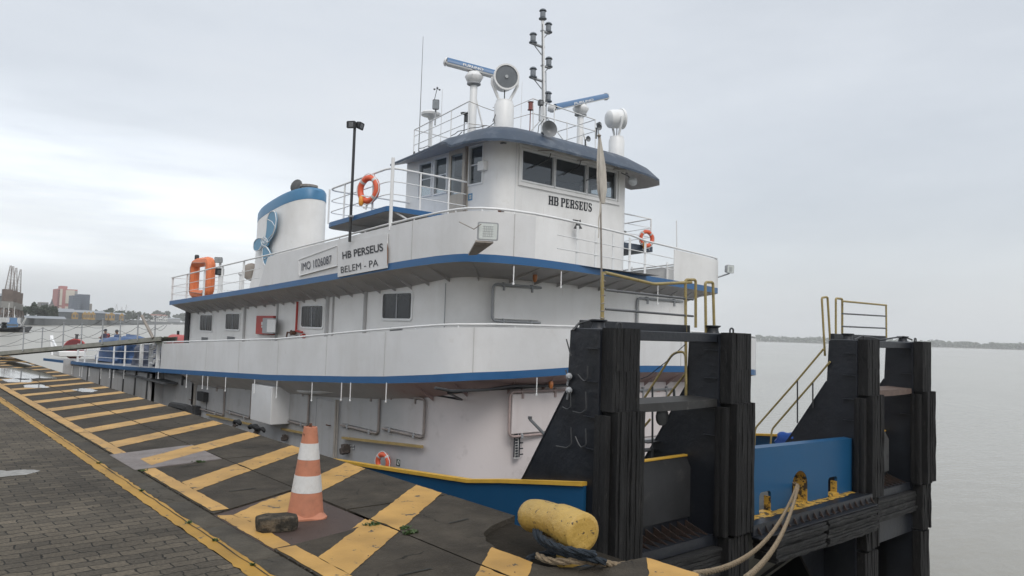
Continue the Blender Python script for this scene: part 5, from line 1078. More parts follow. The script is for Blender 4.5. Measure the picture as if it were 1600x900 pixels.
m.lathe([(.012, 0), (.012, .05)], b_, (0, 0, 1), 8); m.build('wind_gauge', dgrey, wh)
a = PX(672, 225, 10.1); b_ = PX(673, 187, 10.1); m = MB(); m.lathe([(.06, 0), (.09, .06), (.235, .10), (.245, .15), (.20, .19), (.001, .22)], b_, (0, 0, 1), 20); m.tube([(b_.x, b_.y, 5.8), b_], .045, 8); m.build('satellite_dome', trimw, wh)
a = PX(726, 178, 10.2); m = MB(); m.lathe([(.09, 0), (.10, .02), (.03, .04)], a, (0, 0, 1), 12); m.lathe([(.035, -.18), (.045, -.15), (.045, -.02)], a+Vector((.06, 0, 0)), (0, 0, 1), 10); m.tube([(a.x, a.y, 5.8), a], .012, 6); m.build('roof_antenna', dgrey, wh)
for px, y0, y1, X in ((654, 60, 240, 9.9), (814, 128, 188, 11.4), (689, 140, 200, 10.0)):
    a, b_ = PX(px, y1, X), PX(px+(0 if px != 654 else 1.5), y0, X); a.z = 5.8; b_.x = X; b_.y = a.y; MB().tube([a, b_], .01, 5, rs=[.012, .005]).build('whip_antenna', dgrey if px == 654 else trimw, wh)
m = MB(); a = PY(829, 165, 12.05); m.lathe([(.07, -.10), (.05, -.08), (.05, .06), (.07, .08)], a, (0, 0, 1), 10); m.tube([(a.x, a.y, 5.8), a], .012, 6); m.build('signal_lamp', mat('dull red lamp', (.22, .07, .06), .4), wh)
# loose cables draped on the roof
m = MB()
for pts in ([(700, 222), (705, 212), (716, 205), (735, 200), (760, 196)], [(655, 246), (663, 238), (672, 242), (690, 232), (697, 222)], [(770, 190), (776, 172), (783, 165)], [(760, 200), (772, 192), (774, 176), (790, 190)], [(840, 210), (842, 196), (850, 186)], [(655, 232), (668, 228), (680, 231), (694, 220), (712, 214), (722, 206)]):
    P = [PY(x, y, 12.0+.05*i) if x > 740 else PX(x, y, 9.75) for i, (x, y) in enumerate(pts)]
    D = []
    for a, b_ in zip(P, P[1:]): D += [a, a.lerp(b_, .5)+Vector((0, 0, -.015))]
    m.tube(D+[P[-1]], .009, 5)
m.build('roof_cable', dark, wh)
m = MB()
for k in range(9): a = PX(646+k*8, 246-k*3.0, 9.6); m.lathe([(.03, 0), (.02, random.uniform(.03, .09))], Vector((9.62, a.y, 5.80)), (0, 0, 1), 7)
m.build('cable_gland', dgrey, wh)
# convex mirror under the visor
c = PY(989, 283, 11.3); m = MB(); m.lathe([(.001, .03), (.08, .025), (.115, 0), (.115, -.02), (.001, -.05)], c, (-.4, -1, 0), 20); o_ = m.build('round_mirror', lens, wh); m = MB(); m.tube([c, c+Vector((-.05, .1, .12)), c+Vector((-.25, .15, .18))], .012, 6); m.build('mirror_arm', dgrey, o_)
# black lamp pole with twin floodlights by the wing platform
a = PX(545.5, 378, 7.40); b_ = PX(554.5, 198, 7.40); a.y = b_.y = 13.8
lp = empty('lamp_pole', a, 'black lamp pole with two floodlights beside the wing platform', None); lp.parent = ship; lp.location = a-ship.location
m = MB(); m.tube([a, b_], .03, 9); m.build('pole', dark, lp)
for dx, dy, d in ((-.09, .0, (-.8, -.6, -.1)), (.13, -.05, (.5, -.8, -.25))): flood(b_+Vector((dx, dy, .03)), d, .20, .15, dark, dark, lp, None, 'floodlight')
m = MB(); m.box((7.36, 13.76, 3.88), (7.6, 13.84, 3.92)); m.build('pole_clamp', mgrey, lp)
# aft floodlights on a short post and lens box beside the rescue float
a = PX(341.5, 463, 8.2); b_ = PX(341.5, 410, 8.2); b_.y = a.y; lp2 = empty('lamp_post', a, 'short white lamp post beside the orange rescue float', None); lp2.parent = ship; lp2.location = a-ship.location
m = MB(); m.tube([Vector((a.x, a.y, a.z)), b_], .04, 8); m.prism([(a.x, a.y-.2, a.z), (a.x, a.y+.2, a.z), (a.x, a.y, a.z+.25)], (.02, 0, 0)); m.build('pole', trimw, lp2)
flood(b_+Vector((-.10, -.1, .05)), (-.6, -.8, -.2), .24, .18, lens, dgrey, lp2); flood(b_+Vector((-.05, -.12, -.32)), (-.3, -.9, -.5), .26, .22, dark, dark, lp2)
m = MB(); a = PX(376, 450, 8.0); m.lathe([(.05, 0), (.05, .5), (.09, .52), (.09, .58)], (8.0, a.y, 2.5), (0, 0, 1), 10); m.build('deck_vent', trimw, ship)

# ================================================================== PUSH KNEES AND BOW
def slats(mb, x0, x1, yf, yb, z0, z1, n, face='Y', rough_=.012, seed=0, gapj=.0):
    rnd = random.Random(seed)
    for i in range(n):
        a, b_ = lerp(x0, x1, i/n), lerp(x0, x1, (i+1)/n)
        d = rnd.uniform(-rough_, rough_); zz0 = z0+rnd.uniform(0, rough_*2); zz1 = z1-rnd.uniform(0, rough_)
        k = 7; R_ = []
        for j in range(k+1):
            z = lerp(zz0, zz1, j/k); q = noise.noise(Vector((i*3.1+seed, z*3.3, 0)))*rough_*1.3
            if face == 'Y': R_.append([(a+.002, yb, z), (a+.002, yf+d+q+.003, z), (a+.006, yf+d+q, z), (b_-.006, yf+d+q, z), (b_-.002, yf+d+q+.003, z), (b_-.002, yb, z)])
            else: R_.append([(yb, a+.002, z), (yf+d+q+.003, a+.002, z), (yf+d+q, a+.006, z), (yf+d+q, b_-.006, z), (yf+d+q+.003, b_-.002, z), (yb, b_-.002, z)][::-1])
        mb.grid(R_, False); mb.add(R_[0], [tuple(range(5, -1, -1))]); mb.add(R_[-1], [tuple(range(6))])
def layers(mb, x0, x1, yf, yb, z0, z1, n, rough_=.03, seed=0):
    rnd = random.Random(seed); k = max(4, int((x1-x0)/.09))
    for i in range(n):
        a, b_ = lerp(z0, z1, i/n), lerp(z0, z1, (i+1)/n); d = rnd.uniform(-rough_, rough_*.3); R_ = []; e0, e1 = x0+rnd.uniform(0, rough_), x1-rnd.uniform(0, rough_)
        for j in range(k+1):
            x = lerp(e0, e1, j/k); q = noise.noise(Vector((x*4.2, i*2.3+seed, 0)))*rough_; w_ = noise.noise(Vector((x*3, i*.35, seed)))*.008
            R_.append([(x, yb, a+.002+w_), (x, yf+d+q, a+.003+w_), (x, yf+d+q, b_-.006+w_), (x, yb, b_-.002+w_)])
        mb.grid([r_[::-1] for r_ in R_], False); mb.add(R_[0], [(0, 1, 2, 3)]); mb.add(R_[-1], [(3, 2, 1, 0)])
def knee(xa0, xa1, xb0, xb1, lab, sd_, dz):
    K = empty('push_knee', ((xa0+xb1)/2, 6.8, -1), lab, None); K.parent = ship; K.location = Vector(((xa0+xb1)/2, 6.8, -1))-ship.location
    for n_, (x0, x1) in enumerate(((xa0, xa1), (xb0, xb1))):
        sd = sd_*10+n_*3
        m = MB(); m.bbox((x0+.015, 6.40, .66+dz), (x1-.04, 6.96, 1.69+dz), .02); m.box((x0+.02, 6.42, -4.6), (x1-.05, 6.95, .665+dz)); post = m.build('knee_post', black, K)
        m = MB()                              # side web with the sloping gusset
        for xx in (x0+.0, x1-.06): m.prism([(xx, 6.42, 1.66+dz), (xx, 6.965, 1.66+dz), (xx, 7.0, .86+dz), (xx, 7.78, -.37), (xx, 8.65, -1.60), (xx, 6.42, -1.60)], (.022, 0, 0))
        m.build('gusset_plate', black, K)
        m = MB(); p_ = [(7.0, .86+dz), (7.78, -.37), (8.65, -1.60)]
        for (ya, za), (yb, zb_) in zip(p_, p_[1:]): m.prism([(x0-.01, ya, za), (x0-.01, yb, zb_), (x0-.01, yb+.012, zb_+.012), (x0-.01, ya+.012, za+.012)], (.10, 0, 0))
        m.build('gusset_flange', black, post)
        for k, (za, zb_) in enumerate(((1.145, 1.70), (.64, 1.155))):
            m = MB(); slats(m, x0+.0, x1, 6.21, 6.40, za+dz, zb_+dz, 8, 'Y', .005, sd+k); m.build('fender_strip', rub, K)
        m = MB(); slats(m, x0+.06, x1+.05, 6.15, 6.42, -1.28, .655+dz, 10, 'Y', .012, sd+5); m.build('lower_fender', rub, K)
        m = MB(); slats(m, x0+.02, x1+.02, 6.22, 6.42, -2.25, -1.30, 8, 'Y', .02, sd+6); slats(m, x0, x1, 6.25, 6.42, -4.6, -2.27, 6, 'Y', .02, sd+7); m.build('bottom_fender', rub, K)
        m = MB(); slats(m, 6.24, 6.44, x0-.06, x0+.02, -1.3, .60+dz, 2, 'X', .012, sd+8); m.build('side_fender', rub, K)
        # cleat steps welded on the side web
        m = MB()
        for z in (1.42, 1.0, .55, .15): m.box((x0-.05, 6.42, z+dz), (x0+.0, 6.66, z+.012+dz))
        m.box((x0-.035, 6.40, -1.3), (x0-.0, 6.425, 1.66+dz)); m.build('side_step', black, post)
        m = MB(); c = (x0+.27, 6.72, 1.69+dz); m.lathe([(.10, 0), (.085, .04), (.085, .08), (.12, .10), (.12, .115), (.05, .12)], c, (0, 0, 1), 18); m.build('top_bitt', black, K)
        m = MB(); m.tube(rounded([(x1-.14, 6.5, 1.69+dz), (x1-.14, 6.5, 1.77+dz), (x1-.05, 6.5, 1.77+dz), (x1-.05, 6.5, 1.69+dz)], .04, 4), .014, 6); m.build('lifting_eye', dark, post)
    m = MB(); m.bbox((xa1-.05, 6.44, 1.545+dz), (xb0+.03, 6.60, 1.68+dz), .012); m.build('top_beam', black, K)
    m = MB(); m.bbox((xa0+.25, 6.98, 1.60+dz), (xb0+.05, 7.06, 1.80+dz), .01); m.build('rear_beam', black, K)
    m = MB(); R_ = []
    for j in range(13):
        x = lerp(xa1-.04, xb0+.03, j/12); s_ = math.sin(j/12*math.pi); R_.append([(x, 6.42, .60+dz-.02*s_), (x, 6.42, .70+dz), (x, 6.92, .72+dz), (x, 6.92, .66+dz)])
    m.grid(R_, False, True); m.build('step_platform', mat('scuffed black plate', (.028, .028, .028), .5, var=.5, scale=6, stain=(5, (.14, .13, .12), .55, .75, .6)) if sd_ == 1 else mat('brown scuffed plate', (.12, .085, .07), .7, var=.4, scale=7), K)
    # plated bow piece between the two posts
    tz = -.22+dz*3
    m = MB(); m.prism([(xa1-.08, 7.02, -1.12), (xa1-.08, 7.02, tz), (xa1-.08, 6.98, tz), (xa1-.08, 6.90, tz-.16), (xa1-.08, 6.90, -1.12)], (xb0-xa1+.12, 0, 0)); m.build('bow_plate', greyp if sd_ == 2 else mat('scraped dark bow plate', (.022, .023, .025), .55, var=.4, scale=3, stain=(4, (.07, .068, .064), .58, .78, .6), bump=.3, bscale=8), K)
    m = MB(); m.bbox((xa1-.08, 6.96, tz), (xb0+.03, 7.04, tz+.03), .008); m.build('plate_cap', yel, K)
    m = MB(); m.box((xa1-.06, 6.50, -1.34), (xb0+.03, 6.95, -1.30)); m.box((xa1-.06, 6.46, -1.44), (xb0+.03, 6.50, -1.29)); m.box((xa1-.06, 6.93, -1.30), (xb0+.03, 6.96, -1.1)); lg = m.build('ledge', black, K)
    n_ = 11
    for i in range(n_): x = lerp(xa1, xb0, (i+.5)/n_); m = MB(); m.prism([(x, 6.50, -1.299), (x, 6.92, -1.299), (x, 6.92, -1.16)], (.014, 0, 0)); m.build('ledge_rib', drust, lg)
    m = MB(); layers(m, xa1-.06, xb0+.04, 6.36, 6.75, -1.86, -1.45, 7, .03, sd_*5); m.build('bow_fender', rubh, K)
    m = MB(); m.box((xa1-.06, 6.45, -2.3), (xb0+.03, 6.90, -1.88)); m.build('bow_brace', black, K)
    m = MB(); m.box((xa1-.06, 6.75, -4.2), (xa1+.22, 6.9, -2.3)); m.build('bow_web', black, K)
    return K
k1_ = knee(7.04, 7.57, 9.66, 10.20, 'port push knee, nearer the quay', 1, 0)
k2_ = knee(14.20, 14.72, 16.80, 17.26, 'starboard push knee, farther from the quay', 2, -.022)
# blue bow panel between the knees
B0, B1 = 10.18, 14.22; YB = 6.50; zt_ = lambda x: -.115-.022*(x-10.2); zb_ = -1.17
hs = [rect('Y', YB, 1186.5, 770, 1204.5, 799), rect('Y', YB, 1237.5, 738, 1261.5, 784), rect('Y', YB, 1294, 746.5, 1308, 770.5)]
m = MB(); wall_holes(m, lambda u, v, d: Vector((u, YB+d, v if v < -.3 else zt_(u))), B0, B1, zb_, 0, hs, .05)
m.add([(B0, YB-.001, zt_(B0)), (B1, YB-.001, zt_(B1)), (B1, YB+.16, zt_(B1)+.015), (B0, YB+.16, zt_(B0)+.015)], [(0, 1, 2, 3)])
for h in hs:                                   # round the upper corners of the openings
    r_ = (h[2]-h[0])*(.5 if h is hs[1] else .2)
    for s_, xc in ((1, h[0]), (-1, h[2])):
        P = [Vector((xc, YB, h[3]))]+[Vector((xc+s_*(r_-r_*math.sin(a)), YB, h[3]-r_+r_*math.cos(a))) for a in [k/8*math.pi/2 for k in range(9)]][::-1]
        P = [Vector((xc, YB, h[3]))]+[Vector((xc+s_*r_*(1-math.cos(a)), YB, h[3]-r_*(1-math.sin(a)))) for a in [k/8*math.pi/2 for k in range(9)]]
        m.prism(P, (0, .05, 0))
bp = m.build('bow_panel', hblue, ship, 'blue bow panel with three rope openings between the push knees')
yw = mat('rope worn yellow paint', (.52, .31, .05), .5, var=.3, scale=9, stain=(9, (.02, .018, .015), .50, .56, .95), bump=.4, bscale=20)
for h in hs:
    m = MB(); dpt = .26 if h is hs[1] else .12
    m.box((h[2]-.012, YB+.002, h[1]), (h[2]+.012, YB+dpt, h[3]-.1)); m.box((h[0], YB-.03, h[1]-.02), (h[2], YB+dpt, h[1]+.015))
    if h is hs[1]:
        r_ = (h[2]-h[0])/2; cx_ = (h[0]+h[2])/2; R_ = [[(cx_+r_*math.cos(a), yy, h[3]-r_+r_*math.sin(a)) for a in [k/12*math.pi for k in range(13)]] for yy in (YB+.003, YB+dpt)]; m.grid(R_, True)
        m.box((h[0]-.012, YB+.052, h[1]), (h[0]+.01, YB+dpt, h[3]-r_))
    m.build('fairlead_lining', yw, bp)
m = MB(); m.box((B0, 6.17, -1.225), (B1, 6.50, -1.18)); m.box((B0, 6.13, -1.33), (B1, 6.17, -1.17)); lg = m.build('ledge', black, ship)
m = MB()
P = jag([Vector(q) for q in [(B0+.05, 6.34, -1.176), (12.2, 6.30, -1.176), (14.1, 6.37, -1.176), (14.1, 6.50, -1.176), (B0+.05, 6.50, -1.176)]], .02, .08, 3.); m.add(P, [tuple(range(len(P)))]); m.build('ledge_paint', yw, lg)
for i in range(19): x = lerp(B0+.12, B1-.08, i/18); m = MB(); m.prism([(x, 6.15, -1.18), (x, 6.15, -1.30), (x, 6.06, -1.32)], (.016, 0, 0)); m.build('ledge_rib', drust, lg)
m = MB(); m.box((B0, 6.03, -1.355), (B1, 6.16, -1.34)); m.build('ledge_lip', black, lg)
for a, b_, s_ in ((B0+.45, 12.25, 2), (12.28, B1-.02, 7)): m = MB(); layers(m, a, b_, 6.03, 6.45, -1.80, -1.37, 9, .04, s_); m.build('bow_fender', rubh, ship)
m = MB(); m.prism([(B0-.1, 6.46, -1.25), (B0-.1, 6.40, -1.78), (B0-.1, 8.7, -3.9), (B0-.1, 9.2, -1.25)], (2.95, 0, 0)); m.build('raked_bow', mat('grey green bow rake', (.075, .078, .07), .6, var=.25, scale=2, streak=.3), ship)
m = MB(); m.box((7.2, 6.96, -4.2), (B0, 7.02, -1.1)); m.prism([(7.5, 7.0, -1.5), (7.5, 9.0, -3.9), (7.5, 9.3, -1.5)], (2.6, 0, 0)); m.box((14.4, 6.96, -2.3), (17.05, 7.02, -1.1)); m.prism([(15.4, 8.4, -1.5), (15.4, 9.9, -3.9), (15.4, 10.3, -1.5)], (1.6, 0, 0)); m.build('hull_rake', black, ship)
for x in (11.3, 12.4): m = MB(); m.prism([(x, 6.44, -1.80), (x, 8.7, -3.86), (x, 8.7, -3.9), (x, 6.38, -1.86)], (.05, 0, 0)); m.build('rake_rib', dark, ship)
m = MB(); m.prism([(14.12, 6.4, -1.85), (14.12, 6.4, -4.0), (14.12, 8.8, -4.0), (14.12, 7.4, -1.85)], (.06, 0, 0)); m.box((13.1, 6.95, -2.25), (14.2, 7.05, -1.5)); m.prism([(13.16, 7.0, -2.24), (14.2, 7.0, -3.4), (14.2, 7.0, -2.24)], (0, .05, 0)); m.build('knee_web', black, ship)

# yellow hand rails and ladders at the knees
def prail(par, paths, r=.021, nm='hand_rail', mtl=yrail, lab=None):
    m = MB()
    for p in paths: m.tube(p, r, 8)
    return m.build(nm, mtl, par, lab)
def PYs(pts, Y): return [PY(x, y, Y) for x, y in pts]
def PXs(pts, X): return [PX(x, y, X) for x, y in pts]
g1 = prail(k1_, [rounded(PYs([(946, 426), (1022, 444), (1080, 441)], 7.0), .08, 5)], .024, 'guard_rail')
prail(g1, [PYs([(946, 453), (1083, 468)], 7.0), PYs([(946, 483), (1083, 494)], 7.0)], .017, 'guard_bar', dgrey)
prail(k1_, [rounded(PYs([(1072, 626), (1071, 437), (1087, 437), (1087, 512)], 7.0), .05, 6)], .022, 'ladder_loop')
prail(k1_, [rounded(PYs([(1103, 521), (1102, 441), (1114, 441), (1116, 518)], 6.8), .045, 6)], .022, 'ladder_loop')
prail(k1_, [rounded(PXs([(1001, 631), (1052, 551), (1071, 549)], 9.35)+PXs([(1072, 600)], 9.35), [0, .14, .10, 0], 6)], .019, 'stair_rail')
prail(k1_, [PXs([(1032, 634), (1080, 572)], 9.7), PXs([(1002, 672), (1016, 655)], 9.4)], .019, 'stair_rail')
prail(k1_, [PXs([(1019.5, 604), (1019.5, 720)], 9.35), PXs([(1053, 607), (1053, 640)], 9.7)], .016, 'stair_post', dark)
m = MB(); 
for i in range(2): a = PX(1008-i*4, 690+i*13, 9.4); m.box((9.35, a.y-.1, a.z-.015), (9.8, a.y+.1, a.z))
m.build('stair_tread', dark, k1_)
prail(k2_, [rounded(PYs([(1289, 556), (1284, 465), (1293, 464), (1297, 531)], 7.15), .05, 6)], .022, 'ladder_loop')
prail(k2_, [rounded(PYs([(1306, 530), (1306, 466), (1316, 467), (1316, 530)], 7.1), .045, 6)], .022, 'ladder_loop')
g2 = prail(k2_, [PYs([(1316, 470.5), (1385, 477)], 7.0), PYs([(1384.5, 476), (1385, 528)], 7.0)], .020, 'guard_rail')
prail(g2, [PYs([(1316, 490), (1384, 494)], 7.0), PYs([(1316, 510), (1384, 513)], 7.0)], .016, 'guard_bar', dgrey)
st_ = prail(k2_, [rounded(PXs([(1287, 545), (1245, 595), (1180, 669), (1178.5, 700)], 14.0), .08, 4)], .020, 'stair_rail')
prail(k2_, [rounded(PXs([(1297, 565), (1270, 597), (1206, 671), (1204, 695)], 14.15), .08, 4)], .020, 'stair_rail')
prail(st_, [PXs([(1246, 595), (1246, 661)], 14.0), PXs([(1270, 597), (1270, 637)], 14.15)], .015, 'stair_post', dark)
m = MB(); m.tube(PYs([(1335, 531), (1345, 526), (1360, 527), (1375, 531), (1395, 528), (1412, 526), (1425, 531)], 6.7), .018, 6); m.tube(PYs([(895, 516), (905, 505), (925, 500), (945, 501)], 6.9), .016, 6); m.build('rubber_hose', dark, ship)
m = MB()                                      # hook rods and bits of rope on the outer web of the port knee
for pts in ([(885, 530), (889, 545), (892, 556)], [(884, 578), (887, 590)], [(903, 585), (910, 594), (915, 596), (918, 590), (918, 572)], [(891, 610), (892, 636), (886, 640), (879, 636)], [(915, 612), (916, 640), (908, 646), (895, 643)], [(892, 668), (893, 694), (886, 700), (869, 697)], [(915, 670), (916, 695), (908, 700), (903, 692), (899, 682)]):
    m.tube(rounded([PX(x, y, 6.985) for x, y in pts], .03, 4), .010, 6)
m.build('hook_rod', mat('hook steel', (.045, .047, .05), .5), k1_)
m = MB(); m.tube([PX(828, 655, 7.3), PX(853, 681, 7.3)], .022, 8); m.lathe([(.03, 0), (.03, .04)], PX(828, 655, 7.3), (0, 0, 1), 8); m.build('lever', dgrey, k1_)
m = MB()
for y in (588, 610): a = PX(889, y, 7.0); m.lathe([(.02, -.06), (.045, -.05), (.045, .02), (.02, .05)], a, (-.7, -.7, 0), 9); m.tube([a, a+Vector((.02, .05, -.12))], .015, 6)
m.build('shackle', mgrey, k1_)
m = MB(); m.tube([PY(1073, 536, 7.0), PX(1040, 566, 9.0), PX(1012, 588, 8.8), PX(1001, 592, 8.7)], .007, 5); m.build('stay_rope', rope2, k1_)
MB().lathe([(.10, -.02), (.13, .0), (.13, .03), (.10, .05)], PX(1036, 651, 8.6), (0, 1, 0), 14).build('hanging_ring', dark, k1_)
# flag staff lashed to the top of the port knee, furled flag
A_ = PY(941, 501, 6.75); Bm = PY(941, 428, 6.75); T_ = PY(936, 214, 6.75)
fs_ = empty('flag_staff', A_, None, None); fs_.parent = ship; fs_.location = A_-ship.location
m = MB(); m.tube([A_, Bm+Vector((0, 0, .03))], .026, 9); m.build('staff_socket', yrail, fs_)
m = MB(); m.tube([Bm-Vector((0, 0, .25)), Bm.lerp(T_, .5), T_], .011, 7, rs=[.014, .012, .010]); m.lathe([(.02, 0), (.03, .02), (.001, .05)], T_, (0, 0, 1), 10); m.build('staff', brn, fs_)
m = MB()
for k in range(7): z = lerp(A_.z+.04, Bm.z, k/6); m.tube([Vector((A_.x+.031*math.cos(a), A_.y+.031*math.sin(a), z+.01*math.sin(a*1+k))) for a in [j/10*6.283 for j in range(10)]], .008, 5, True)
m.build('lashing', brn, fs_)
m = MB(); R_ = []; n_ = 26
for j in range(n_+1):
    t_ = j/n_; c = T_.lerp(PY(941, 318, 6.75), t_)+Vector((.012, 0, 0)); w_ = .020+.062*math.sin(min(1, t_*1.25)*math.pi*.62)*(1 if t_ < .8 else (1-(t_-.8)/.2*.75))
    ring = []
    for k in range(16):
        a = k/16*6.283; f_ = 1+.28*math.sin(5*a+t_*2)+.15*math.sin(9*a); ring.append(c+Vector((math.cos(a)*w_*f_*.8, math.sin(a)*w_*f_*.55, 0)))
    R_.append(ring)
m.grid(R_, True, True); fl_ = m.build('furled_flag', cloth, None, 'faded whitish flag hanging furled on the bow staff', 'flag')
m = MB(); R_ = []
for j in range(14): t_ = j/13; c = PY(938, 315, 6.74).lerp(PY(934.5, 372, 6.74), t_); w_ = .016*(1-.5*t_); s_ = .01*math.sin(t_*9); R_.append([c+Vector((-w_+s_, .0, 0)), c+Vector((0+s_, -.006, 0)), c+Vector((w_+s_, .0, 0))])
m.grid(R_, True); m.build('flag_tail', cloth, fl_)

# ================================================================== LOOSE THINGS ON THE BOAT
def lifebuoy(c, nrm, R_, r_, lab, light=True, tilt=0.):
    c = Vector(c); nrm = Vector(nrm).normalized(); u_ = Vector((0, 0, 1)); s_ = u_.cross(nrm).normalized(); u_ = nrm.cross(s_)
    o_ = empty('lifebuoy', c-Vector((0, 0, R_)), lab, 'lifebuoy', 'lifebuoys on the boat')
    m = MB(); n_ = 36; P = [c+s_*R_*math.cos(k/n_*6.2832)+u_*R_*math.sin(k/n_*6.2832) for k in range(n_)]; m.tube(P, r_, 12, True); m.build('ring', buoyo, o_)
    for k in range(4):
        a = k*math.pi/2+.785; q = [c+(s_*math.cos(a+d)+u_*math.sin(a+d))*R_ for d in (-.12, 0, .12)]; m = MB(); m.tube(q, r_*1.05, 12); m.build('band', conew, o_)
    m = MB(); m.tube([c+s_*(R_+r_*1.1)*math.cos(k/24*6.2832)*(1+.05*math.cos(k*math.pi/3))+u_*(R_+r_*1.1)*math.sin(k/24*6.2832)*(1+.05*math.cos(k*math.pi/3))+nrm*r_*.4 for k in range(24)], .009, 6, True); m.build('grab_line', trimw, o_)
    if light: m = MB(); a = c+s_*R_*.55*(-1 if nrm.x < 0 and abs(nrm.x) > .9 else -1)-u_*R_*1.0+nrm*.07; m.lathe([(.03, -.10), (.05, -.06), (.05, .05), (.03, .10)], a, (0, 0, 1), 10); m.build('signal_light', mat('amber buoy light', (.75, .33, .06), .4), o_); m = MB(); m.tube([a+Vector((0, 0, .1)), c-u_*R_*.6, c+s_*R_*.4-u_*R_*.9, c-u_*R_*1.6+s_*.1], .010, 5); m.tube([c-u_*R_, c-u_*R_*1.7-s_*.06, c-u_*R_*1.5-s_*.12], .022, 5); m.build('coiled_line', trimw, o_)
    return o_
lifebuoy(PX(576, 296, 7.42), (-1, -.25, 0), .235, .062, 'orange lifebuoy hanging on the port wing platform rail, high beside the wheelhouse')
lifebuoy(PY(1010, 373, 12.35), (-.25, -1, 0), .185, .052, 'orange lifebuoy on the starboard wing platform rail, right of the wheelhouse')
lifebuoy(PX(598.5, 722, 7.9), (-1, -.2, 0), .15, .052, 'orange lifebuoy on the main deck wall just above the yellow bulwark cap', False)
# orange rescue float: a rounded rectangular ring standing on edge
a = PX(314, 466, 8.0); b_ = PX(314, 404, 8.0); h = b_.z-a.z; yc = a.y; wy = abs(PX(299, 440, 8.0).y-PX(327, 440, 8.0).y)*.5-.12
q = rounded([Vector((8.0, yc-wy, a.z+.13)), Vector((8.0, yc-wy, a.z+h-.13)), Vector((8.0, yc+wy, a.z+h-.13)), Vector((8.0, yc+wy, a.z+.13))], .22, 5, True)
fl = empty('rescue_float', (8.0, yc, a.z), 'orange rescue float standing on edge at the aft rail of the upper deck', 'rescue float')
m = MB(); m.tube(q, .15, 8, True); m.build('float_ring', orange, fl)
m = MB(); m.lathe([(.06, 0), (.07, .03), (.07, .14), (.05, .17)], (7.98, yc+wy*.75, b_.z-.03), (0, 0, 1), 10); m.build('float_light', dark, fl)
m = MB(); m.tube([p+Vector((-.16, 0, 0)) for p in q[::4]], .010, 5, True); m.build('grab_line', brn, fl)
# bright blue tarpaulin bundle at the starboard knee
def crumple(c, s_, seed, n=18, amp=.25, e=1.0):
    R_ = []
    for i in range(n+1):
        ph = math.pi*i/n-math.pi/2; ring = []
        for k in range(n*2):
            a = k/(n*2)*6.2832; d = Vector((math.cos(a)*math.cos(ph), math.sin(a)*math.cos(ph), math.sin(ph))); d = Vector((math.copysign(abs(d.x)**e, d.x), math.copysign(abs(d.y)**e, d.y), math.copysign(abs(d.z)**e, d.z)))
            f_ = 1+amp*noise.noise(Vector((d.x*1.7, d.y*1.7, d.z*1.1+seed)))+amp*.35*noise.noise(d*5+Vector((seed, 0, 0))); ring.append(Vector(c)+Vector((d.x*s_[0], d.y*s_[1], max(d.z, -.9)*s_[2]))*f_)
        R_.append(ring)
    return R_
MB().grid(crumple(PX(1243, 690, 14.3), (.11, .40, .20), 5.2, 18, .4), True, True).build('tarpaulin_bundle', btarp, None, 'bright blue tarpaulin bundle lying behind the starboard push knee', 'tarpaulin')
# stern deck: winch, covered machine, tanks
X9 = 9.4
c = PX(117, 545, 9.6); r_ = .62
w_ = empty('mooring_winch', (c.x, c.y, zl(c.y)+EH), 'white and dark red mooring winch on the stern deck', 'winch')
m = MB(); m.lathe([(r_*.3, -.42), (r_*.95, -.40), (r_, -.34), (r_, .34), (r_*.9, .4)], c, (.25, 1, 0), 28); m.build('drum', red, w_)
m = MB(); m.lathe([(r_*.93, 0), (r_*.93, .05)], c+Vector((-.13, -.50, 0)), (.25, 1, 0), 24); m.build('drum_face', mat('dark red plate', (.16, .03, .035), .5, var=.2), w_)
zz = zl(c.y)+EH
m = MB(); m.bbox((c.x-1.0, c.y-1.15, zz), (c.x+.4, c.y+.9, c.z-.12), .05); m.build('winch_frame', white, w_)
m = MB(); m.prism([(c.x-1.0, c.y+1.7, zz), (c.x-1.0, c.y+1.4, zz), (c.x-1.0, c.y+2.3, c.z+.75), (c.x-1.0, c.y+2.5, c.z+.75)], (.18, 0, 0)); m.tube([(c.x-.9, c.y+2.3, c.z+.6), (c.x-.9, c.y+.6, c.z+.1)], .06, 7); m.build('winch_arm', trimw, w_)
m = MB(); m.lathe([(.08, 0), (.08, .25), (.12, .27), (.12, .32)], (c.x, c.y-.3, c.z+r_-.03), (0, 0, 1), 10); m.build('winch_lever', dgrey, w_)
c = PX(200, 555, 9.2); zz = zl(c.y)+EH
def drape(c, sx, sy, z0, z1, seed):
    R_ = []
    for i in range(15):
        t_ = i/14; z = lerp(z0, z1, min(1, t_*1.15)); k_ = 1.0 if t_ < .72 else math.sqrt(max(0, 1-((t_-.72)/.28)**2)); ring = []
        for k in range(56):
            a = k/56*6.2832; ca, sa = math.cos(a), math.sin(a); x = math.copysign(abs(ca)**.6, ca)*sx; y = math.copysign(abs(sa)**.6, sa)*sy
            f_ = k_*(1+.10*(1-t_)*math.sin(a*17+seed+2*noise.noise(Vector((a*2, t_, seed))))*.6+.26*noise.noise(Vector((ca*2.4, sa*2.4, t_*2+seed)))+.10*noise.noise(Vector((ca*6, sa*6, t_*5+seed)))); ring.append(Vector((c.x+x*f_, c.y+y*f_, z+.34*noise.noise(Vector((ca*1.5, sa*1.5, t_*1.5+seed)))*t_)))
        R_.append(ring)
    return R_
t1 = PX(200, 532, 9.2)
m = MB(); m.grid(drape(Vector((9.3, c.y+1.0, 0)), .8, 2.3, zz, t1.z+.02, 1.3), True, True); m.build('tarpaulin_cover', tarp, None, 'blue tarpaulin draped over machinery on the stern deck, behind the gangway', 'tarpaulin')
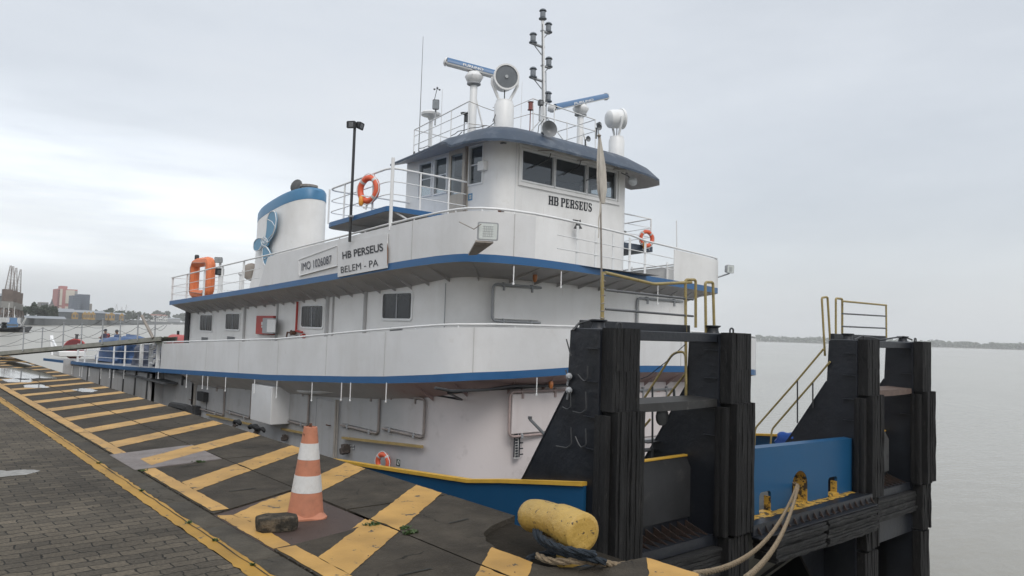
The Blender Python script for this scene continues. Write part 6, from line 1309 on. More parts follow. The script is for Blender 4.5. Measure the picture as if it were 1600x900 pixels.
m = MB(); m.grid(drape(Vector((8.9, PX(245, 550, 9).y, 0)), .5, 1.6, zz+.05, PX(245, 543, 9).z, 4.4), True, True); m.build('tarpaulin_cover', mat('dark navy tarpaulin', (.03, .04, .075), .5, var=.3, scale=5, bump=.6, bscale=7), None, 'dark navy tarpaulin cover on the stern deck between the blue one and the bulwark', 'tarpaulin')
a, b_ = PX(269, 530, 9.0), PX(303, 530, 9.0); m = MB(); m.lathe([(.001, 0), (.16, .03), (.26, .15), (.26, abs(b_.y-a.y)+.1)], (9.0, a.y, a.z-.06), (0, -1, 0), 18)
tk = m.build('fuel_tank', red, None, 'red cylindrical tank behind the aft end of the solid bulwark', 'tank')
m = MB(); m.tube([(9.0, a.y-.7, a.z+.18), (9.0, a.y-.7, a.z+.34)], .05, 7); m.tube([(9, a.y-2.3, a.z+.2), (9, a.y-2.3, a.z+.45), (9, a.y-2.6, a.z+.5)], .07, 7); m.build('filler_neck', dark, tk); m = MB(); m.box((8.8, a.y-2.5, zl(a.y)+.1), (9.2, a.y-.2, a.z-.25)); m.build('tank_saddle', dark, tk)
for px, py in ((249, 527), (262, 526)): p = PX(px, py, 8.9); m = MB(); m.lathe([(.10, 0), (.10, .06), (.17, .12), (.17, .25), (.12, .35)], (p.x, p.y, zl(p.y)+.1), (0, 0, 1), 12); m.tube([(p.x, p.y, zl(p.y)+.4), (p.x, p.y, p.z)], .14, 9); m.build('stern_vent', mat('olive vent', (.10, .11, .08), .6), ship)
# end rail across the stern
m = MB(); y = 40.2
for h in (.42, .70, .97): m.tube([(7.53, y, zl(y)+h), (16.8, y, zl(y)+h-.06)], .014, 6)
m.build('stern_rail', trimw, ship)
for x in (7.53, 8.4, 9.4, 10.5, 12, 14): rail_post((x, y, zl(y)+EH), .84, sr_)

# ================================================================== PEOPLE on the stern deck
def person(loc, face, lab, arms, shirt, h=1.68, cap=None, lean=.06):
    """one skinned body standing at loc, looking along the angle face"""
    s_ = h/1.68; V = []; E_ = []; Rr = []
    def v(x, y, z, r_): V.append((x*s_, y*s_, z*s_)); Rr.append(r_*s_); return len(V)-1
    def e(a, b_): E_.append((a, b_))
    pel = v(0, 0, .90, .13); sp = v(lean*.5, 0, 1.10, .125); ch = v(lean, 0, 1.30, .145); nk = v(lean*1.2, 0, 1.43, .055); hd0 = v(lean*1.5, 0, 1.50, .065); hd1 = v(lean*1.8, 0, 1.58, .092); hd2 = v(lean*1.8, 0, 1.635, .06)
    for a, b_ in ((pel, sp), (sp, ch), (ch, nk), (nk, hd0), (hd0, hd1), (hd1, hd2)): e(a, b_)
    for sg, (el, wr) in zip((1, -1), arms):
        sh = v(lean, .17*sg, 1.38, .062); e(ch, sh); ee = v(el[0], el[1]*sg, el[2], .046); e(sh, ee); w_ = v(wr[0], wr[1]*sg, wr[2], .032); e(ee, w_); hnd = v(wr[0]+.07, wr[1]*sg*.95, wr[2]+.02, .036); e(w_, hnd)
        for q in range(4): f_ = v(wr[0]+.13+.01*q, wr[1]*sg+.024*(q-1.5), wr[2]+.02-.012*abs(q-1.5), .009); e(hnd, f_)
        th = v(wr[0]+.08, wr[1]*sg-.045*sg, wr[2]+.05, .010); e(hnd, th)
        hp = v(0, .09*sg, .84, .095); e(pel, hp); kn = v(.02, .10*sg, .46, .065); e(hp, kn); an = v(-.01, .10*sg, .09, .043); e(kn, an); ft = v(.13, .11*sg, .035, .038); e(an, ft)
    me = bpy.data.meshes.new('person'); me.from_pydata(V, E_, []); o_ = bpy.data.objects.new('person', me); S.collection.objects.link(o_)
    sk = o_.modifiers.new('s', 'SKIN'); sk.use_smooth_shade = True
    for i, d in enumerate(me.skin_vertices[0].data): d.radius = (Rr[i], Rr[i]*(.78 if i in (0, 1, 2) else 1)); d.use_root = (i == 0)
    sb = o_.modifiers.new('u', 'SUBSURF'); sb.levels = 1; sb.render_levels = 1
    dg = bpy.context.evaluated_depsgraph_get(); nm = bpy.data.meshes.new_from_object(o_.evaluated_get(dg)); bpy.data.objects.remove(o_)
    for mt_ in (shirt, skin, navy): nm.materials.append(mt_)
    for p in nm.polygons:
        z = p.center.z/s_; rr2 = math.hypot(p.center.x, p.center.y)/s_; p.material_index = 1 if z > 1.43 else (1 if (rr2 > .30 and z > .8) else (2 if z < .92 else 0)); p.use_smooth = True
    o_ = bpy.data.objects.new('person', nm); S.collection.objects.link(o_); o_.location = loc; o_.rotation_euler = (0, 0, face); tag(o_, lab, 'person')
    def part(mb, nm_, mt_): 
        c_ = mb.build(nm_, mt_); c_.location = (0, 0, 0); 
        return c_
    hx = lean*1.8*s_; hz = 1.585*s_
    def child(nm_, mt_, fn):
        mb = MB(); fn(mb); me2 = bpy.data.meshes.new(nm_); me2.from_pydata(mb.v, [], mb.f); me2.materials.append(mt_)
        for p, q_ in zip(me2.polygons, mb.sm): p.use_smooth = q_
        c_ = bpy.data.objects.new(nm_, me2); S.collection.objects.link(c_); c_.parent = o_; return c_
    def hair(mb):
        R2 = []
        for i in range(7):
            ph = i/6*1.45+.05; R2.append([Vector((hx-.012+.108*math.cos(a)*math.cos(ph), .092*math.sin(a)*math.cos(ph), hz+.005+.115*math.sin(ph))) for a in [k/16*6.2832 for k in range(16)]])
        mb.grid(R2, True, True)
    child('cap' if cap else 'hair', cap or dark, hair)
    if cap: child('cap_peak', cap, lambda mb: mb.prism([Vector((hx+.07, -.075, hz+.03)), Vector((hx+.19, -.05, hz+.015)), Vector((hx+.19, .05, hz+.015)), Vector((hx+.07, .075, hz+.03))], (0, 0, .012)))
    child('face', skin, lambda mb: (mb.lathe([(.016, -.02), (.012, .012), (.004, .022)], (hx+.088, 0, hz-.01), (1, 0, 0), 8), mb.box((hx+.085, -.025, hz-.058), (hx+.094, .025, hz-.050))))
    child('eyes', dark, lambda mb: (mb.lathe([(.009, 0), (.004, .006)], (hx+.085, .033, hz+.012), (1, 0, 0), 8), mb.lathe([(.009, 0), (.004, .006)], (hx+.085, -.033, hz+.012), (1, 0, 0), 8)))
    return o_
pa = PX(166, 520, 10.3); pb_ = PX(186, 519, 10.6)
p_1 = person((10.3, pa.y, zl(pa.y)+EH-.01), math.radians(105), 'person in a dark cap and red and navy top standing on the stern deck', [((.10, .24, 1.14), (.30, .16, 1.18)), ((.08, .24, 1.12), (.30, .15, 1.10))], mat('navy and red shirt', (.05, .05, .08), .8, var=.4, scale=5, stain=(3, (.45, .08, .06), .50, .56, 1.)), 1.02*(PX(166, 515.5, 10.3).z-zl(pa.y)-EH+.02), mat('navy cap', (.03, .035, .05), .8))
p_2 = person((10.6, pb_.y, zl(pb_.y)+EH-.01), math.radians(120), 'bareheaded person in a blue top leaning beside the blue tarpaulin', [((.06, .26, 1.12), (.24, .18, 1.05)), ((.06, .26, 1.12), (.22, .2, 1.02))], mat('blue work shirt', (.06, .10, .20), .8, var=.3), 1.0*(PX(186, 516, 10.6).z-zl(pb_.y)-EH+.02), None, .10)

# ================================================================== GANGWAY from the quay to the boat
ga, gb = Vector((3.62, 34.6, .03)), PX(263, 531.5, 7.7); gb.z -= .05; D = gb-ga; dn = D.normalized(); sN = Vector((-dn.y, dn.x, 0)).normalized()
gw = empty('gangway', ga, 'long grey gangway with thin posts and rope rails from the quay up to the boat', 'gangway')
dk = MB(); 
for s_ in (-.34, .34): dk.prism([ga+sN*s_+Vector((0, 0, .03)), ga+sN*s_+Vector((0, 0, .17)), gb+sN*s_+Vector((0, 0, .17)), gb+sN*s_+Vector((0, 0, .03))], sN*.05)
dk.build('side_beam', mat('weathered grey gangway', (.26, .26, .23), .6, var=.25, scale=4, stain=(3, (.10, .12, .08), .5, .7, .6)), gw)
m = MB(); m.prism([ga+sN*-.30+Vector((0, 0, .12)), ga+sN*.32+Vector((0, 0, .12)), gb+sN*.32+Vector((0, 0, .12)), gb+sN*-.30+Vector((0, 0, .12))], (0, 0, .03)); m.build('walkway', mat('mossy boards', (.12, .13, .09), .8, var=.4, scale=9), gw)
tp = {-1: [], 1: []}
def gpx(px):
    lo, hi = 0, 1
    for _ in range(40):
        mid_ = (lo+hi)/2; v_ = ga+D*mid_-EYE; x_ = 800+F*v_.dot(rt)/v_.dot(fw)
        if x_ < px: lo = mid_
        else: hi = mid_
    return lo
for t_ in (gpx(50), gpx(112), gpx(173), gpx(228)):
    for s_ in (-1, 1):
        p = ga+D*t_+sN*(.36*s_)+Vector((0, 0, .1)); q = p+Vector((0, .06, .86)); m = MB(); m.tube([p, q], .022, 7); m.lathe([(.035, 0), (.035, .03)], q, (0, 0, 1), 8); m.build('stanchion', mgrey, gw); tp[s_].append((p, q))
p = ga+D*.90; m = MB(); m.tube([p+Vector((0, 0, .95))+sN*-.36, ga+D*.965+sN*-.36+Vector((0, 0, .15))], .05, 7); m.build('brace', brn, gw)
m = MB()
for s_ in (-1, 1):
    Q = [ga-D*.12+Vector((0, 0, 1.0))]+[b_ for a, b_ in tp[s_]]+[gb+Vector((0, 0, 1.1))]
    for h in (0, -.38):
        pts = []
        for a, b_ in zip(Q, Q[1:]):
            for k in range(6): t_ = k/6; pts.append(a.lerp(b_, t_)+Vector((0, 0, h-.22*4*t_*(1-t_))))
        m.tube(pts, .007, 5)
m.build('hand_rope', dgrey, gw)

# ================================================================== THINGS ON THE QUAY
# traffic cone
cz = -.024; cb = Vector((2.90, 5.97, cz)); H_ = .765
cn = empty('traffic_cone', cb, 'orange and white traffic cone on the rusty plate, beside the loose stone block', 'traffic cone')
lean = Vector((.012, .0, 1)).normalized()
def cr_(f_): return lerp(.056, .150, f_)       # f_: 0 at the top, 1 at the foot
def cpart(f0, f1, nm, mtl, grow=0.):
    m = MB(); m.lathe([(cr_(f1)+grow, H_*(1-f1*.955)), (cr_(f0)+grow, H_*(1-f0*.955))], cb, lean, 40); m.build(nm, mtl, cn)
m = MB(); m.lathe([(cr_(1), H_*.045), (cr_(0), H_), (cr_(0)*.8, H_+.002), (cr_(0)*.75, H_-.03)], cb, lean, 40); m.build('cone_body', conem, cn)
cpart(.185, .37, 'white_band', conew, .0018); cpart(.55, .74, 'white_band', conew, .0018)
m = MB(); q = []
for k in range(48):
    a = k/48*6.2832; ca, sa = math.cos(a+.5), math.sin(a+.5); r_ = .172+.030*(abs(math.cos(2*a)))**3; q.append((ca*r_, sa*r_))
m.grid([[(cb.x+x, cb.y+y, cz+.004+.012*noise.noise(Vector((x*9, y*9, 0)))) for x, y in q], [(cb.x+x, cb.y+y, cz+.022+.012*noise.noise(Vector((x*9, y*9, 0)))) for x, y in q], [(cb.x+x*.86, cb.y+y*.86, cz+.035) for x, y in q], [(cb.x+x*.72, cb.y+y*.72, cz+.06) for x, y in q]], True, True); m.build('cone_foot', conem, cn)
m = MB(); m.box((cb.x+.0-.055, cb.y-.02, cz+H_*.885), (cb.x-.045, cb.y+.005, cz+H_*.93)); m.tube([cb+lean*(H_)+Vector((.0, 0, -.01)), cb+lean*(H_+.03)], .012, 6); m.build('cone_slot', rust, cn)
# stone block
c = Vector((2.535, 5.70, 0)); q = [(-.165, -.03), (-.12, -.10), (.10, -.10), (.155, -.04), (.155, .05), (.09, .11), (-.10, .10), (-.165, .04)]; rot = Matrix.Rotation(math.radians(-20), 2); R_ = []
q = [(p.x, p.y) for p in dens([Vector((a, b_, 0)) for a, b_ in q+[q[0]]], .03)][:-1]
for z, k_ in ((-.008, .95), (.01, .99), (.05, 1.0), (.082, .99), (.094, .95), (.098, .85), (.100, .45), (.101, .02)):
    ring = []
    for x, y in q:
        v_ = rot @ Vector((x, y)); n_ = noise.noise(Vector((x*14, y*14, z*16)))*.008+noise.noise(Vector((x*40, y*40, z*40)))*.003; ring.append((c.x+v_.x*k_*(1+n_*5), c.y+v_.y*k_*(1+n_*5), z+n_*.4))
    R_.append(ring)
MB().grid(R_, False, True).build('stone_block', mat('dark mossy concrete lump', (.052, .047, .038), .85, var=.5, scale=16, stain=[(9, (.17, .135, .095), .50, .62, .75), (30, (.02, .018, .015), .6, .7, .7)], bump=1., bscale=60, spec=.15), None, 'dark eight sided concrete block lying beside the traffic cone', 'stone block')
# bollard with a slanting kidney head
bo = empty('mooring_bollard', (3.95, 3.85, -.28), 'chipped yellow mooring bollard in the broken recess of the quay edge', 'bollard')
pl_, pr_ = PX(835, 806, 3.92), PX(897, 831, 3.86)
m = MB(); ax_ = (pr_-pl_); n_ = 14; R_ = []
rr = [.02, .075, .112, .124, .126, .124, .122, .122, .126, .134, .140, .142, .142, .138]
for j in range(n_):
    t_ = [-.22, -.19, -.12, -.02, .10, .25, .40, .52, .66, .80, .92, 1.02, 1.12, 1.20][j]; c = pl_+ax_*t_+Vector((0, 0, .022*math.sin(min(max(t_, 0), 1)*math.pi)+.015*(t_ > .6)))
    s_ = ax_.cross(Vector((0, 0, 1))).normalized(); u_ = s_.cross(ax_).normalized(); R_.append([c+s_*math.cos(k/24*6.2832)*rr[j]*1.05+u_*math.sin(k/24*6.2832)*rr[j] for k in range(24)])
m.grid(R_, True, True); e_ = R_[-1]; cc = sum((Vector(p) for p in e_), Vector())/24; m.grid([e_, [cc+(p-cc)*.93+ax_*.018 for p in e_], [cc+(p-cc)*.78+ax_*.03 for p in e_]], True, True); m.add([cc+(p-cc)*.78+ax_*.03 for p in e_], [tuple(range(24))])
hd = m.build('bollard_head', yboll, bo); 
hd.data.polygons.foreach_set('use_smooth', [True]*len(hd.data.polygons))
pc = pl_+ax_*.88
m = MB(); m.lathe([(.14, -.62), (.125, -.47), (.115, -.42), (.105, -.25), (.11, -.08), (.125, .02)], (pc.x+.03, pc.y-.0, pc.z), (0, 0, 1), 24); m.build('bollard_neck', yboll, bo)
def coil(mb, c, r_, z0, turns, rad, seed, ex=1.25):
    pts = []
    for k in range(int(turns*26)): a = k/26*6.2832; rr_2 = r_+.018*noise.noise(Vector((a, seed, 0)))+.01*k/26; pts.append(Vector((c.x+rr_2*ex*math.cos(a), c.y+rr_2*math.sin(a), z0+.012*k/26*2+.02*noise.noise(Vector((a*.6, seed, 4))))))
    rope_strands(mb, pts, rad, .10); return pts
m = MB(); c = Vector((pc.x-.02, pc.y+.08, 0)); coil(m, c, .17, -.11, 3.4, .022, 1.); rope_strands(m, rounded([PX(838, 822, 3.85), PX(836, 836, 3.75), PX(850, 850, 3.75), PX(880, 866, 3.7), PX(920, 872, 3.75), PX(945, 878, 3.9)], .1, 4), .024, .10)
rope_strands(m, rounded([PX(842, 830, 3.80), PX(848, 843, 3.70), PX(875, 856, 3.66), PX(905, 862, 3.68), PX(930, 866, 3.8)], .1, 4), .024, .10); m.build('mooring_rope', rope2, None, 'dark blue rope wound round the yellow bollard', 'rope')
m = MB(); q = [PX(840, 868, 3.72), PX(860, 878, 3.66), PX(900, 876, 3.70), PX(940, 878, 3.9), PX(965, 885, 4.1), Vector((4.45, 3.55, -.05)), Vector((5.2, 4.0, -.75)), Vector((6.9, 4.9, -1.9))]; coil(m, Vector((pc.x, pc.y+.04, 0)), .19, -.17, 1.3, .02, 5.); rope_strands(m, rounded(q, .2, 4), .025, .10); m.build('mooring_rope', rope, None, 'tan rope under the blue rope at the yellow bollard', 'rope')
m = MB(); m.grid(crumple(Vector((pc.x-.03, pc.y+.28, -.14)), (.17, .22, .05), 7.7, 14, .5), True, True); m.grid(crumple(Vector((pc.x+.10, pc.y-.14, -.13)), (.15, .10, .035), 2.7, 12, .5), True, True); m.build('chafing_cloth', rag, None, 'pale cloth wrapped under the ropes at the bollard', 'cloth')
# two mooring lines from the bow fairlead to the quay
def sag(a, b_, s_, n=20): return [a.lerp(b_, k/n)+Vector((0, 0, -s_*4*(k/n)*(1-k/n))) for k in range(n+1)]
st = PY(1246, 757, 6.48)
m = MB(); rope_strands(m, [st+Vector((.1, .5, .05)), st]+sag(st, PX(1085, 897, 4.42)+Vector((0, 0, 0)), .33)[1:]+[Vector((3.6, 2.0, .03)), Vector((2.6, .6, .0))], .024, .12); m.build('mooring_line', rope, None, 'upper tan mooring line from the bow fairlead, reaching the quay edge', 'rope', 'mooring lines from the bow')
m = MB(); e_ = PX(1166, 903, 4.7); rope_strands(m, [st+Vector((.12, .5, .02)), st+Vector((.03, 0, -.03))]+sag(st+Vector((.03, 0, -.03)), e_, .22)[1:]+[Vector((4.3, 2.0, -.02)), Vector((3.2, 1.0, .02))], .024, .12); m.build('mooring_line', rope, None, 'lower tan mooring line from the bow fairlead, hanging steeper towards the bottom of the photo', 'rope', 'mooring lines from the bow')
# rubber fenders on the quay face
a = PX(262, 629, 4.42); b_ = PX(294, 650, 4.42); m = MB(); m.tube([(4.47, a.y, -.08), (4.47, a.y-.1, .0), (4.49, a.y-.9, .02), (4.49, b_.y+.25, .01), (4.50, b_.y, -.12)], .06, 8, rs=[.05, .075, .085, .085, .04]); m.build('quay_fender', rub, None, 'black rubber fender curling over the quay edge', 'fender')
for px, py, rr2 in ((370, 673, .06), (396, 681, .075), (408, 684, .05)):
    p = PX(px, py, 4.85); m = MB(); m.tube([Vector((4.85+rr2*math.cos(k/14*6.2832)*.5, p.y+rr2*2.0*math.sin(k/14*6.2832), -.075+.02*math.cos(k/14*12))) for k in range(14)], rr2*.45, 7, True); m.build('tyre_fender', rub, None, {370: 'small black tyre fender between quay and boat, farthest of three', 396: 'middle black tyre fender between quay and boat', 408: 'smallest black tyre fender between quay and boat, nearest the housing box'}[px], 'fender')

# ================================================================== THE FAR SHORES
bankm = mat('far bank earth', (.10, .10, .075), .9, var=.3, scale=.05)
quaym = mat('far dock wall', (.17, .175, .175), .8, var=.25, scale=.3)
fol = [mat('distant foliage %d' % i, c_, .8, var=.45, scale=.25) for i, c_ in enumerate([(.030, .048, .024), (.042, .065, .030), (.052, .070, .038)])]
barkm = mat('tree bark', (.09, .07, .055), .9)
def gy(px, Y, z=1.4): p = PY(px, 480, Y); return Vector((p.x, Y, z))
ZB = 1.2
sh = [(-260, 330), (36, 335), (38, 560), (70, 610), (100, 640), (160, 760), (220, 1050), (262, 1450), (300, 1800), (420, 3600), (470, 4100)]
P = [gy(px, Y, ZB) for px, Y in sh]+[Vector((-2300, 4150, ZB)), Vector((-2300, 300, ZB))]
m = MB(); m.prism(P, (0, 0, -6)); m.build('far_bank', bankm, kind='structure')
m = MB(); Q = [gy(px, Y-1.0) for px, Y in sh]
for a, b_ in zip(Q, Q[1:]):
    m.add([(a.x, a.y, WATER-.5), (b_.x, b_.y, WATER-.5), (b_.x, b_.y, ZB+.25), (a.x, a.y, ZB+.25)], [(0, 1, 2, 3)]); m.add([(a.x, a.y, ZB+.25), (b_.x, b_.y, ZB+.25), (b_.x, b_.y+9, ZB+.25), (a.x, a.y+9, ZB+.25)], [(0, 1, 2, 3)])
m.build('dock_wall', quaym, kind='structure')
def leafy(mb, c, rx, ry, rz, n, size, seed):
    rnd = random.Random(seed)
    cl = [(Vector((rnd.gauss(0, .45)*rx, rnd.gauss(0, .45)*ry, rnd.uniform(-.55, .75)*rz)), rnd.uniform(.28, .5)) for _ in range(9)]
    for i in range(n):
        q, k_ = rnd.choice(cl); d = Vector((rnd.gauss(0, 1), rnd.gauss(0, 1), rnd.gauss(0, 1))).normalized()*rnd.random()**.4
        p = Vector(c)+q+Vector((d.x*rx*k_, d.y*ry*k_, d.z*rz*k_)); a = Vector((rnd.gauss(0, 1), rnd.gauss(0, 1), rnd.gauss(0, 1))).normalized(); b_ = a.orthogonal().normalized(); s_ = size*rnd.uniform(.5, 1.2); e_ = a.cross(b_)
        mb.add([p-b_*s_, p-e_*s_*.6, p+b_*s_, p+e_*s_*.6], [(0, 1, 2, 3)])
def tree(px, Y, ytop, wpx, lab, seed, k=0):
    base = gy(px, Y, ZB); top = PY(px, ytop, Y).z; h = top-ZB; w_ = wpx/F*Y*1.0/2
    o_ = empty('tree', base, lab, 'tree', 'trees along the far shore'); m = MB(); m.tube([base, base+Vector((.2, 0, h*.5))], .3, 6, rs=[h*.035, h*.018])
    for a in range(4): m.tube([base+Vector((0, 0, h*.3)), base+Vector((w_*.5*math.cos(a*1.6), w_*.4*math.sin(a*1.6), h*.62))], .2, 5, rs=[h*.014, h*.005])
    m.build('trunk', barkm, o_)
    m = MB(); leafy(m, base+Vector((0, 0, h*.52)), w_*1.15, w_, h*.50, 900, h*.085, seed); m.build('crown', fol[k], o_)
tl_ = [(38, 600, 481, 16, 'dark rounded tree just right of the four jibs', 0), (47, 610, 477.5, 18, 'broad dark tree left of the small flat roofed house', 0), (54, 590, 474, 14, 'tallest dark tree left of the church spire', 0), (62, 600, 479, 16, 'dark tree below the small flat roofed house', 0), (72, 610, 478, 16, 'dark tree below the church spire', 0), (80, 600, 477, 14, 'dark tree left of the pink and cream tower', 0), (86, 595, 480, 10, 'small dark tree at the foot of the pink tower', 0),
  (149, 1300, 484.5, 10, 'low green tree right of the small tower', 1), (158, 1300, 484, 12, 'low green tree left of the distant masts', 1), (170, 1250, 481.5, 14, 'green tree under the left distant mast', 1), (181, 1200, 482, 14, 'green tree below the distant masts', 1), (193, 1250, 484.5, 14, 'bright green tree right of the masts', 2), (204, 1300, 485.5, 14, 'bright green tree in the middle of the row', 2), (215, 1350, 487.5, 12, 'bright green tree towards the white house', 2), (226, 1400, 488.5, 11, 'last green tree before the white house', 1),
  (243, 1900, 487.5, 12, 'grey green tree left behind the white house', 1), (252, 1900, 486, 12, 'grey green tree behind the roof of the white house', 0), (263, 1850, 486.5, 12, 'grey green tree right behind the white house', 0), (278, 1900, 491.5, 12, 'small tree between the white house and the boat', 1), (288, 1900, 489.5, 13, 'last tree seen beside the boat', 1)]
for i, (px, Y, yt, w_, lab, k) in enumerate(tl_): tree(px, Y, yt, w_, lab, i+1, k)
def bld(x0, x1, yt, Y, dep, col, name, lab, cat='building', roof=None, wins=None, zb=ZB):
    a, b_ = PY(x0, yt, Y), PY(x1, yt, Y); o_ = empty(name, ((a.x+b_.x)/2, Y, zb), lab, cat)
    m = MB(); m.box((a.x, Y, zb), (b_.x, Y+dep, a.z)); m.build('wall', col, o_)
    if wins:
        nx, nz, wm = wins; w_ = b_.x-a.x; h = a.z-zb
        for i in range(nx):
            m = MB()
            for j in range(nz): cx_ = a.x+w_*(i+.5)/nx; cz_ = zb+h*(j+.6)/nz; m.box((cx_-w_/nx*.28, Y-.15, cz_-h/nz*.25), (cx_+w_/nx*.28, Y-.02, cz_+h/nz*.22))
            m.build('window_row', wm, o_)
    if roof:
        rm_, rh = roof; zt2 = a.z; e_ = (b_.x-a.x)*.03; m = MB(); m.prism([(a.x-e_, Y-.5, zt2), (a.x-e_, Y+dep+.5, zt2), (a.x-e_, Y+dep*.5, zt2+rh)], (b_.x-a.x+2*e_, 0, 0)); m.build('roof', rm_, o_)
    return o_, a, b_
dwin = mat('far dark windows', (.10, .115, .13), .3); creamw = mat('cream render', (.58, .54, .47), .8, var=.1, scale=.1); pinkw = mat('pink render', (.42, .20, .19), .8, var=.1, scale=.1); bluew = mat('blue grey tower facade', (.14, .165, .21), .6, var=.12, scale=.2)
greyr = mat('pale sheet roof', (.24, .26, .28), .6, var=.15, scale=.2); whitef = mat('far white wall', (.60, .60, .58), .7); redt = mat('red tile roof', (.26, .10, .07), .8); ochre = mat('ochre port facade', (.36, .23, .08), .7, var=.15, scale=.4)
o_, a, b_ = bld(90, 121.5, 451, 900, 26, pinkw, 'apartment_tower', 'tall pink and cream apartment tower on the far shore', 'building', None, None)
w_ = b_.x-a.x; h = a.z-ZB
for u0, u1, v0, v1 in ((.13, .25, .45, 1.0), (.42, .86, .52, .97), (.42, .86, .05, .42), (.13, .25, .05, .40)): MB().box((a.x+w_*u0, 899.5, ZB+h*v0), (a.x+w_*u1, 899.9, ZB+h*v1)).build('cream_panel', creamw, o_)
MB().box((a.x+w_*.16, 902, a.z), (a.x+w_*.50, 915, a.z+3.2)).build('roof_block', pinkw, o_); MB().box((a.x+w_*.87, 899.4, ZB+h*.4), (a.x+w_*1.0, 899.9, ZB+h*.95)).build('side_panel', mat('grey panel', (.30, .30, .30), .7), o_)
m = MB(); 
for i in range(14): m.box((a.x+w_*.02, 899.3, ZB+h*(i+.5)/14.5), (a.x+w_*.11, 899.8, ZB+h*(i+.75)/14.5))
m.build('window_row', dwin, o_)
bld(114, 127, 461.5, 860, 20, bluew, 'office_tower', 'left blue grey tower block in front of the pink tower', 'building', None, (5, 12, dwin)); bld(123, 141, 459.5, 870, 20, bluew, 'office_tower', 'taller blue grey tower block right of the pink tower', 'building', None, (7, 13, dwin)); bld(139.5, 144, 474.5, 880, 15, mat('beige render', (.36, .32, .28), .8), 'low_tower', 'narrow beige block at the right foot of the blue grey towers', 'building')
bld(64, 76, 472, 680, 16, mat('drab render', (.24, .24, .23), .8), 'flat_roof_house', 'drab flat roofed house above the dark trees', 'building', None, (5, 3, dwin))
o_, a, b_ = bld(79.5, 85, 475, 690, 8, mat('church stone', (.22, .20, .19), .8), 'church_tower', 'small pointed church tower above the dark trees', 'church'); m = MB(); m.lathe([((b_.x-a.x)*.62, 0), ((b_.x-a.x)*.3, 2.0), (.05, 4.6)], ((a.x+b_.x)/2, 694, a.z), (0, 0, 1), 4); m.build('spire', mat('slate', (.10, .10, .11), .7), o_)
bld(32.5, 102, 496.5, 570, 14, mat('dark shed wall', (.12, .125, .13), .8), 'dock_shed', 'long low dock shed with a pale roof beside the water', 'shed', (greyr, 1.6)); bld(88, 118, 487, 720, 22, mat('blue shed wall', (.10, .115, .13), .7), 'warehouse', 'blue grey warehouse with a pale roof below the pink tower', 'warehouse', (greyr, 3.0), (8, 1, dwin)); bld(118, 165, 488, 740, 22, mat('blue shed wall', (.10, .115, .13), .7), 'warehouse', 'long warehouse with a grey roof behind the ochre gate fronts', 'warehouse', (greyr, 2.2), (14, 1, dwin)); bld(165, 196, 490.5, 790, 16, mat('blue shed wall', (.10, .115, .13), .7), 'warehouse', 'warehouse at the right end of the dock row', 'warehouse', (greyr, 1.6), (8, 1, dwin))
for i, (x0, x1, yt, lab) in enumerate(((113.5, 122.5, 490, 'leftmost ochre warehouse gable facing the water'), (130, 136, 490, 'ochre gable, left of the joined three'), (136.5, 142.5, 490, 'ochre gable, middle of the joined three'), (143, 149, 490, 'ochre gable, right of the joined three'), (160.5, 169, 491, 'ochre gable left of a gap in the dock row'), (170, 179.5, 491, 'wide ochre gable right of the middle'), (188.5, 193.5, 492, 'rightmost narrow ochre gable'))):
    o_, a, b_ = bld(x0, x1, yt, 715 if i < 4 else 760, 5, ochre, 'gabled_front', lab, 'building', None, (2, 1, dwin)); m = MB(); m.prism([(a.x, a.y, a.z), (b_.x, a.y, a.z), ((a.x+b_.x)/2, a.y, a.z+1.6)], (0, 3, 0)); m.build('gable', ochre, o_)
o_, a, b_ = bld(237, 262, 492.8, 1500, 30, whitef, 'shore_house', 'white house with a dull red roof at the far water edge', 'building', (redt, 2.4), (9, 2, dwin)); bld(262, 282, 498, 1550, 20, mat('grey low wall', (.28, .29, .30), .8), 'low_shed', 'low grey sheds right of the white house', 'shed', (greyr, 2)); bld(193, 236, 499.3, 1080, 10, quaym, 'low_quay_shed', 'very low grey quay building left of the white house', 'shed')
bld(-40, 9.5, 460.5, 400, 30, mat('grey hall wall', (.16, .165, .17), .8, var=.2, scale=.2), 'harbour_hall', 'big grey harbour hall behind the cranes at the left edge', 'building', (greyr, 1.5))
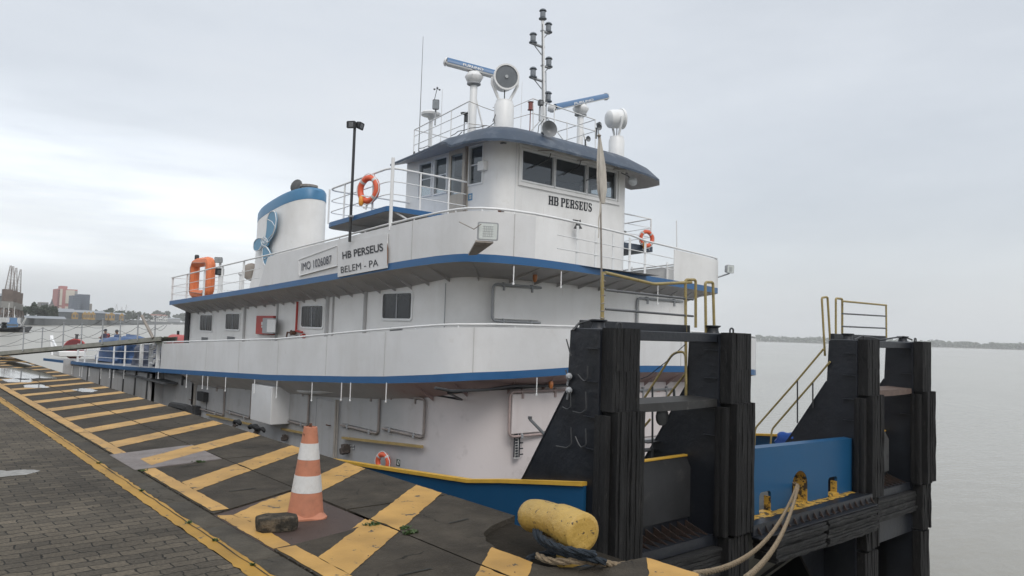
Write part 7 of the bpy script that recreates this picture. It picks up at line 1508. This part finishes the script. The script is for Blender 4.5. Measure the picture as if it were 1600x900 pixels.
# harbour cranes with raised lattice jibs
cm = mat('rusty crane steel', (.15, .12, .105), .8, var=.3, scale=.5); cj = mat('grey brown jib steel', (.27, .25, .24), .7, var=.2, scale=.5)
for i, (tx, ty, bx, by, lab) in enumerate(((17, 415, 12.0, 452, 'leftmost and tallest of the four raised crane jibs'), (20.7, 416, 18.6, 454, 'second raised crane jib from the left'), (25.6, 418.5, 22.8, 456, 'third raised crane jib from the left'), (32.4, 421, 28.0, 458, 'rightmost of the four raised crane jibs'))):
    Y = 345+i*9; t_, b_ = PY(tx, ty, Y), PY(bx, by, Y); o_ = empty('harbour_crane', (b_.x, Y, ZB), lab, 'crane', 'harbour cranes with raised jibs'); m = MB(); n_ = 16
    for s_ in ((-1, -1), (1, -1), (1, 1), (-1, 1)): m.tube([b_+Vector((s_[0]*.95, s_[1]*.95, -1)), t_+Vector((s_[0]*.2, s_[1]*.2, 0))], .14, 4)
    for k in range(n_):
        f0, f1 = k/n_, (k+1)/n_; c0_, c1_ = b_.lerp(t_, f0), b_.lerp(t_, f1); w0, w1_ = lerp(.95, .2, f0), lerp(.95, .2, f1); m.tube([c0_+Vector((-w0, -w0, 0)), c1_+Vector((w1_, -w1_, 0))], .09, 4); m.tube([c0_+Vector((w0, -w0, 0)), c1_+Vector((w1_, w1_, 0))], .09, 4)
    m.build('jib', cj, o_); m = MB(); z1_ = b_.z; m.box((b_.x-1.6, Y-1.5, z1_-4.6), (b_.x+1.7, Y+2, z1_)); m.build('machine_house', cm, o_); m = MB(); m.box((b_.x-1.9, Y-2.4, z1_-7.2), (b_.x+1.9, Y+2.4, z1_-4.7)); m.build('turntable', mat('pale crane platform', (.24, .235, .22), .8), o_)
    m = MB()
    for sx in (-2.4, 2.4):
        for sy in (-2.4, 2.4): m.tube([(b_.x+sx*.7, Y+sy*.8, z1_-7.2), (b_.x+sx, Y+sy, ZB)], .32, 4)
        m.tube([(b_.x+sx*.7, Y-2, z1_-7.3), (b_.x-sx, Y-2.4, ZB+1)], .2, 4)
    m.build('portal_leg', cm, o_)
# distant masts, moored work boats at the left, skiffs by the white house
for px, yt in ((182.5, 474.5), (190.5, 479), (197.5, 475.5)):
    Y = 1800; t_ = PY(px, yt, Y); m = MB(); b0_ = Vector((t_.x, Y, ZB)); 
    for s_ in (-5, 5): m.tube([b0_+Vector((s_, 0, 0)), t_], .5, 4)
    for f_ in (.4, .6, .8): z = lerp(ZB, t_.z, f_); w_ = 5*(1-f_); m.tube([(t_.x-w_-2, Y, z), (t_.x+w_+2, Y, z)], .35, 4)
    m.build('distant_mast', mat('hazy mast white', (.5, .5, .5), .7), None, {182.5: 'left of three pale lattice masts above the trees', 190.5: 'middle and lowest of three pale lattice masts above the trees', 197.5: 'right of three pale lattice masts above the trees'}[px], 'mast', 'pale masts above the far trees')
for px, Y, L_, lab, cc in ((2, 300, 12, 'leftmost moored work boat under the cranes', (.45, .46, .46)), (12, 306, 10, 'white work boat under the cranes, right of the leftmost', (.6, .6, .6)), (20, 300, 11, 'work boat with a blue cabin under the cranes', (.10, .20, .36)), (27.5, 312, 8, 'rightmost small dark boat under the cranes', (.5, .5, .5))):
    p = gy(px, Y, WATER); o_ = empty('work_boat', p, lab, 'boat', 'work boats moored under the cranes'); m = MB(); h_ = L_/2
    m.prism([(p.x-h_, Y-2, WATER-.2), (p.x-h_*1.06, Y-2, WATER+1.5), (p.x-h_*.3, Y-2, WATER+1.1), (p.x+h_*1.06, Y-2, WATER+2.0), (p.x+h_*.85, Y-2, WATER-.2)], (0, 4, 0)); m.build('hull', dark, o_)
    m = MB(); m.box((p.x-h_*.55, Y-1.5, WATER+1.0), (p.x+h_*.3, Y+1.5, WATER+3.2)); m.box((p.x-h_*.1, Y-1.2, WATER+3.2), (p.x+h_*.25, Y+1.2, WATER+4.8)); m.build('cabin', mat('boat cabin %.2f' % cc[0], cc, .6), o_)
    m = MB(); m.box((p.x-h_*.5, Y-1.55, WATER+2.1), (p.x+h_*.25, Y-1.5, WATER+2.7)); m.build('window_row', dwin, o_)
    m = MB(); m.tube([(p.x-h_*.2, Y, WATER+4.5), (p.x-h_*.2, Y, WATER+random.uniform(8, 12))], .1, 5); m.build('mast', whitef, o_); m = MB(); m.tube([(p.x+h_*.4, Y, WATER+1), (p.x+h_*.7, Y, WATER+5)], .1, 5); m.build('mast', whitef, o_)
for px, Y, lab in ((244, 1380, 'left white skiff before the white house'), (251, 1380, 'second white skiff before the white house'), (268, 1500, 'white launch right of the white house')):
    p = gy(px, Y, WATER); m = MB(); m.prism([(p.x-4, Y, WATER), (p.x-4.5, Y, WATER+1.8), (p.x+5, Y, WATER+1.5), (p.x+4, Y, WATER)], (0, 4, 0)); m.box((p.x-2, Y+.5, WATER+1.6), (p.x+1.5, Y+3, WATER+3.2)); m.build('skiff', whitef, None, lab, 'boat', 'skiffs before the white house')
# the wooded bank across the river
far = []; 
for px in range(860, 2301, 20): d = ray(px, 540); k_ = min(3300/math.hypot(d.x, d.y), 3900/max(abs(d.x), abs(d.y)), 1250/max(1e-6, -d.y)); far.append((EYE.x+d.x*k_, EYE.y+d.y*k_))
m = MB(); m.grid([[(x, y, WATER+.6) for x, y in far], [(x*1.05, y*1.05, WATER+8) for x, y in far], [(x*1.12, y*1.12, WATER+8) for x, y in far]], False); m.grid([[(x, y, WATER-.3) for x, y in far], [(x, y, WATER+.6) for x, y in far]], False); m.build('river_bank', bankm, kind='structure')
m = MB(); rnd = random.Random(5)
for i in range(len(far)-1):
    a, b_ = Vector((*far[i], 0)), Vector((*far[i+1], 0))
    for k in range(150):
        t_ = rnd.random(); s0_ = (i+t_); hh = 24+9*noise.noise(Vector((s0_*.55, 0, 0)))+6*noise.noise(Vector((s0_*2.3, 3, 0))); dep = rnd.random()
        p = a.lerp(b_, t_)*(1+.02*dep); z = WATER+hh*(rnd.random()**.65)*(.72+.35*dep)-1; s_ = rnd.uniform(3.5, 8)*(.6 if z > hh*.8 else 1)
        nn = Vector((rnd.gauss(0, 1), rnd.gauss(0, 1), rnd.gauss(0, .7))).normalized(); u_ = nn.orthogonal().normalized(); w_ = nn.cross(u_); q = Vector((p.x, p.y, z)); m.add([q-u_*s_, q-w_*s_*.7, q+u_*s_, q+w_*s_*.7], [(0, 1, 2, 3)])
m.build('far_wood', fol[1], kind='stuff', label='long low wooded bank across the river', cat='trees')

# ================================================================== HAZE
hz = MB().box((-2600, -1600, WATER-6.5), (4400, 4400, 120)).build('haze', mat('haze', (.5, .5, .5)), kind='stuff', label='pale damp haze over the river', cat='haze')
S.cycles.volume_bounces = 3; S.cycles.max_bounces = 10
hm = bpy.data.materials.new('river haze'); hm.use_nodes = True; t = hm.node_tree; t.nodes.clear(); oo = t.nodes.new('ShaderNodeOutputMaterial'); pv = t.nodes.new('ShaderNodeVolumePrincipled')
pv.inputs['Color'].default_value = (.97, .985, 1, 1); pv.inputs['Density'].default_value = HAZE = .00018; pv.inputs['Anisotropy'].default_value = .2
t.links.new(pv.outputs[0], oo.inputs['Volume']); hz.data.materials.clear(); hz.data.materials.append(hm)
# tidy: drop empty-label keys
for o in S.objects:
    if 'label' in o and not o['label']: del o['label']

# no deeper than thing > part > sub-part
def depth(o):
    k = 0
    while o.parent: o = o.parent; k += 1
    return k
for o in list(S.objects):
    if o.type != 'MESH': continue
    while depth(o) > 2:
        p = o.parent; o.location = o.location+p.location; o.parent = p.parent
